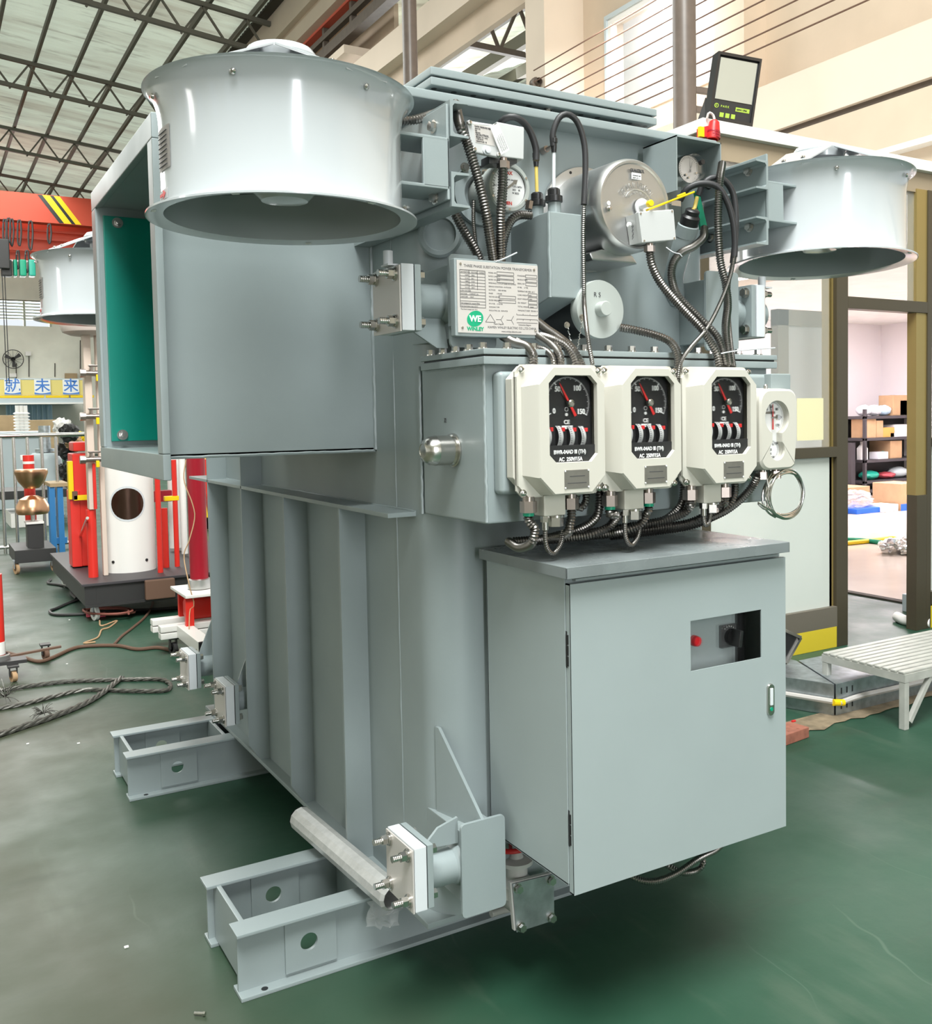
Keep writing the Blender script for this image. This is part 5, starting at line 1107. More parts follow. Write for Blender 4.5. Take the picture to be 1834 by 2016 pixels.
# pipe columns and tensioned wires
for (px, py, zb_, r) in ((1347, 150, 3.13, 0.108), (806, 60, 0, 0.105)):
    p = P(px, py, X=6.2); struct(MB().cyl((6.2, p.y, zb_), (6.2, p.y, 9.6), r, 32).build('pipe_column', m_pipe))
p = P(1347, 150, X=6.2)
mb = MB()
for py in (166, 205): a = P(1365, py, X=6.2); rod(mb, (6.2, p.y, a.z), (6.95, p.y-0.1, a.z), 0.05)
struct(mb.build('pipe_bracket', m_pipe))
for k, py in enumerate((-20, 8, 35, 63, 90, 118, 147, 172)):
    a = P(1325, py, X=7.8); o = MB().tube([(7.8, 4.6, a.z), (7.8, 12.05, a.z)], 0.009, 6, step=4).build('tension_wire', m_cable); tag(o, 'thin taut brown wire strung across the wall in front of the window', 'wire', 'taut wires across the window')
iw = P(1053, 164, X=7.93); o = MB().lathe([(0.05, -0.12), (0.05, -0.05), (0.08, -0.04), (0.08, 0.0), (0.05, 0.01), (0.07, 0.05), (0.03, 0.1), (0, 0.1)], iw, (0, 1, 0), 16).build('insulator', m_brown); tag(o, 'small brown insulator clamp where the taut wires end by the pillar', 'insulator')

# ---------------------------------------------------- glazed partition, room behind
YP2 = 4.17
def pz(y, x=1660): return P(x, y, Y=YP2).z
def pxx(x, y=880): return P(x, y, Y=YP2).x
xs0 = 3.78
struct(MB().box((xs0, 4.12, 3.065), (15.4, 12, 3.135), 0.004).build('slab_room', m_slab)); struct(MB().box((xs0+0.02, 4.16, 2.93), (15.4, 4.24, 3.065)).build('trim_2', mat('brown fascia', (0.33, 0.26, 0.18), 0.5)))
def post(nm, xa, xb, z0=0.0, z1=2.95, m=m_bronze, d=0.08): return struct(MB().box((xa, YP2-0.03, z0), (xb, YP2-0.03+d, z1), 0.003).build(nm, m))
x1a, x1b, x1c = pxx(1632), pxx(1643), pxx(1661.5)
post('partition_post', x1a+0.035, x1c); struct(MB().box((x1a, YP2+0.0, 0), (x1a+0.05, YP2+0.06, 2.95)).build('partition_trim', m_brassfr))
x2a, x2b, x2c = pxx(1797), pxx(1817), pxx(1824)
post('partition_post', x2b, x2c+0.01); post('partition_post', x2a, x2b, 0, pz(975, 1797)); struct(MB().box((x2a, YP2-0.02, pz(975, 1797)), (x2b, YP2+0.05, 2.95)).build('partition_trim', m_brassfr))
zl_, zmr, zbr = pz(584), pz(880, 1620), 0.17
post('partition_rail', x1c, x2b, zl_-0.075, zl_+0.0); post('partition_rail', xs0, x1a+0.04, zmr-0.065, zmr); post('partition_rail', xs0, x1a+0.04, 0.13, 0.26, mat('dull bronze rail', (0.17, 0.15, 0.12), 0.5, 0.3)); post('partition_rail', x2c, 9, zmr-0.03, zmr+0.03); post('partition_rail', x2c, 9, 0.16, 0.25)
post('partition_post', xs0, xs0+0.06); post('partition_post', 9, 9.08)
post('baseboard_partition', xs0, x1a+0.035, 0, 0.135, m_kick, 0.05); post('baseboard_partition', x2c, 9, 0, 0.15, m_kick, 0.05)
struct(MB().box((xs0+0.05, YP2, zmr), (x1a+0.02, YP2+0.006, 2.95)).build('partition_glass', m_pane)); struct(MB().box((xs0+0.05, YP2, 0.24), (x1a+0.02, YP2+0.008, zmr-0.05)).build('partition_glass_frosted', m_frost))
struct(MB().box((x1c, YP2, zl_), (x2b, YP2+0.006, 2.95)).build('partition_glass', m_pane)); struct(MB().box((x2c, YP2, zmr), (9, YP2+0.006, 2.95)).build('partition_glass', m_pane)); struct(MB().box((x2c, YP2, 0.24), (9, YP2+0.008, zmr-0.03)).build('partition_glass_frosted', m_frost))
o = MB().box((P(1568, 780, Y=YP2+0.01).x, YP2+0.009, P(1568, 868, Y=YP2).z), (P(1620, 780, Y=YP2+0.01).x, YP2+0.011, P(1568, 784, Y=YP2).z)).build('yellow_paper', mat('pale yellow paper', (0.78, 0.70, 0.36), 0.7)); tag(o, 'pale yellow paper sheet taped behind the partition glass', 'paper')
# inner door frame seen through the left pane
fx0, fx1, fy = P(1540, 700, Y=5.6).x, P(1690, 700, Y=5.6).x, 5.6
mb = MB(); zt = P(1600, 612, Y=fy).z; mb.box((fx0-0.05, fy, 0), (fx0+0.07, fy+0.08, zt)); mb.box((fx0-0.05, fy, zt-0.13), (fx1-0.25, fy+0.08, zt)); struct(mb.build('door_1', mat('beige door frame', (0.42, 0.38, 0.30), 0.5)))
struct(MB().box((fx0+0.06, fy+0.03, 0), (fx1-0.3, fy+0.05, zt-0.1)).build('door_2', m_wht))
# room shell
xr1, yr1 = 15.4, 12.0
struct(MB().box((xs0, yr1, 0), (xr1, yr1+0.2, 3.07)).build('wall_room_back', m_whitewall)); struct(MB().box((xr1, 4.2, 0), (xr1+0.2, yr1, 3.07)).build('wall_room_right', m_whitewall)); struct(MB().box((xs0, 4.3, 0), (xs0+0.05, yr1, 3.07)).build('wall_room_left', m_whitewall))
struct(MB().box((6.47, 4.35, 0.0), (xr1, yr1, 0.012)).build('floor_room', m_tile)); struct(MB().box((6.40, 4.35, 0.0), (6.475, yr1, 0.014)).build('trim_3', m_dark))
struct(MB().box((xs0+0.1, yr1-0.03, 0.0), (xr1, yr1, 0.12)).build('baseboard_room', m_dark))
# ---- storage shelf with its goods
SY = 11.0
sxa, sxb = P(1702, 900, Y=SY).x, P(1830, 900, Y=SY).x; SD = 0.5
levels = [P(1720, y, Y=SY).z for y in (946, 905, 862, 819)]
sh = thing('storage_shelf', 'dark steel storage shelf loaded with boxes inside the glazed room', 'shelf', ((sxa+sxb)/2, SY, 0))
for z in levels+[0.12]: MB().box((sxa, SY, z-0.05), (sxb, SY+SD, z), 0.004).build('shelf_board', m_shelf, sh)
for x in (sxa, sxb-0.05):
    for y in (SY, SY+SD-0.05): MB().box((x, y, 0), (x+0.05, y+0.05, levels[-1]+0.12)).build('post', m_shelf, sh)
MB().box((sxa, SY+SD-0.01, 0.1), (sxb, SY+SD, levels[-1])).build('back_panel', m_blk, sh); MB().box((sxa-0.22, SY+0.1, 0), (sxa-0.12, SY+0.4, P(1690, 872, Y=SY).z)).build('side_panel', m_shelf, sh)
m_boxw = mat('white carton', (0.80, 0.80, 0.84), 0.6); m_org = mat('orange carton', (0.62, 0.32, 0.08), 0.7); m_bag = mat('green bag', (0.02, 0.36, 0.26), 0.35, bump=0.8, bscale=20); m_redbag = mat('red bag', (0.5, 0.08, 0.1), 0.4, bump=0.8, bscale=20); m_jug = mat('white jug', (0.8, 0.8, 0.78), 0.4)
def onshelf(lv, xa, xb, top, m, nm, label, cat, d=0.3, kind='box', grp=None, base=None):
    z = levels[lv] if lv >= 0 else 0.12
    if base: z = base
    a, b = P(xa, 900, Y=SY+0.05).x, P(xb, 900, Y=SY+0.05).x; h = P(xa, top, Y=SY+0.05).z
    mb = MB()
    if kind == 'box': mb.box((a, SY+0.05, z), (b, SY+0.05+d, h), 0.006)
    elif kind == 'bag':
        t = bmesh.new(); bmesh.ops.create_icosphere(t, subdivisions=3, radius=1)
        rnd = random.Random(int(xa)); 
        for v in t.verts: v.co *= 1+rnd.uniform(-.07, .07)
        mb.add(t, Matrix.Translation(((a+b)/2, SY+0.2, (z+h)/2)) @ Matrix.Diagonal(((b-a)/2, 0.14, (h-z)/2, 1)))
    else:
        r = (b-a)/2; H = h-z; mb.lathe([(0, 0), (r, 0), (r, H*0.62), (r*0.5, H*0.82), (r*0.4, H*0.84), (r*0.4, H), (0, H)], ((a+b)/2, SY+0.2, z), (0, 0, 1), 20)
    o = mb.build(nm, m); tag(o, label, cat, grp); return o
for a in ((3, 1705, 1722, 797, m_boxw, 'white_pack', 'white and blue pack at the left end of the shelf top', 'pack', .3, 'bag'), (3, 1724, 1743, 797, m_boxw, 'white_pack', 'rounded white pack second from left on the shelf top', 'pack', .3, 'bag'), (3, 1745, 1760, 797, m_ltblue, 'cable_reel', 'pale blue reel pack on the shelf top', 'reel', .3, 'bag'),
          (3, 1757, 1787, 778, m_card, 'cardboard_box', 'brown cardboard box standing on the shelf top', 'box', .3, 'box'), (3, 1771, 1796, 788, m_boxw, 'white_carton', 'stacked white carton in front on the shelf top', 'carton', .12, 'box'),
          (2, 1703, 1724, 825, m_card, 'cardboard_box', 'open brown carton at the left of the second shelf', 'box', .3, 'box'), (2, 1725, 1738, 828, m_card, 'cardboard_box', 'tall brown carton flap beside the open carton', 'box', .3, 'box'), (2, 1738, 1760, 842, m_org, 'orange_box', 'small orange box in the middle of the second shelf', 'box', .2, 'box'),
          (2, 1763, 1797, 836, m_boxw, 'white_carton', 'white carton at the right of the second shelf', 'carton', .3, 'box'), (2, 1752, 1762, 852, m_jug, 'small_carton', 'tiny pale carton between orange box and white carton', 'carton', .1, 'box'),
          (1, 1704, 1718, 870, m_jug, 'white_jug', 'white plastic jug at the left of the third shelf', 'jug', .3, 'jug'), (1, 1729, 1748, 890, m_boxw, 'flat_box', 'flat white box in the middle of the third shelf', 'box', .2, 'box'), (1, 1751, 1779, 880, m_bag, 'green_bag', 'glossy green plastic bag on the third shelf', 'bag', .3, 'bag'), (1, 1752, 1775, 868, m_card, 'cardboard_box', 'brown box behind the green bag on the third shelf', 'box', .45, 'box'),
          (0, 1708, 1740, 928, m_bag, 'green_bag', 'green bag lying on the lowest visible shelf', 'bag', .3, 'bag'), (0, 1742, 1772, 930, m_redbag, 'red_bag', 'red and white bag lying on the lowest visible shelf', 'bag', .3, 'bag'), (0, 1764, 1797, 920, m_gblue, 'wire_spool', 'row of grey wire spools at the right of the lowest shelf', 'spool', .3, 'bag')):
    onshelf(*a)
mb = MB(); c = P(1752, 798, Y=SY+0.25)
for k in range(7):
    q = c+Vector((random.uniform(-.12, .12), random.uniform(-.05, .05), 0.1*random.random())); mb.box(q-Vector((0.06, 0.05, 0.08)), q+Vector((0.06, 0.05, 0.1)), 0.02)
o = mb.build('machine_part', m_blk); tag(o, 'dark tangled machine part lying on top of the shelf', 'machine part')
o = MB().box((P(1788, 750, Y=11.7).x, 11.7, P(1788, 790, Y=11.7).z), (P(1797, 750, Y=11.7).x+0.6, 11.75, P(1788, 730, Y=11.7).z)).build('wall_board', m_gblue); tag(o, 'dark-edged notice board on the white wall above the shelf', 'board')
# goods on the room floor
def floorbox(x0, x1, yb, yt, d, m, nm, label, cat, zb=0.012):
    p, q = P(x0, yb, Z=zb), P(x1, yb, Z=zb); Y = p.y; q = P(x1, yb, Y=Y); h = P(x0, yt, Y=Y).z
    o = MB().box((p.x, Y, zb), (q.x, Y+d, h), 0.008).build(nm, m); tag(o, label, cat); return o
cbx = floorbox(1645, 1712, 1001, 962, 0.6, m_card, 'cardboard_carton', 'large open brown carton with printed band on the room floor', 'box')
b_ = P(1664, 981, Y=P(1645, 1001, Z=0.012).y-0.004); MB().box((b_.x-0.2, b_.y, b_.z-0.03), (b_.x+0.42, b_.y+0.003, b_.z+0.06)).build('printed_band', m_ink, cbx)
texts('print', m_boxw, cbx, [('AC DRIVER', 0.075, b_+Vector((-0.1, -0.002, -0.015)), dict(bold=0.002))])
texts('lower_print', m_ink, cbx, [('CO.2010095', 0.075, b_+Vector((-0.05, 0.0, -0.19)), dict(bold=0.002))])
tr_ = floorbox(1686, 1737, 1013, 1003, 0.5, m_blue, 'blue_tray', 'shallow blue plastic tray holding crumpled film on the tiles', 'tray')
t = bmesh.new(); bmesh.ops.create_icosphere(t, subdivisions=4, radius=1); rnd = random.Random(3)
for v in t.verts: v.co *= 1+rnd.uniform(-.2, .2)
p = P(1712, 1000, Z=0.1); o = MB().add(t, Matrix.Translation(p+Vector((0, 0.3, 0.1))) @ Matrix.Diagonal((0.33, 0.2, 0.13, 1))).build('plastic_film', m_film, smooth=0); tag(o, 'crumpled clear film piled in the blue tray', 'film')
floorbox(1738, 1768, 1009, 995, 0.3, m_boxw, 'foam_block', 'white foam block beside the blue tray', 'block')
bb = floorbox(1773, 1815, 1006, 953, 0.5, m_card, 'cardboard_carton', 'tall brown carton with blue base by the shelf foot', 'box')
p = P(1773, 1006, Z=0.012); MB().box((p.x-0.005, p.y-0.006, 0.012), (p.x+0.5, p.y, 0.11)).build('blue_band', m_blue, bb)
for i, (px, py, s) in enumerate(((1758, 1082, 0.17), (1795, 1070, 0.14), (1788, 1085, 0.1))):
    t = bmesh.new(); bmesh.ops.create_icosphere(t, subdivisions=3, radius=1); rnd = random.Random(i)
    for v in t.verts: v.co *= 1+rnd.uniform(-.22, .22)
    p = P(px, py, Z=0.05); o = MB().add(t, Matrix.Translation((p.x, p.y, 0.013+s*0.42)) @ Matrix.Diagonal((s, s*0.7, s*0.5, 1))).build('foil_lump', m_foil, smooth=0)
    tag(o, ('crumpled silver foil lump at the end of the yellow hose', 'silver foil lump behind the door post', 'small silver foil lump in front of the larger one')[i], 'foil')
for lab, m, pts in (('green hose lying straight across the room tiles', m_greenp, [(1660, 1062), (1700, 1064), (1752, 1070)]), ('yellow hose curving over the room tiles to the foil', m_yel, [(1660, 1070), (1700, 1066), (1735, 1062), (1760, 1060), (1772, 1074)])):
    o = MB().tube([P(a, b, Z=0.037) for a, b in pts], 0.025, 10).build('floor_hose', m); tag(o, lab, 'hose')
o = MB(); a = P(1772, 1220, Z=0.03); o.tube([P(1765, 1214, Z=0.035), P(1785, 1222, Z=0.035), P(1830, 1226, Z=0.035)], 0.035, 14); o = o.build('plastic_pipe', m_wht); tag(o, 'white plastic pipe lying on the floor behind the door post', 'pipe')
p = P(1784, 1205, Z=0); o = MB().box((p.x, p.y, 0), (p.x+0.5, p.y+0.04, 0.13), 0.005).build('grey_box', m_gblue); tag(o, 'grey box on the floor behind the right door post', 'box')
# ---- floodlight, siren
lf = 4.26; fl4 = [P(1412, 102, Y=lf+0.03), P(1497, 118, Y=lf+0.03), P(1478, 251, Y=lf-0.04), P(1392, 236, Y=lf-0.04)]
fb = thing('floodlight', 'black square floodlight standing on the white slab, face tilted up', 'floodlight', (fl4[2]+fl4[3])/2)
nrm = (fl4[3]-fl4[0]).cross(fl4[1]-fl4[0]).normalized()
if nrm.y > 0: nrm = -nrm
Q = lambda u, v, e=0: fl4[0].lerp(fl4[1], u).lerp(fl4[3].lerp(fl4[2], u), v)+nrm*e
def quad(u0, v0, u1, v1, e0, th): return MB().prism([Q(u0, v1, e0), Q(u1, v1, e0), Q(u1, v0, e0), Q(u0, v0, e0)], nrm*th)
quad(0, 0, 1, 1, -0.04, 0.04).build('housing', m_black, fb)
for a in ((0, 0, 1, 0.045), (0, 0.955, 1, 1), (0, 0.045, 0.045, 0.955), (0.955, 0.045, 1, 0.955)): quad(*a, 0, 0.012).build('bezel', m_black, fb)
quad(0.09, 0.07, 0.93, 0.68, 0.0005, 0.003).build('diffuser', m_led, fb)
gp_ = quad(0.05, 0.70, 0.95, 0.95, 0.0005, 0.002).build('printed_panel', m_dial, fb)
for k in range(3): quad(0.24+k*0.13, 0.865, 0.33+k*0.13, 0.93, 0.003, 0.0008).build('icon', m_lime, gp_)
quad(0.58, 0.755, 0.9, 0.815, 0.003, 0.0008).build('rating_badge', m_lime, gp_)
R_, U_ = (fl4[1]-fl4[0]).normalized(), (fl4[0]-fl4[3]).normalized()
texts('brand_print', m_lime, gp_, [('P A R K', 0.02, Q(0.24, 0.79, 0.0035), dict(right=R_, up=U_, bold=0.0005)), ('O', 0.045, Q(0.09, 0.81, 0.0035), dict(right=R_, up=U_)), ('F', 0.03, Q(0.12, 0.80, 0.0035), dict(right=R_, up=U_))]); texts('badge_print', m_dial, gp_, [('400W / IP66', 0.016, Q(0.60, 0.80, 0.0042), dict(right=R_, up=U_, bold=0.0004))])
MB().prism([Q(0.02, 0.62, -0.05), Q(0.02, 0.9, -0.09), Q(0.02, 1.0, -0.16), Q(0.02, 1.0, -0.02)], R_*-0.008).build('stand_bracket', m_blk, fb)
sp = P(1404, 258, Y=4.09); sr = thing('alarm_siren', 'small red alarm siren on the corner of the white slab', 'siren', sp)
MB().lathe([(0.030, -0.05), (0.034, -0.045), (0.036, 0.0), (0.028, 0.05), (0.014, 0.062), (0, 0.064)], sp, (0.15, 0, 1), 22).build('body', m_red, sr)
for k in range(3): MB().lathe([(0.0372, -0.006), (0.0378, 0), (0.0372, 0.006)], sp+Vector((0, 0, -0.008-k*0.014)), (0.15, 0, 1), 22).build('slot_ring', m_darkred, sr)
MB().prism([sp+Vector((-0.06, 0.02, 0.02)), sp+Vector((-0.02, 0.01, 0.03)), sp+Vector((-0.02, 0.01, -0.03)), sp+Vector((-0.06, 0.02, -0.035))], (0, 0.05, 0)).build('bracket', m_red, sr)
MB().tube([P(1407, 247, Y=4.08), P(1404, 228, Y=4.09), P(1395, 222, Y=4.10), P(1391, 234, Y=4.11)], 0.007, 8).build('lead', m_name, sr)
MB().box(P(1378, 268, Y=4.09), P(1386, 250, Y=4.09)+Vector((0, 0.02, 0))).build('yellow_tag', m_yel, sr)

# ---- step bench, cable duct, case, floor debris
bz = 0.275; q00, q10 = P(1617, 1283, Z=bz), P(1790, 1322, Z=bz)
bx0, by1 = q00.x, q00.y; by0 = q10.y; bx1 = bx0+1.5
be = thing('step_bench', 'low white metal step bench with slatted top in front of the doorway', 'bench', ((bx0+bx1)/2, (by0+by1)/2, 0))
nsl = 11
for k in range(nsl):
    ya = by0+(by1-by0)*k/nsl; MB().box((bx0, ya+0.006, bz-0.012), (bx1, ya+(by1-by0)/nsl-0.006, bz), 0.004).build('slat', m_bench, be)
mb = MB(); mb.box((bx0+0.0301, by0, bz-0.05), (bx1-0.0301, by0+0.03, bz-0.012)); mb.box((bx0+0.0301, by1-0.03, bz-0.05), (bx1-0.0301, by1, bz-0.012)); mb.box((bx0, by0, bz-0.05), (bx0+0.03, by1, bz-0.012)); mb.box((bx1-0.03, by0, bz-0.05), (bx1, by1, bz-0.012)); mb.build('top_frame', m_bench, be)
for x in (bx0, bx1-0.035):
    for y in (by0, by1-0.035): MB().box((x+0.001, y+0.001, 0), (x+0.034, y+0.034, bz-0.0501), 0.003).build('leg', m_bench, be)
mb = MB(); rod(mb, (bx0+0.05, by0+0.015, 0.03), (bx0+0.22, by0+0.015, bz-0.03), 0.022); mb.build('brace', m_bench, be)
dc = P(1645, 1410, Z=0); dt = 0.16
du = thing('cable_duct', 'dull galvanised metal cable duct turning a corner on the floor by the partition', 'duct', (dc.x, dc.y, 0))
MB().prism([(dc.x, dc.y, 0), (dc.x+3.5, dc.y, 0), (dc.x+3.5, dc.y+0.42, 0), (dc.x+0.2, dc.y+0.42, 0)], (0, 0, dt), 0.004).build('straight_section', m_zinc, du)
MB().prism([(dc.x-0.008, dc.y+0.004, 0), (dc.x+0.19, dc.y+0.424, 0), (dc.x+0.15, dc.y+1.0, 0), (dc.x-0.42, dc.y+1.0, 0)], (0, 0, dt), 0.004).build('corner_section', m_zinc, du)
for k in range(6): MB().box((dc.x+0.035+0.04*(k % 3), dc.y-0.002, 0.03 if k < 3 else 0.105), (dc.x+0.042+0.04*(k % 3), dc.y+0.002, 0.055 if k < 3 else 0.135)).build('vent_slot', m_black, du)
o = MB(); q = [Vector((dc.x-0.026-0.42*k, dc.y-0.004+1.0*k, 0.078)) for k in (0.0, 0.4, 0.9)]; o.tube(q, 0.014, 8); o = o.build('cable_trunking', m_name); tag(o, 'beige trunking strip along the left side of the metal duct', 'trunking')
o = MB(); o.tube([(dc.x+0.0, dc.y-0.02, 0.07), (dc.x+0.16, dc.y-0.016, 0.078), (dc.x+0.4, dc.y-0.016, 0.075), (dc.x+1.2, dc.y-0.016, 0.07)], 0.014, 8); o = o.build('cable_trunking', m_name); tag(o, 'beige trunking strip along the front of the metal duct', 'trunking')
o = MB(); o.cyl((dc.x-0.03, dc.y-0.008, 0.075), (dc.x+0.03, dc.y-0.022, 0.068), 0.0165, 10); o = o.build('yellow_tape', m_yel); tag(o, 'yellow tape joint between the trunking strips at the duct corner', 'tape')
mb = MB(); rnd = random.Random(2)
cs = thing('tool_case', 'black aluminium-edged case half hidden behind the control cabinet', 'case', P(1555, 1290, Y=3.5))
c4 = [P(1520, 1230, Y=3.6), P(1575, 1255, Y=3.6), P(1545, 1308, Y=3.6), P(1490, 1285, Y=3.6)]
MB().prism([c4[3], c4[2], c4[1], c4[0]], (0.05, 0.22, 0)).build('body', m_black, cs)
mb = MB()
for i in range(4): rod(mb, c4[i], c4[(i+1) % 4], 0.016); rod(mb, c4[i]+Vector((0.05, 0.22, 0)), c4[(i+1) % 4]+Vector((0.05, 0.22, 0)), 0.016); rod(mb, c4[i], c4[i]+Vector((0.05, 0.22, 0)), 0.016)
mb.build('metal_edging', m_steel, cs, smooth=0)
# uncovered floor joint, brick
a, b = P(1545, 1450, Z=0), P(1834, 1390, Z=0); mb = MB(); t = bmesh.new(); lo, hi = [], []; rnd = random.Random(5)
for i in range(24):
    p = P(1520+i*16, 1462-i*4.6, Z=0.004); q = P(1520+i*16, 1428-i*4.2, Z=0.004); p.y += rnd.uniform(-.02, .02); lo.append(t.verts.new(p)); hi.append(t.verts.new(q))
for i in range(23): t.faces.new((lo[i], lo[i+1], hi[i+1], hi[i]))
o = struct(MB().add(t).build('floor_joint', mat('bare concrete joint', (0.22, 0.17, 0.11), 0.9, var=0.35, vscale=14, bump=0.5, bscale=30)))
p = P(1530, 1470, Z=0); o = MB().box((p.x, p.y-0.02, 0), (p.x+0.21, p.y+0.09, 0.05), 0.005, mtx=Matrix.Translation(p) @ Matrix.Rotation(0.12, 4, 'Z') @ Matrix.Translation(-p))
for k in range(6): o.cyl((p.x+0.03+0.06*(k % 3), p.y+0.02+0.04*(k//3), 0.049), (p.x+0.03+0.06*(k % 3), p.y+0.02+0.04*(k//3), 0.0515), 0.006, 10)
o = o.build('perforated_brick', mat('red brick', (0.32, 0.12, 0.08), 0.85, var=0.2, vscale=30)); tag(o, 'reddish perforated brick on the bare floor joint behind the cabinet', 'brick')
for i, (px, py, s, lab) in enumerate(((1560, 1424, .012, 'small red chip on the floor beside the metal duct'), (1620, 1405, .012, 'small pale chip on the floor at the duct corner'))):
    p = P(px, py, Z=0); o = MB().box((p.x, p.y, 0), (p.x+s*2, p.y+s, s), 0.003).build('paint_chip', m_red if i == 0 else m_wht); tag(o, lab, 'chip')
p = P(392, 2000, Z=0.0); mb = MB(); mb.cyl(p+Vector((-0.010, 0.008, 0.006)), p+Vector((0.008, -0.006, 0.006)), 0.004, 12); mb.cyl(p+Vector((0.008, -0.006, 0.006)), p+Vector((0.013, -0.010, 0.006)), 0.006, 6); o = mb.build('loose_bolt', m_steel); tag(o, 'loose steel bolt lying on the floor at the bottom edge', 'bolt')
# ================================================================ LEFT BACKGROUND
def cylz(x, y, z0, z1, r, seg=28): return MB().cyl((x, y, z0), (x, y, z1), r, seg)
def depth(px, py): # floor point
    return P(px, py, Z=0)
def castor(parent, x, y, r=0.05, m=None, col=None):
    mb = MB(); mb.lathe([(r*0.5, -0.013), (r, -0.013), (r, 0.013), (r*0.5, 0.013)], (x, y, r), (1, 0.3, 0), 20); w = mb.build('castor_wheel', col or m_blk, parent)
    mb = MB(); mb.box((x-0.022, y-0.02, r), (x-0.016, y+0.03, r*2+0.03)); mb.box((x+0.016, y-0.02, r), (x+0.022, y+0.03, r*2+0.03)); mb.box((x-0.03, y-0.03, r*2+0.022), (x+0.03, y+0.04, r*2+0.032)); mb.build('castor_fork', m or m_zinc, parent)
    return w
# ---- bridge crane
CYR = 41.0
z_t, z_b, z_l = P(0, 375, Y=CYR).z, P(0, 431, Y=CYR).z, P(60, 513, Y=CYR+1.2).z
cr = thing('bridge_crane', 'red overhead bridge crane spanning the hall with black and yellow stripes', 'crane', (0, CYR, z_b))
MB().box((XL+0.3, CYR, z_b), (XW-0.3, CYR+0.5, z_t)).build('main_girder', m_crane, cr)
gl_ = MB().box((XL+0.3, CYR+1.2, z_l), (XW-0.3, CYR+1.7, z_b+0.3)).build('rear_girder', m_crane, cr)
for k, (pa, pb) in enumerate(((73.5, 83), (83, 98), (98, 105.5), (105.5, 117.5))):
    a, b = P(pa, 384+k*1.3, Y=CYR-0.01), P(pa+43, 430+k*1.5, Y=CYR-0.01); w = P(pb, 384, Y=CYR).x-P(pa, 384, Y=CYR).x
    MB().prism([(a.x, CYR-0.01, z_t-0.02), (a.x+w, CYR-0.01, z_t-0.02), (b.x+w, CYR-0.01, z_b+0.02), (b.x, CYR-0.01, z_b+0.02)], (0, 0.012, 0)).build('warning_stripe', m_yel if k % 2 else m_black, cr)
mb = MB()
for yy in (452, 468, 492): z = P(40, yy, Y=CYR+1.0).z; mb.box((XL+0.3, CYR+0.9, z-0.04), (XW-0.3, CYR+1.0, z+0.04))
mb.build('walkway_rail', m_crane, cr)
hz = P(30, 535, Y=CYR).z
for i, (pa, pb, m) in enumerate(((2, 24, m_blk), (26, 34, m_greenp), (38, 52, m_greenp), (56, 70, m_bag))):
    a, b = P(pa, 530, Y=CYR), P(pb, 545, Y=CYR); MB().box((a.x, CYR-0.2, b.z), (b.x, CYR+0.3, a.z+0.35), 0.05).build('hoist_motor', m, cr)
mb = MB(); a, b = P(0, 470, Y=CYR-0.3), P(20, 530, Y=CYR-0.3); mb.box((a.x-0.6, CYR-0.4, b.z), (b.x, CYR-0.1, a.z), 0.05); mb.build('control_box', m_blk, cr)
for k, (px, yt, yb, w) in enumerate(((9, 432, 480, 5), (17, 430, 478, 6), (23, 432, 484, 6), (38, 434, 484, 6), (60, 436, 492, 7), (97, 442, 480, 6), (35, 494, 530, 5), (53, 494, 536, 6))):
    c = CYR-0.12; pts = [P(px-w/2, yt+6, Y=c), P(px-w/3, yt, Y=c), P(px+w/3, yt, Y=c), P(px+w/2, yt+8, Y=c), P(px+w*0.62, (yt+yb)/2, Y=c), P(px+w/4, yb-2, Y=c), P(px, yb, Y=c), P(px-w*0.45, yb-8, Y=c), P(px-w*0.6, (yt+yb)/2, Y=c), P(px-w/2, yt+7, Y=c)]
    o = MB().tube(pts, 0.035, 6, step=0.06).build('festoon_cable', m_blk); tag(o, 'black looped festoon cable hanging from the red crane', 'cable', 'festoon cable loops on the crane')
for px in (4, 9): a = P(px, 540, Y=CYR); o = MB().tube([(a.x, CYR, a.z), (a.x, CYR, 3.0)], 0.016, 6, step=1).build('hoist_cable', m_blk); tag(o, 'thin vertical hoist cable below the crane at the photo edge', 'cable', 'hoist cables')
# ---- end wall fittings, mezzanine with signs
yw = YE-0.05; c = P(26, 707, Y=yw-0.3); wf = thing('wall_fan', 'round caged wall fan on the pale end wall', 'fan', c)
rf = 0.42; mb = MB(); q = [c+Vector((rf*math.cos(k*PI/12), 0, rf*math.sin(k*PI/12))) for k in range(25)]; mb.tube(q, 0.018, 6, step=0.05)
for k in range(12): mb.tube([c, c+Vector((rf*math.cos(k*PI/6), 0, rf*math.sin(k*PI/6)))], 0.006, 5, step=0.1)
mb.build('cage', m_blk, wf)
for k in range(3):
    a = 0.6+k*2.09; u = Vector((math.cos(a), 0, math.sin(a))); n = Vector((-u.z, 0, u.x)); MB().prism([c+u*0.05+n*0.04, c+u*0.36+n*0.1, c+u*0.36-n*0.08, c+u*0.05-n*0.04], (0, 0.02, 0)).build('blade', m_blk, wf)
MB().lathe([(0.09, -0.1), (0.09, 0.25), (0, 0.25)], c, (0, 1, 0), 16).build('motor', m_blk, wf)
for (x0, y0, x1, y1, m, nm, lab) in ((50, 692, 61, 700, m_wht, 'wall_box', 'small white box on the end wall right of the wall fan'), (18, 735, 32, 742, m_wht, 'wall_unit', 'small white unit on the end wall above the first sign'), (130, 735, 152, 781, m_wood, 'storage_box', 'brown box on the mezzanine behind the yellow barrier')):
    a, b = P(x0, y1, Y=yw-0.2), P(x1, y0, Y=yw-0.2); o = MB().box((a.x, yw-0.2, a.z), (b.x, yw, b.z)).build(nm, m); tag(o, lab, 'box')
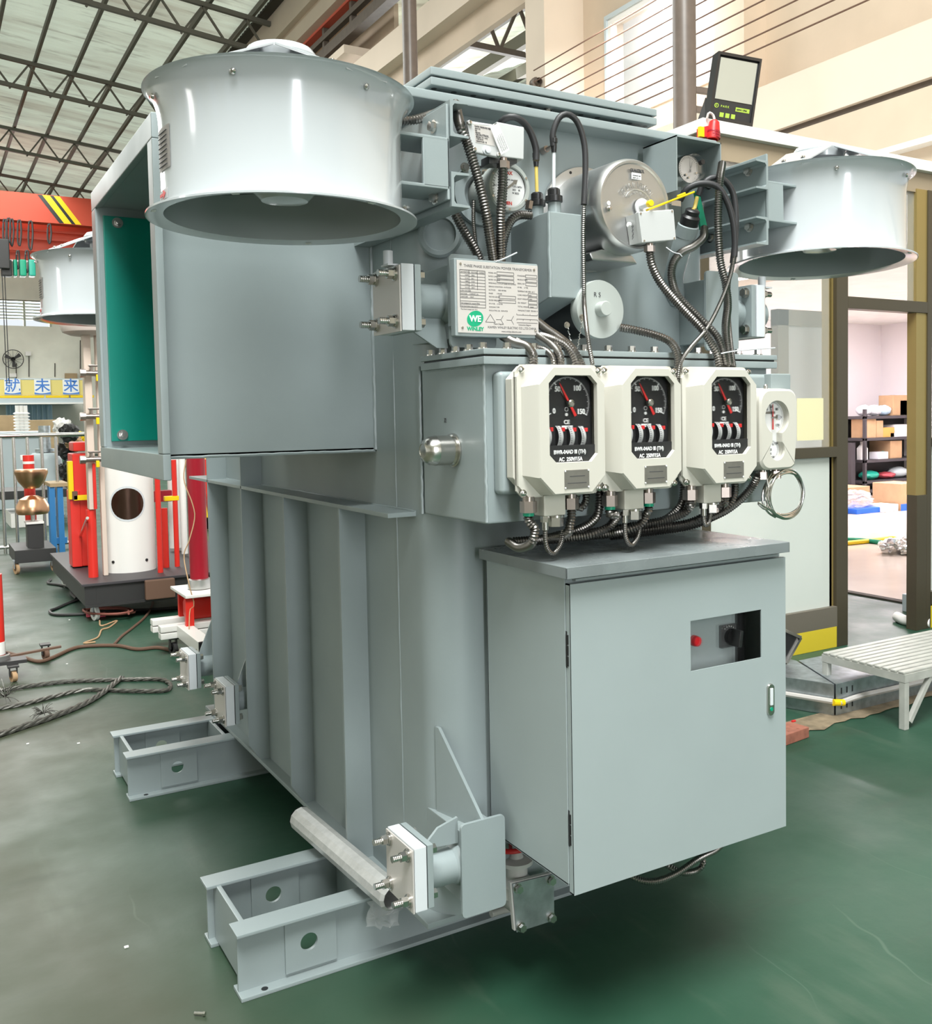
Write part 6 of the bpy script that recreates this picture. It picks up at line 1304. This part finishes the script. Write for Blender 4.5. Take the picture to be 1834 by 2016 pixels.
for k, (x0, x1, y0, y1) in enumerate(((32, 32, 715, 745), (57, 57, 700, 742), (108, 108, 715, 742), (158, 158, 670, 742))):
    a, b = P(x0, y1, Y=yw), P(x1, y0, Y=yw); struct(MB().tube([(a.x, yw, a.z), (b.x, yw, b.z)], 0.02, 5, step=1).build('conduit_wall', m_dark))
MY = 44.0
mz = lambda y: P(60, y, Y=MY).z
xl, xr = P(-40, 770, Y=MY).x, P(178, 770, Y=MY).x
bar = thing('mezzanine_barrier', 'yellow sheeted barrier along the mezzanine at the far end', 'barrier', ((xl+xr)/2, MY, mz(783)))
MB().box((xl, MY, mz(778)), (xr, MY+0.05, mz(748)), 0.01).build('sheet', m_yelsheet, bar)
for px in (-4, 40, 89, 138):
    a, b = P(px+1, 780, Y=MY-0.04), P(px+47, 780, Y=MY-0.04); MB().box((a.x, MY-0.04, mz(783.5)), (b.x, MY, mz(778.5)), 0.02).build('toe_board', m_yel, bar)
MB().box((xl, MY-0.02, mz(747.5)), (xr, MY+0.06, mz(745)), 0.01).build('top_rail', m_gblue, bar)
for i, (px, ch, lab) in enumerate(((9, '就', 'white sign with the blue character 就 hung on the yellow barrier'), (68, '未', 'white sign with the blue character 未, middle of the three signs'), (124, '来', 'white sign with a blue character, nearest the beige posts'))):
    a, b = P(px, 776, Y=MY-0.06), P(px+31, 748, Y=MY-0.06); sg = thing('hanging_sign', lab, 'sign', a)
    MB().box((a.x, MY-0.06, mz(777)), (b.x, MY-0.05, mz(747))).build('board', m_white, sg)
    t = bmesh.new(); vs = []; w = b.x-a.x
    lo = [(a.x+w*k/8, MY-0.062, mz(777)+0.015) for k in range(9)]; hi = [(a.x+w*k/8, MY-0.062, mz(777)+0.03+0.13*abs(k/8-0.45)**1.5+0.02) for k in range(9)]
    MB().prism(lo+hi[::-1], (0, 0.002, 0)).build('blue_swoosh', m_signb, sg)
    text(ch, 0.58, ((a.x+b.x)/2, MY-0.063, mz(769)), m_signb, sg, 'character', align='CENTER', ext=0.002, bold=0.006)
struct(MB().box((xl, MY-0.1, mz(793)), (xr, MY+5.98, mz(784))).build('beam_mezzanine', m_gblue)); struct(MB().box((xl, MY-0.15, mz(796)), (xr, MY+0.2, mz(793))).build('trim_4', m_wht))
struct(MB().box((P(165, 800, Y=MY+0.2).x, MY+0.1, 0), (P(176, 800, Y=MY+0.2).x, MY+0.4, mz(793))).build('pillar_3', m_gblue))
# blue lit curtain strip under the mezzanine
CYB = MY+4.5; a, b = P(14, 818, Y=CYB), P(104, 797, Y=CYB); o = MB()
n = 26
for k in range(n): x = a.x+(b.x-a.x)*k/n; o.cyl((x, CYB+0.05*math.sin(k*2.1), a.z-0.4), (x, CYB+0.05*math.sin(k*2.1), b.z), (b.x-a.x)/n*0.55, 8)
o = o.build('blue_curtain', m_ltblue); tag(o, 'pale blue pleated plastic curtain under the mezzanine', 'curtain')
# ---- grey tanks, crates, railing
def fl(px, py): p = P(px, py, Z=0); return p
RYd = fl(30, 1088).y
def zz(px, py, Y): return P(px, py, Y=Y).z
def xx(px, Y, py=950): return P(px, py, Y=Y).x
def bbox(nm, lab, cat, m, x0, x1, yt, yb, Y, d, bev=0.01, grp=None, parent=None):
    a, b = xx(x0, Y), xx(x1, Y); o = MB().box((a, Y, max(0, zz(x0, yb, Y))), (b, Y+d, zz(x0, yt, Y)), bev).build(nm, m, parent)
    if parent is None: tag(o, lab, cat, grp)
    return o
bbox('wooden_crate', 'brown crate at the far left behind the grey equipment', 'crate', m_wood, -20, 50, 818, 1060, 26, 1.5)
bbox('wooden_crate', 'brown crate with a dark mark, right of the white insulator stack', 'crate', m_wood, 60, 118, 827, 1060, 25, 1.5)
t1 = thing('equipment_tank', 'large pale blue-grey transformer tank behind the steel railing', 'tank', (0.6, 19, 0))
bbox('body', '', '', m_gblue, -60, 90, 862, 1010, 19, 1.4, 0.03, None, t1); bbox('lid', '', '', m_gblue, -65, 96, 852, 862, 18.9, 1.6, 0.02, None, t1)
for px in (40, 48, 56):
    x = xx(px, 19.5); mb = MB(); z0 = zz(px, 853, 19.5); 
    for k in range(7): mb.lathe([(0.035, 0), (0.075, 0.025), (0.035, 0.05)], (x, 19.5, z0+k*0.055), (0, 0, 1), 16)
    mb.cyl((x, 19.5, z0), (x, 19.5, z0+0.5), 0.035, 12); mb.build('insulator', m_wht, t1)
x = xx(97, 17); t2 = thing('round_tank', 'round grey tank with a neck pipe behind the railing', 'tank', (x, 17.4, 0))
r = xx(130, 17)-x; z1 = zz(97, 893, 17); MB().lathe([(r, 0.0), (r, z1-0.12), (r*0.96, z1-0.05), (r*0.8, z1), (0, z1+0.02)], (x, 17.4, 0), (0, 0, 1), 36).build('body', m_gblue, t2)
mb = MB(); mb.cyl((x, 17.4, z1), (x, 17.4, zz(97, 838, 17)), 0.09, 16); mb.lathe([(0.15, 0), (0.15, 0.05), (0.09, 0.05)], (x, 17.4, z1+0.02), (0, 0, 1), 16); mb.build('neck', m_zinc, t2)
for k, (x0, x1, yt, yb, m, lab) in enumerate(((0, 135, 968, 985, m_blk, 'dark beam under the equipment behind the railing'), (18, 100, 1012, 1042, m_wht, 'pale pallet block under the tanks behind the railing'), (40, 100, 1050, 1075, m_wht, 'pale block on the floor behind the copper electrodes'))):
    bbox('floor_block', lab, 'block', m, x0, x1, yt, yb, 15.6+0.01*k, 1.0)
bbox('socket_panel', 'small white socket panel fixed on the railing', 'panel', m_wht, 42, 52, 896, 907, RYd-0.03, 0.03)
for k, (px, py, s, m) in enumerate(((136, 852, .13, m_blk), (122, 840, .13, m_wht), (146, 872, .12, m_card), (131, 886, .14, m_blk), (134, 925, .14, m_blk), (138, 950, .15, m_cable), (158, 862, .10, m_yel))):
    Y = 16.2+k*0.25; p = P(px, py, Y=Y); t = bmesh.new(); bmesh.ops.create_icosphere(t, subdivisions=3, radius=s); rnd = random.Random(k)
    for v in t.verts: v.co *= 1+rnd.uniform(-.25, .25)
    o = MB().add(t, Matrix.Translation(p)).build('rag_bundle', m, smooth=0); tag(o, 'bundle in the cluttered heap between the round tank and the red cabinet', 'bundle', 'heap left of the red cabinet')
# railing
rl_ = thing('steel_railing', 'stainless steel railing behind the copper sphere electrodes', 'railing', (0.9, RYd, 0))
zt, zb = zz(30, 858, RYd), zz(30, 1076, RYd); xa, xb = xx(-30, RYd), xx(178, RYd)
mb = MB(); mb.tube([(xa, RYd, zt), (xb, RYd, zt)], 0.026, 12, step=0.3); mb.build('top_rail', m_steel, rl_); MB().tube([(xa, RYd, zb), (xb, RYd, zb)], 0.02, 12, step=0.3).build('bottom_rail', m_steel, rl_)
for px in (-22, 5, 30, 57, 85, 113): MB().cyl((xx(px, RYd), RYd, zb-(0.1 if px in (5, 113) else 0)), (xx(px, RYd), RYd, zt), 0.018, 12).build('baluster', m_steel, rl_)
# ---- copper electrodes on black column trolley
b0 = fl(66, 1122); Y = b0.y; se = thing('sphere_gap', 'pair of copper dome electrodes above a black column on a castored base', 'electrode', (b0.x, Y, 0))
x = xx(62, Y); r = xx(95, Y)-xx(61.5, Y)
zt, zb = zz(60, 924, Y), zz(60, 963, Y); MB().lathe([(0, 0), (r*0.45, 0.01), (r*0.8, (zt-zb)*0.4), (r, (zt-zb)*0.85), (r*0.95, zt-zb), (0, zt-zb)], (x, Y, zb), (0, 0, 1), 40).build('upper_dome', m_copper, se)
zt, zb = zz(60, 975, Y), zz(60, 1012, Y); MB().lathe([(0, 0), (r*0.9, 0), (r, 0.03), (r*0.97, (zt-zb)*0.45), (r*0.75, (zt-zb)*0.8), (r*0.35, (zt-zb)*0.97), (0, zt-zb)], (x, Y, zb), (0, 0, 1), 40).build('lower_dome', m_copper, se)
z1 = zz(60, 1030, Y); MB().cyl((x, Y, z1-0.02), (x, Y, zb+0.02), 0.02, 12).build('rod', m_steel, se)
MB().box((xx(48, Y), Y-0.1, 0.2), (xx(80, Y), Y+0.1, z1), 0.006).build('column', m_blk, se); MB().box((xx(46, Y), Y-0.12, z1), (xx(81, Y), Y+0.12, z1+0.02)).build('cap_plate', m_wht, se)
MB().box((xx(19, Y), Y-0.25, 0.11), (xx(100, Y), Y+0.5, 0.24), 0.005).build('base', m_blk, se)
for px in (22, 95): castor(se, xx(px, Y), Y-0.2, 0.055, None, m_card)
MB().cyl((xx(66, Y), Y+0.45, 0.24), (xx(66, Y), Y+0.45, zz(60, 896, Y+0.45)), 0.055, 20).build('red_mast', m_brightred, se); MB().cyl((xx(66, Y), Y+0.45, zz(60, 913, Y+0.45)), (xx(66, Y), Y+0.45, zz(60, 908, Y+.45)), 0.06, 20).build('white_band', m_wht, se)
# ---- blue stand
b0 = fl(110, 1088); Y = b0.y; st = thing('blue_stand', 'narrow blue steel stand beside the red cabinet', 'stand', (b0.x, Y, 0)); zt = zz(110, 958, Y)
for px, dy in ((101, 0), (117, 0), (108, 0.5), (124, 0.5)): MB().box((xx(px, Y)-0.03, Y+dy-0.03, 0), (xx(px, Y)+0.03, Y+dy+0.03, zt)).build('leg', m_bluep, st)
MB().box((xx(97, Y), Y-0.05, zt), (xx(134, Y), Y+0.55, zt+0.04)).build('top', m_wood, st); MB().box((xx(101, Y), Y, 0.1), (xx(128, Y), Y+0.06, 0.17)).build('foot_rail', m_bluep, st)
# ---- test platform with white cylinder, red cabinets, posts
PZ = 0.30; c0 = P(161, 1151, Z=PZ); c1_ = P(134, 1121, Z=PZ)
X0p, Y0p, Y1p = c0.x, c0.y, c1_.y+1.2
pf = thing('test_platform', 'black steel test platform on castors carrying the white cylinder', 'platform', (X0p+1.2, Y0p+1, 0))
MB().box((X0p, Y0p, PZ-0.02), (X0p+2.6, Y1p, PZ), 0.003).build('deck', m_shelf, pf); MB().box((X0p+0.1003, Y0p+0.02, 0.1305), (X0p+2.6, Y0p+0.1, PZ-0.0205)).build('front_channel', m_blk, pf); MB().box((X0p+0.02, Y0p+0.0202, 0.13), (X0p+0.1, Y1p, PZ-0.0201)).build('side_channel', m_blk, pf)
MB().box((X0p+0.02, Y0p-0.01, 0.121), (X0p+2.6, Y0p+0.019, 0.14)).build('channel_lip', m_blk, pf)
for x, y in ((X0p+0.1, Y0p+0.12), (X0p+1.8, Y0p+0.12), (X0p+0.1, Y1p-0.2)): castor(pf, x, y, 0.055, None, m_jug)
wc = P(255, 1128, Z=PZ); x = wc.x; Y = wc.y+0.2; r = (xx(301, Y)-xx(196, Y))/2; x = (xx(301, Y)+xx(196, Y))/2
hv = thing('white_cylinder', 'white high-voltage cylinder with round dark copper window standing on the platform', 'cylinder', (x, Y, PZ))
MB().lathe([(0, 0), (r, 0), (r, 1.6), (r*0.98, 1.62), (0, 1.62)], (x, Y, PZ), (0, 0, 1), 64).build('body', m_wht, hv)
vd_ = Vector((x, Y, 0))-Vector((0, 0, 0)); vd_ = -vd_.normalized(); wz = zz(252, 992, Y-r)
rw = 0.125; mb = MB(); t = bmesh.new(); a0 = math.atan2(vd_.y, vd_.x)
def cylpatch(rad, off, n=28):
    t = bmesh.new(); cv = t.verts.new((x+(r+off)*math.cos(a0), Y+(r+off)*math.sin(a0), wz)); prev = [cv]*n
    for q in range(1, 6):
        ring = []
        for k in range(n):
            s, zc = rad*q/5*math.cos(2*PI*k/n), rad*q/5*math.sin(2*PI*k/n); aa = a0+s/r; ring.append(t.verts.new((x+(r+off)*math.cos(aa), Y+(r+off)*math.sin(aa), wz+zc)))
        for k in range(n):
            j = (k+1) % n
            t.faces.new((cv, ring[k], ring[j])) if q == 1 else t.faces.new((prev[k], ring[k], ring[j], prev[j]))
        prev = ring
    bmesh.ops.recalc_face_normals(t, faces=t.faces); return t
MB().add(cylpatch(rw*1.13, 0.002)).build('window_ring', m_plate, hv); MB().add(cylpatch(rw, 0.004)).build('round_window', mat('dark copper mesh', (0.10, 0.06, 0.045), 0.3, 1.0), hv)
for s in (-0.7, 0.75): aa = a0+s*0.9; MB().cyl((x+(r-0.01)*math.cos(aa), Y+(r-0.01)*math.sin(aa), PZ+0.09), (x+(r+0.005)*math.cos(aa), Y+(r+0.005)*math.sin(aa), PZ+0.09), 0.012, 10).build('screw', m_black, hv)
# beige twin posts with cap plate and brass valves
Yb = P(184, 1136, Z=PZ).y; bpst = thing('twin_post', 'tall beige twin post with flattened cap and brass valves, left of the green panel', 'post', (xx(180, Yb), Yb, PZ))
zc = zz(170, 655, Yb)
for pa, pb, pbot in ((172, 187, zz(180, 1003, Yb)+0.001), (197, 207, PZ)): MB().box((xx(pa, Yb), Yb-0.05+(pa-172)*0.002, pbot), (xx(pb, Yb), Yb+0.06, zc+0.02), 0.008).build('post', m_beige, bpst)
cxx = xx(205, Yb); rc_p = cxx-xx(129, Yb); mb = MB(); mb.lathe([(0, -0.02), (rc_p*0.75, -0.02), (rc_p*0.93, 0.0), (rc_p, 0.05), (rc_p*0.96, 0.1), (rc_p*0.8, 0.13), (0, 0.135)], (cxx, Yb, zc), (0, 0, 1), 48); mb.build('cap', mat('pinkish beige enamel', (0.62, 0.52, 0.48), 0.35), bpst)
for py in (735, 820, 905):
    p = P(174, py, Y=Yb-0.1); mb = MB(); mb.cyl(p+Vector((-0.05, 0, 0)), p+Vector((0.09, 0, 0)), 0.022, 14); mb.cyl(p+Vector((-0.06, 0, 0)), p+Vector((-0.02, 0, 0)), 0.032, 8); mb.cyl(p+Vector((0.02, 0, 0.0)), p+Vector((0.02, 0, 0.06)), 0.014, 10); mb.box(p+Vector((0.0, -0.02, 0.05)), p+Vector((0.09, 0.02, 0.065)), 0.004); v = mb.build('brass_valve', m_brass, bpst)
    MB().box(p+Vector((0.05, -0.03, -0.06)), p+Vector((0.075, 0.0, -0.01)), 0.004).build('yellow_handle', m_yel, v)
Yr = Y+0.35
rcab = thing('red_cabinet', 'bright red upright cabinet with yellow edge bar beside the beige posts', 'cabinet', (xx(160, Yr), Yr, PZ))
MB().box((xx(144, Yr), Yr, 0.31), (xx(185, Yr), Yr+0.3, zz(160, 893, Yr)), 0.01).build('body', m_brightred, rcab); MB().box((xx(146, Yr), Yr-0.02, zz(160, 888, Yr)), (xx(180, Yr), Yr+0.25, zz(160, 870, Yr)), 0.01).build('top_box', m_brightred, rcab)
MB().box((xx(134, Yr), Yr-0.03, zz(160, 982, Yr)), (xx(144, Yr), Yr+0.05, zz(160, 907, Yr)), 0.004).build('yellow_bar', m_yel, rcab); MB().box((xx(136, Yr), Yr-0.012, 0.31), (xx(156, Yr), Yr+0.2, zz(160, 965, Yr)), 0.008).build('side_column', m_brightred, rcab)
MB().box((xx(142, Yr), Yr-0.06, zz(160, 984, Yr)), (xx(182, Yr), Yr-0.02, zz(160, 974, Yr)), 0.003).build('yellow_arm', m_yel, rcab); MB().box((xx(140, Yr), Yr-0.06, zz(160, 983, Yr)), (xx(150, Yr), Yr-0.01, zz(160, 966, Yr)), 0.003).build('hinge_block', m_cable, rcab)
def redpost(pxc, w, yt, yb, dy, m, lab, Yo=None, nm='red_post'):
    b = P(pxc, yb, Z=PZ) if Yo is None else Vector((0, Yo, 0)); Yq = b.y; xq = xx(pxc, Yq, yb); rr = (xx(pxc+w/2, Yq)-xx(pxc-w/2, Yq))/2; zb_ = zz(pxc, yb, Yq)
    o = MB().cyl((xq, Yq, zb_), (xq, Yq, zz(pxc, yt, Yq)), rr, 24).build(nm, m); tag(o, lab, 'post'); return o
redpost(184, 20, 1003, 1136, 0, m_brightred, 'thick short red post at the platform corner, below the brass valves')
redpost(188, 7, 912, 1002, 0, m_brightred, 'thin red tube above the thick short post', Yb-0.08)
redpost(327, 13, 1000, 1117, 0, m_brightred, 'short red post with brass top, right of the white cylinder')
redpost(316, 11, 900, 1127, 0, m_brightred, 'slim red post directly right of the white cylinder')
redpost(349, 10, 905, 1115, 0, m_brightred, 'slim red post nearest the dark red column')
redpost(347, 26, 860, 1078, 0, m_wht, 'wide white post behind the slim red posts', Y+0.9, 'white_post')
redpost(364, 13, 860, 1090, 0, m_wht, 'white post right behind the dark red column', Y+0.5, 'white_post')
o = MB().box((xx(318, Y), Y-0.1, zz(320, 985, Y)), (xx(346, Y), Y-0.05, zz(320, 976, Y)), 0.003).build('yellow_link', m_yel); tag(o, 'yellow link bar between the slim red posts', 'bar')
o = MB().box((xx(298, Y+.6), Y+0.6, zz(320, 988, Y+.6)), (xx(338, Y+.6), Y+0.7, zz(320, 966, Y+.6)), 0.005).build('red_crossbar', m_darkred); tag(o, 'dark red crossbar behind the slim red posts', 'bar')
a, b = P(172, 1020, Y=Y0p+0.2), P(134, 1117, Z=0.1); o = MB().tube([a, b], 0.012, 8, step=0.1).build('brace_rod', m_steel); tag(o, 'thin grey brace rod leaning from the thick red post to the floor', 'rod')
# clutter right of the column, seen between post and tank
YQ = 13.5
for (x0, x1, yt, yb, m, nm, lab) in ((402, 430, 1018, 1062, m_wht, 'white_tray', 'white tray behind the dark red column'), (402, 432, 1064, 1078, m_darkred, 'red_pallet', 'red stacked board behind the dark red column'), (402, 432, 1080, 1094, m_bluep, 'blue_pallet', 'blue stacked board under the red one'), (400, 436, 1096, 1120, m_wht, 'pale_crate', 'pale crate under the blue board'), (396, 424, 905, 1120, m_yel, 'yellow_sheet', 'yellow sheet leaning behind the dark red column')):
    bbox(nm, lab, 'board', m, x0, x1, yt, yb, YQ, 0.5)
o = MB(); rod(o, P(400, 905, Y=12), P(428, 1060, Y=12), 0.1); o = o.build('leaning_board', m_brightred); tag(o, 'bright red board leaning right of the dark red column', 'board')
# ---- dark red column on its white trolley
b0 = P(386, 1152, Z=0.42); Y = b0.y; x = xx(386, Y); rr = (xx(404, Y)-xx(368, Y))/2
rcol = thing('red_column', 'thick dark red column with aluminium foot on a white castored trolley', 'column', (x, Y, 0))
MB().cyl((x, Y, 0.40), (x, Y, 2.6), rr, 40).build('shaft', m_darkred, rcol); MB().lathe([(rr*1.28, 0), (rr*1.28, 0.03), (rr*1.22, 0.06), (rr, 0.065)], (x, Y, 0.40), (0, 0, 1), 40).build('foot_ring', m_alu, rcol)
MB().box((xx(342, Y), Y-0.22, 0.375), (xx(342, Y)+0.5, Y+0.22, 0.395), 0.004).build('top_plate', m_wht, rcol)
for px, dy in ((351, -0.18), (362, 0.17), (409, -0.18), (418, 0.17)): MB().box((xx(px, Y)-0.025, Y+dy-0.02, 0.19), (xx(px, Y)+0.025, Y+dy+0.02, 0.376)).build('leg', m_brightred, rcol)
for k, dy in enumerate((-0.42, 0.1)):
    MB().box((xx(298, Y), Y-0.12+k*0.25, 0.155), (xx(298, Y)+1.0, Y-0.04+k*0.25, 0.195), 0.006).build('frame_rail', m_wht, rcol)
    MB().box((xx(298, Y), Y-0.12+k*0.25, 0.11), (xx(298, Y)+1.0, Y-0.04+k*0.25, 0.150), 0.006).build('frame_rail', m_wht, rcol)
MB().box((xx(330, Y), Y-0.7, 0.115), (xx(330, Y)+0.09, Y-0.1, 0.195), 0.006).build('frame_arm', m_wht, rcol); MB().box((xx(330, Y)-0.002, Y-0.71, 0.112), (xx(330, Y)+0.092, Y-0.69, 0.198), 0.003).build('end_cap', m_black, rcol)
castor(rcol, xx(330, Y)+0.04, Y-0.62, 0.04, m_blk); castor(rcol, xx(318, Y)+0.02, Y-0.08, 0.04, m_blk)
MB().box((x-0.1, Y-0.06, 0.20), (x+0.14, Y+0.08, 0.34), 0.03).build('red_bulb', m_brightred, rcol)
o = MB().tube([P(366, 905, Y=Y-0.1), P(362, 945, Y=Y-0.1), P(378, 990, Y=Y-0.12), P(383, 1020, Y=Y-0.12), P(372, 1065, Y=Y-0.12), P(362, 1095, Y=Y-0.1), P(372, 1150, Y=Y-0.2), P(382, 1190, Y=Y-0.2), P(374, 1200, Y=Y-0.2), P(372, 1240, Y=Y-0.3)], 0.0035, 6, step=0.03).build('hanging_wire', m_card); tag(o, 'thin copper-coloured wire hanging loosely in front of the dark red column', 'wire')
# ---- left edge red post on trolley
p = P(-2, 1296, Z=0.12); x, Y = p.x-0.01, p.y; le = thing('edge_trolley', 'red and white post on a castored trolley cut by the left photo edge', 'trolley', (x, Y, 0))
MB().cyl((x, Y, 0.12), (x, Y, 0.62), 0.045, 24).build('post', m_brightred, le); MB().cyl((x, Y, 0.145), (x, Y, 0.22), 0.0465, 24).build('white_band', m_wht, le); MB().lathe([(0.07, 0), (0.07, 0.025), (0.06, 0.03)], (x, Y, 0.115), (0, 0, 1), 28).build('foot_ring', m_alu, le)
MB().box((x-0.5, Y-0.1, 0.095), (x+0.15, Y+0.02, 0.115)).build('base_plate', m_blk, le); a = P(100, 1278, Z=0.1); MB().prism([(x, Y+0.05, 0.1), (a.x+0.06, a.y, 0.1), (a.x+0.06, a.y+0.03, 0.1), (x, Y+0.08, 0.1)], (0, 0, 0.012)).build('base_arm', m_cable, le)
a = P(27, 1342, Z=0); castor(le, a.x, a.y, 0.032, m_blk, m_card); a = P(90, 1298, Z=0); castor(le, a.x, a.y, 0.034, m_blk, m_cable)
# ---- ropes and cables on the floor
def rope(nm, lab, pts, r, m, cat='rope', twist=0):
    pts = [P(a[0], a[1], Z=a[2] if len(a) > 2 else r) for a in pts]
    q = spline(pts, r*0.9) if twist else None
    if twist:
        mb = MB()
        for s in range(3):
            w = []
            for i, p in enumerate(q):
                tg = (q[min(i+1, len(q)-1)]-q[max(i-1, 0)]).normalized(); n = tg.cross(Vector((0, 0, 1))).normalized(); b = n.cross(tg); a = i*0.42+s*2.094
                w.append(p+(n*math.cos(a)+b*math.sin(a))*r*0.5)
            mb.tube(w, r*0.56, 6, step=r*0.9)
        o = mb.build(nm, m)
    else: o = MB().tube(pts, r, 8, step=max(0.02, r)).build(nm, m)
    tag(o, lab, cat); return o
rope('wire_rope', 'steel wire rope sling looped on the floor at the left', [(-20, 1362), (60, 1350), (140, 1341), (240, 1338), (310, 1337), (332, 1344), (334, 1354), (318, 1360), (250, 1360), (170, 1358), (110, 1370), (50, 1385), (-20, 1398)], 0.012, m_rope, 'rope', 1)
rope('wire_rope', 'steel wire rope with frayed splice running to the lower left floor', [(-20, 1452), (40, 1432), (100, 1412), (160, 1388), (200, 1365), (225, 1345), (240, 1334)], 0.015, m_rope, 'rope', 1)
for k, (px, py, s) in enumerate(((10, 1372, .10), (85, 1405, .07))):
    c = P(px, py, Z=0.03); mb = MB(); rnd = random.Random(k)
    for i in range(45):
        d = Vector((rnd.uniform(-1, 1), rnd.uniform(-1, 1), rnd.uniform(-0.25, 0.9))).normalized()*s*rnd.uniform(.5, 1.2); mb.tube([c, c+d*0.6+Vector((0, 0, .004)), c+d+Vector((0, 0, -0.01))], 0.0016, 4, step=0.02)
    o = mb.build('frayed_strands', m_rope); o['kind'] = 'stuff'; tag(o, ('frayed wire strands at the left photo edge on the rope splice', 'frayed wire strands sticking out of the lower rope')[k], 'strands')
rope('floor_cable', 'brown cable snaking across the floor from the left trolley to the flange stubs', [(14, 1285), (40, 1292), (75, 1302), (100, 1296), (140, 1278), (170, 1272), (230, 1271), (270, 1278), (310, 1275), (345, 1282), (380, 1290)], 0.012, m_cable, 'cable')
rope('floor_cable', 'brown cable running from the castored platform to the long snaking cable', [(302, 1178), (298, 1195), (285, 1215), (262, 1235), (240, 1252), (225, 1268)], 0.009, m_cable, 'cable')
rope('floor_cable', 'thin tan cord crumpled on the floor below the platform', [(196, 1222), (200, 1232), (230, 1222), (215, 1235), (200, 1240), (192, 1255), (165, 1266), (188, 1264)], 0.006, m_card, 'cord')
rope('floor_cable', 'black cable loop on the floor in front of the platform castor', [(160, 1178), (140, 1185), (110, 1198), (98, 1203), (110, 1210), (160, 1209), (230, 1203), (300, 1200), (360, 1196)], 0.012, m_blk, 'cable')
rope('floor_cable', 'black cable hooked around the platform corner castor', [(100, 1140), (95, 1148), (120, 1152), (150, 1160), (140, 1168), (150, 1178)], 0.012, m_blk, 'cable')
for k in range(5):
    rnd = random.Random(k+3); pts = [(215+45*math.cos(i*1.15+k)+rnd.uniform(-8, 8), 1203+6*math.sin(i*1.15+k)+rnd.uniform(-2, 2), 0.01+k*0.012) for i in range(9)]
    rope('cable_pile', 'tangled brown cable coil heaped in front of the platform', pts, 0.008, mat('rust brown cable %d' % k, (0.16+0.02*k, 0.075, 0.055), 0.7), 'cable')['group'] = 'tangled cable coils'
for i, (px, lab) in enumerate(((178, 'pink plug at the platform castor, left one'), (200, 'pink plug at the platform castor, right one'))):
    p = P(px, 1210, Z=0.02); o = MB().box(p-Vector((0.03, 0.015, 0.018)), p+Vector((0.03, 0.015, 0.018)), 0.006).build('plug', mat('pink plug %d' % i, (0.75, 0.1, 0.15), 0.5)); tag(o, lab, 'plug')
p = P(318, 1152, Y=Y0p-0.05); MB().box((p.x-0.12, Y0p-0.06, 0.14), (p.x+0.1, Y0p-0.012, 0.29), 0.01).build('junction_box', m_cable, pf)
for i, (px, py) in enumerate(((135, 1221), (12, 1290), (130, 1308), (52, 1466), (152, 1465), (245, 1868))):
    p = P(px, py, Z=0); o = MB().box((p.x, p.y, 0), (p.x+0.012, p.y+0.009, 0.004), 0.001).build('paint_fleck', m_wht); tag(o, 'tiny white fleck lying on the green floor at the left', 'fleck', 'white flecks on the floor')

# ==================================================================== LIGHT
w = bpy.data.worlds.new('overcast daylight'); SC.world = w; w.use_nodes = True
bg = w.node_tree.nodes['Background']; bg.inputs[0].default_value = (0.88, 0.95, 1.0, 1); bg.inputs[1].default_value = 0.95
def area(name, loc, target, sx, sy, power, col=(1, 1, 1)):
    l = bpy.data.lights.new(name, 'AREA'); l.shape = 'RECTANGLE'; l.size = sx; l.size_y = sy; l.energy = power; l.color = col
    o = bpy.data.objects.new(name, l); COL.objects.link(o); o.location = loc
    o.rotation_euler = (Vector(target)-Vector(loc)).to_track_quat('-Z', 'Y').to_euler(); return o
area('gate_daylight', (-0.6, YB+0.1, 4.1), (1.0, 2.0, 2.0), 1.7, 8.0, 720, (0.96, 0.98, 1.0))
area('skylight', (-0.5, -1.2, 10.8), (1.3, 2.4, 1.0), 5, 6, 2750, (0.97, 1.0, 0.98))
area('far_fill_light', (-1, 30, 10.4), (-1, 30, 0), 12, 26, 4600, (0.98, 1.0, 0.97))  # area light added under the far roof to brighten the background
for k, y in enumerate((6.5,)): area('side_window_daylight', (XL+0.2, y, 4.2), (2, y-1, 1.5), 1.6, 5.6, 260, (1, 0.98, 0.95))
for k, x in enumerate((8.2, 10.6, 13.0)): area('room_fill_light', (x, 8.4, 3.03), (x, 8.4, 0), 0.25, 4.0, 260, (1.0, 0.93, 0.97))  # invented strip lights, added to brighten the glazed room
area('end_window_daylight', ((xa_+xb_)/2, YE+0.25, (P(0, 640, Y=YE).z+P(0, 594, Y=YE).z)/2), ((xa_+xb_)/2, 30, 2), 6, 1.5, 900)
area('mezzanine_fill_light', (1.5, MY-1, mz(797)-0.1), (1.5, MY-3, 0), 5, 0.4, 260)  # no real fitting: added to lighten the space below the mezzanine
area('office_fill_light', (9.9, 10, 7.5), (10.6, 10, 5.5), 1.0, 6, 420, (1, 1, 1))  # unseen light added so the upper window looks bright
area('bay_skylight', (14, 24, 9.0), (9, 20, 9.5), 6, 14, 1500, (1, 1, 0.98))
SC.view_settings.view_transform = 'Standard'; SC.view_settings.look = 'None'; SC.view_settings.gamma = 1; SC.view_settings.use_curve_mapping = False
SC.view_settings.exposure = 0.05
cy = SC.cycles; cy.max_bounces = 9; cy.diffuse_bounces = 4; cy.glossy_bounces = 4; cy.transmission_bounces = 6; cy.adaptive_threshold = 0.02
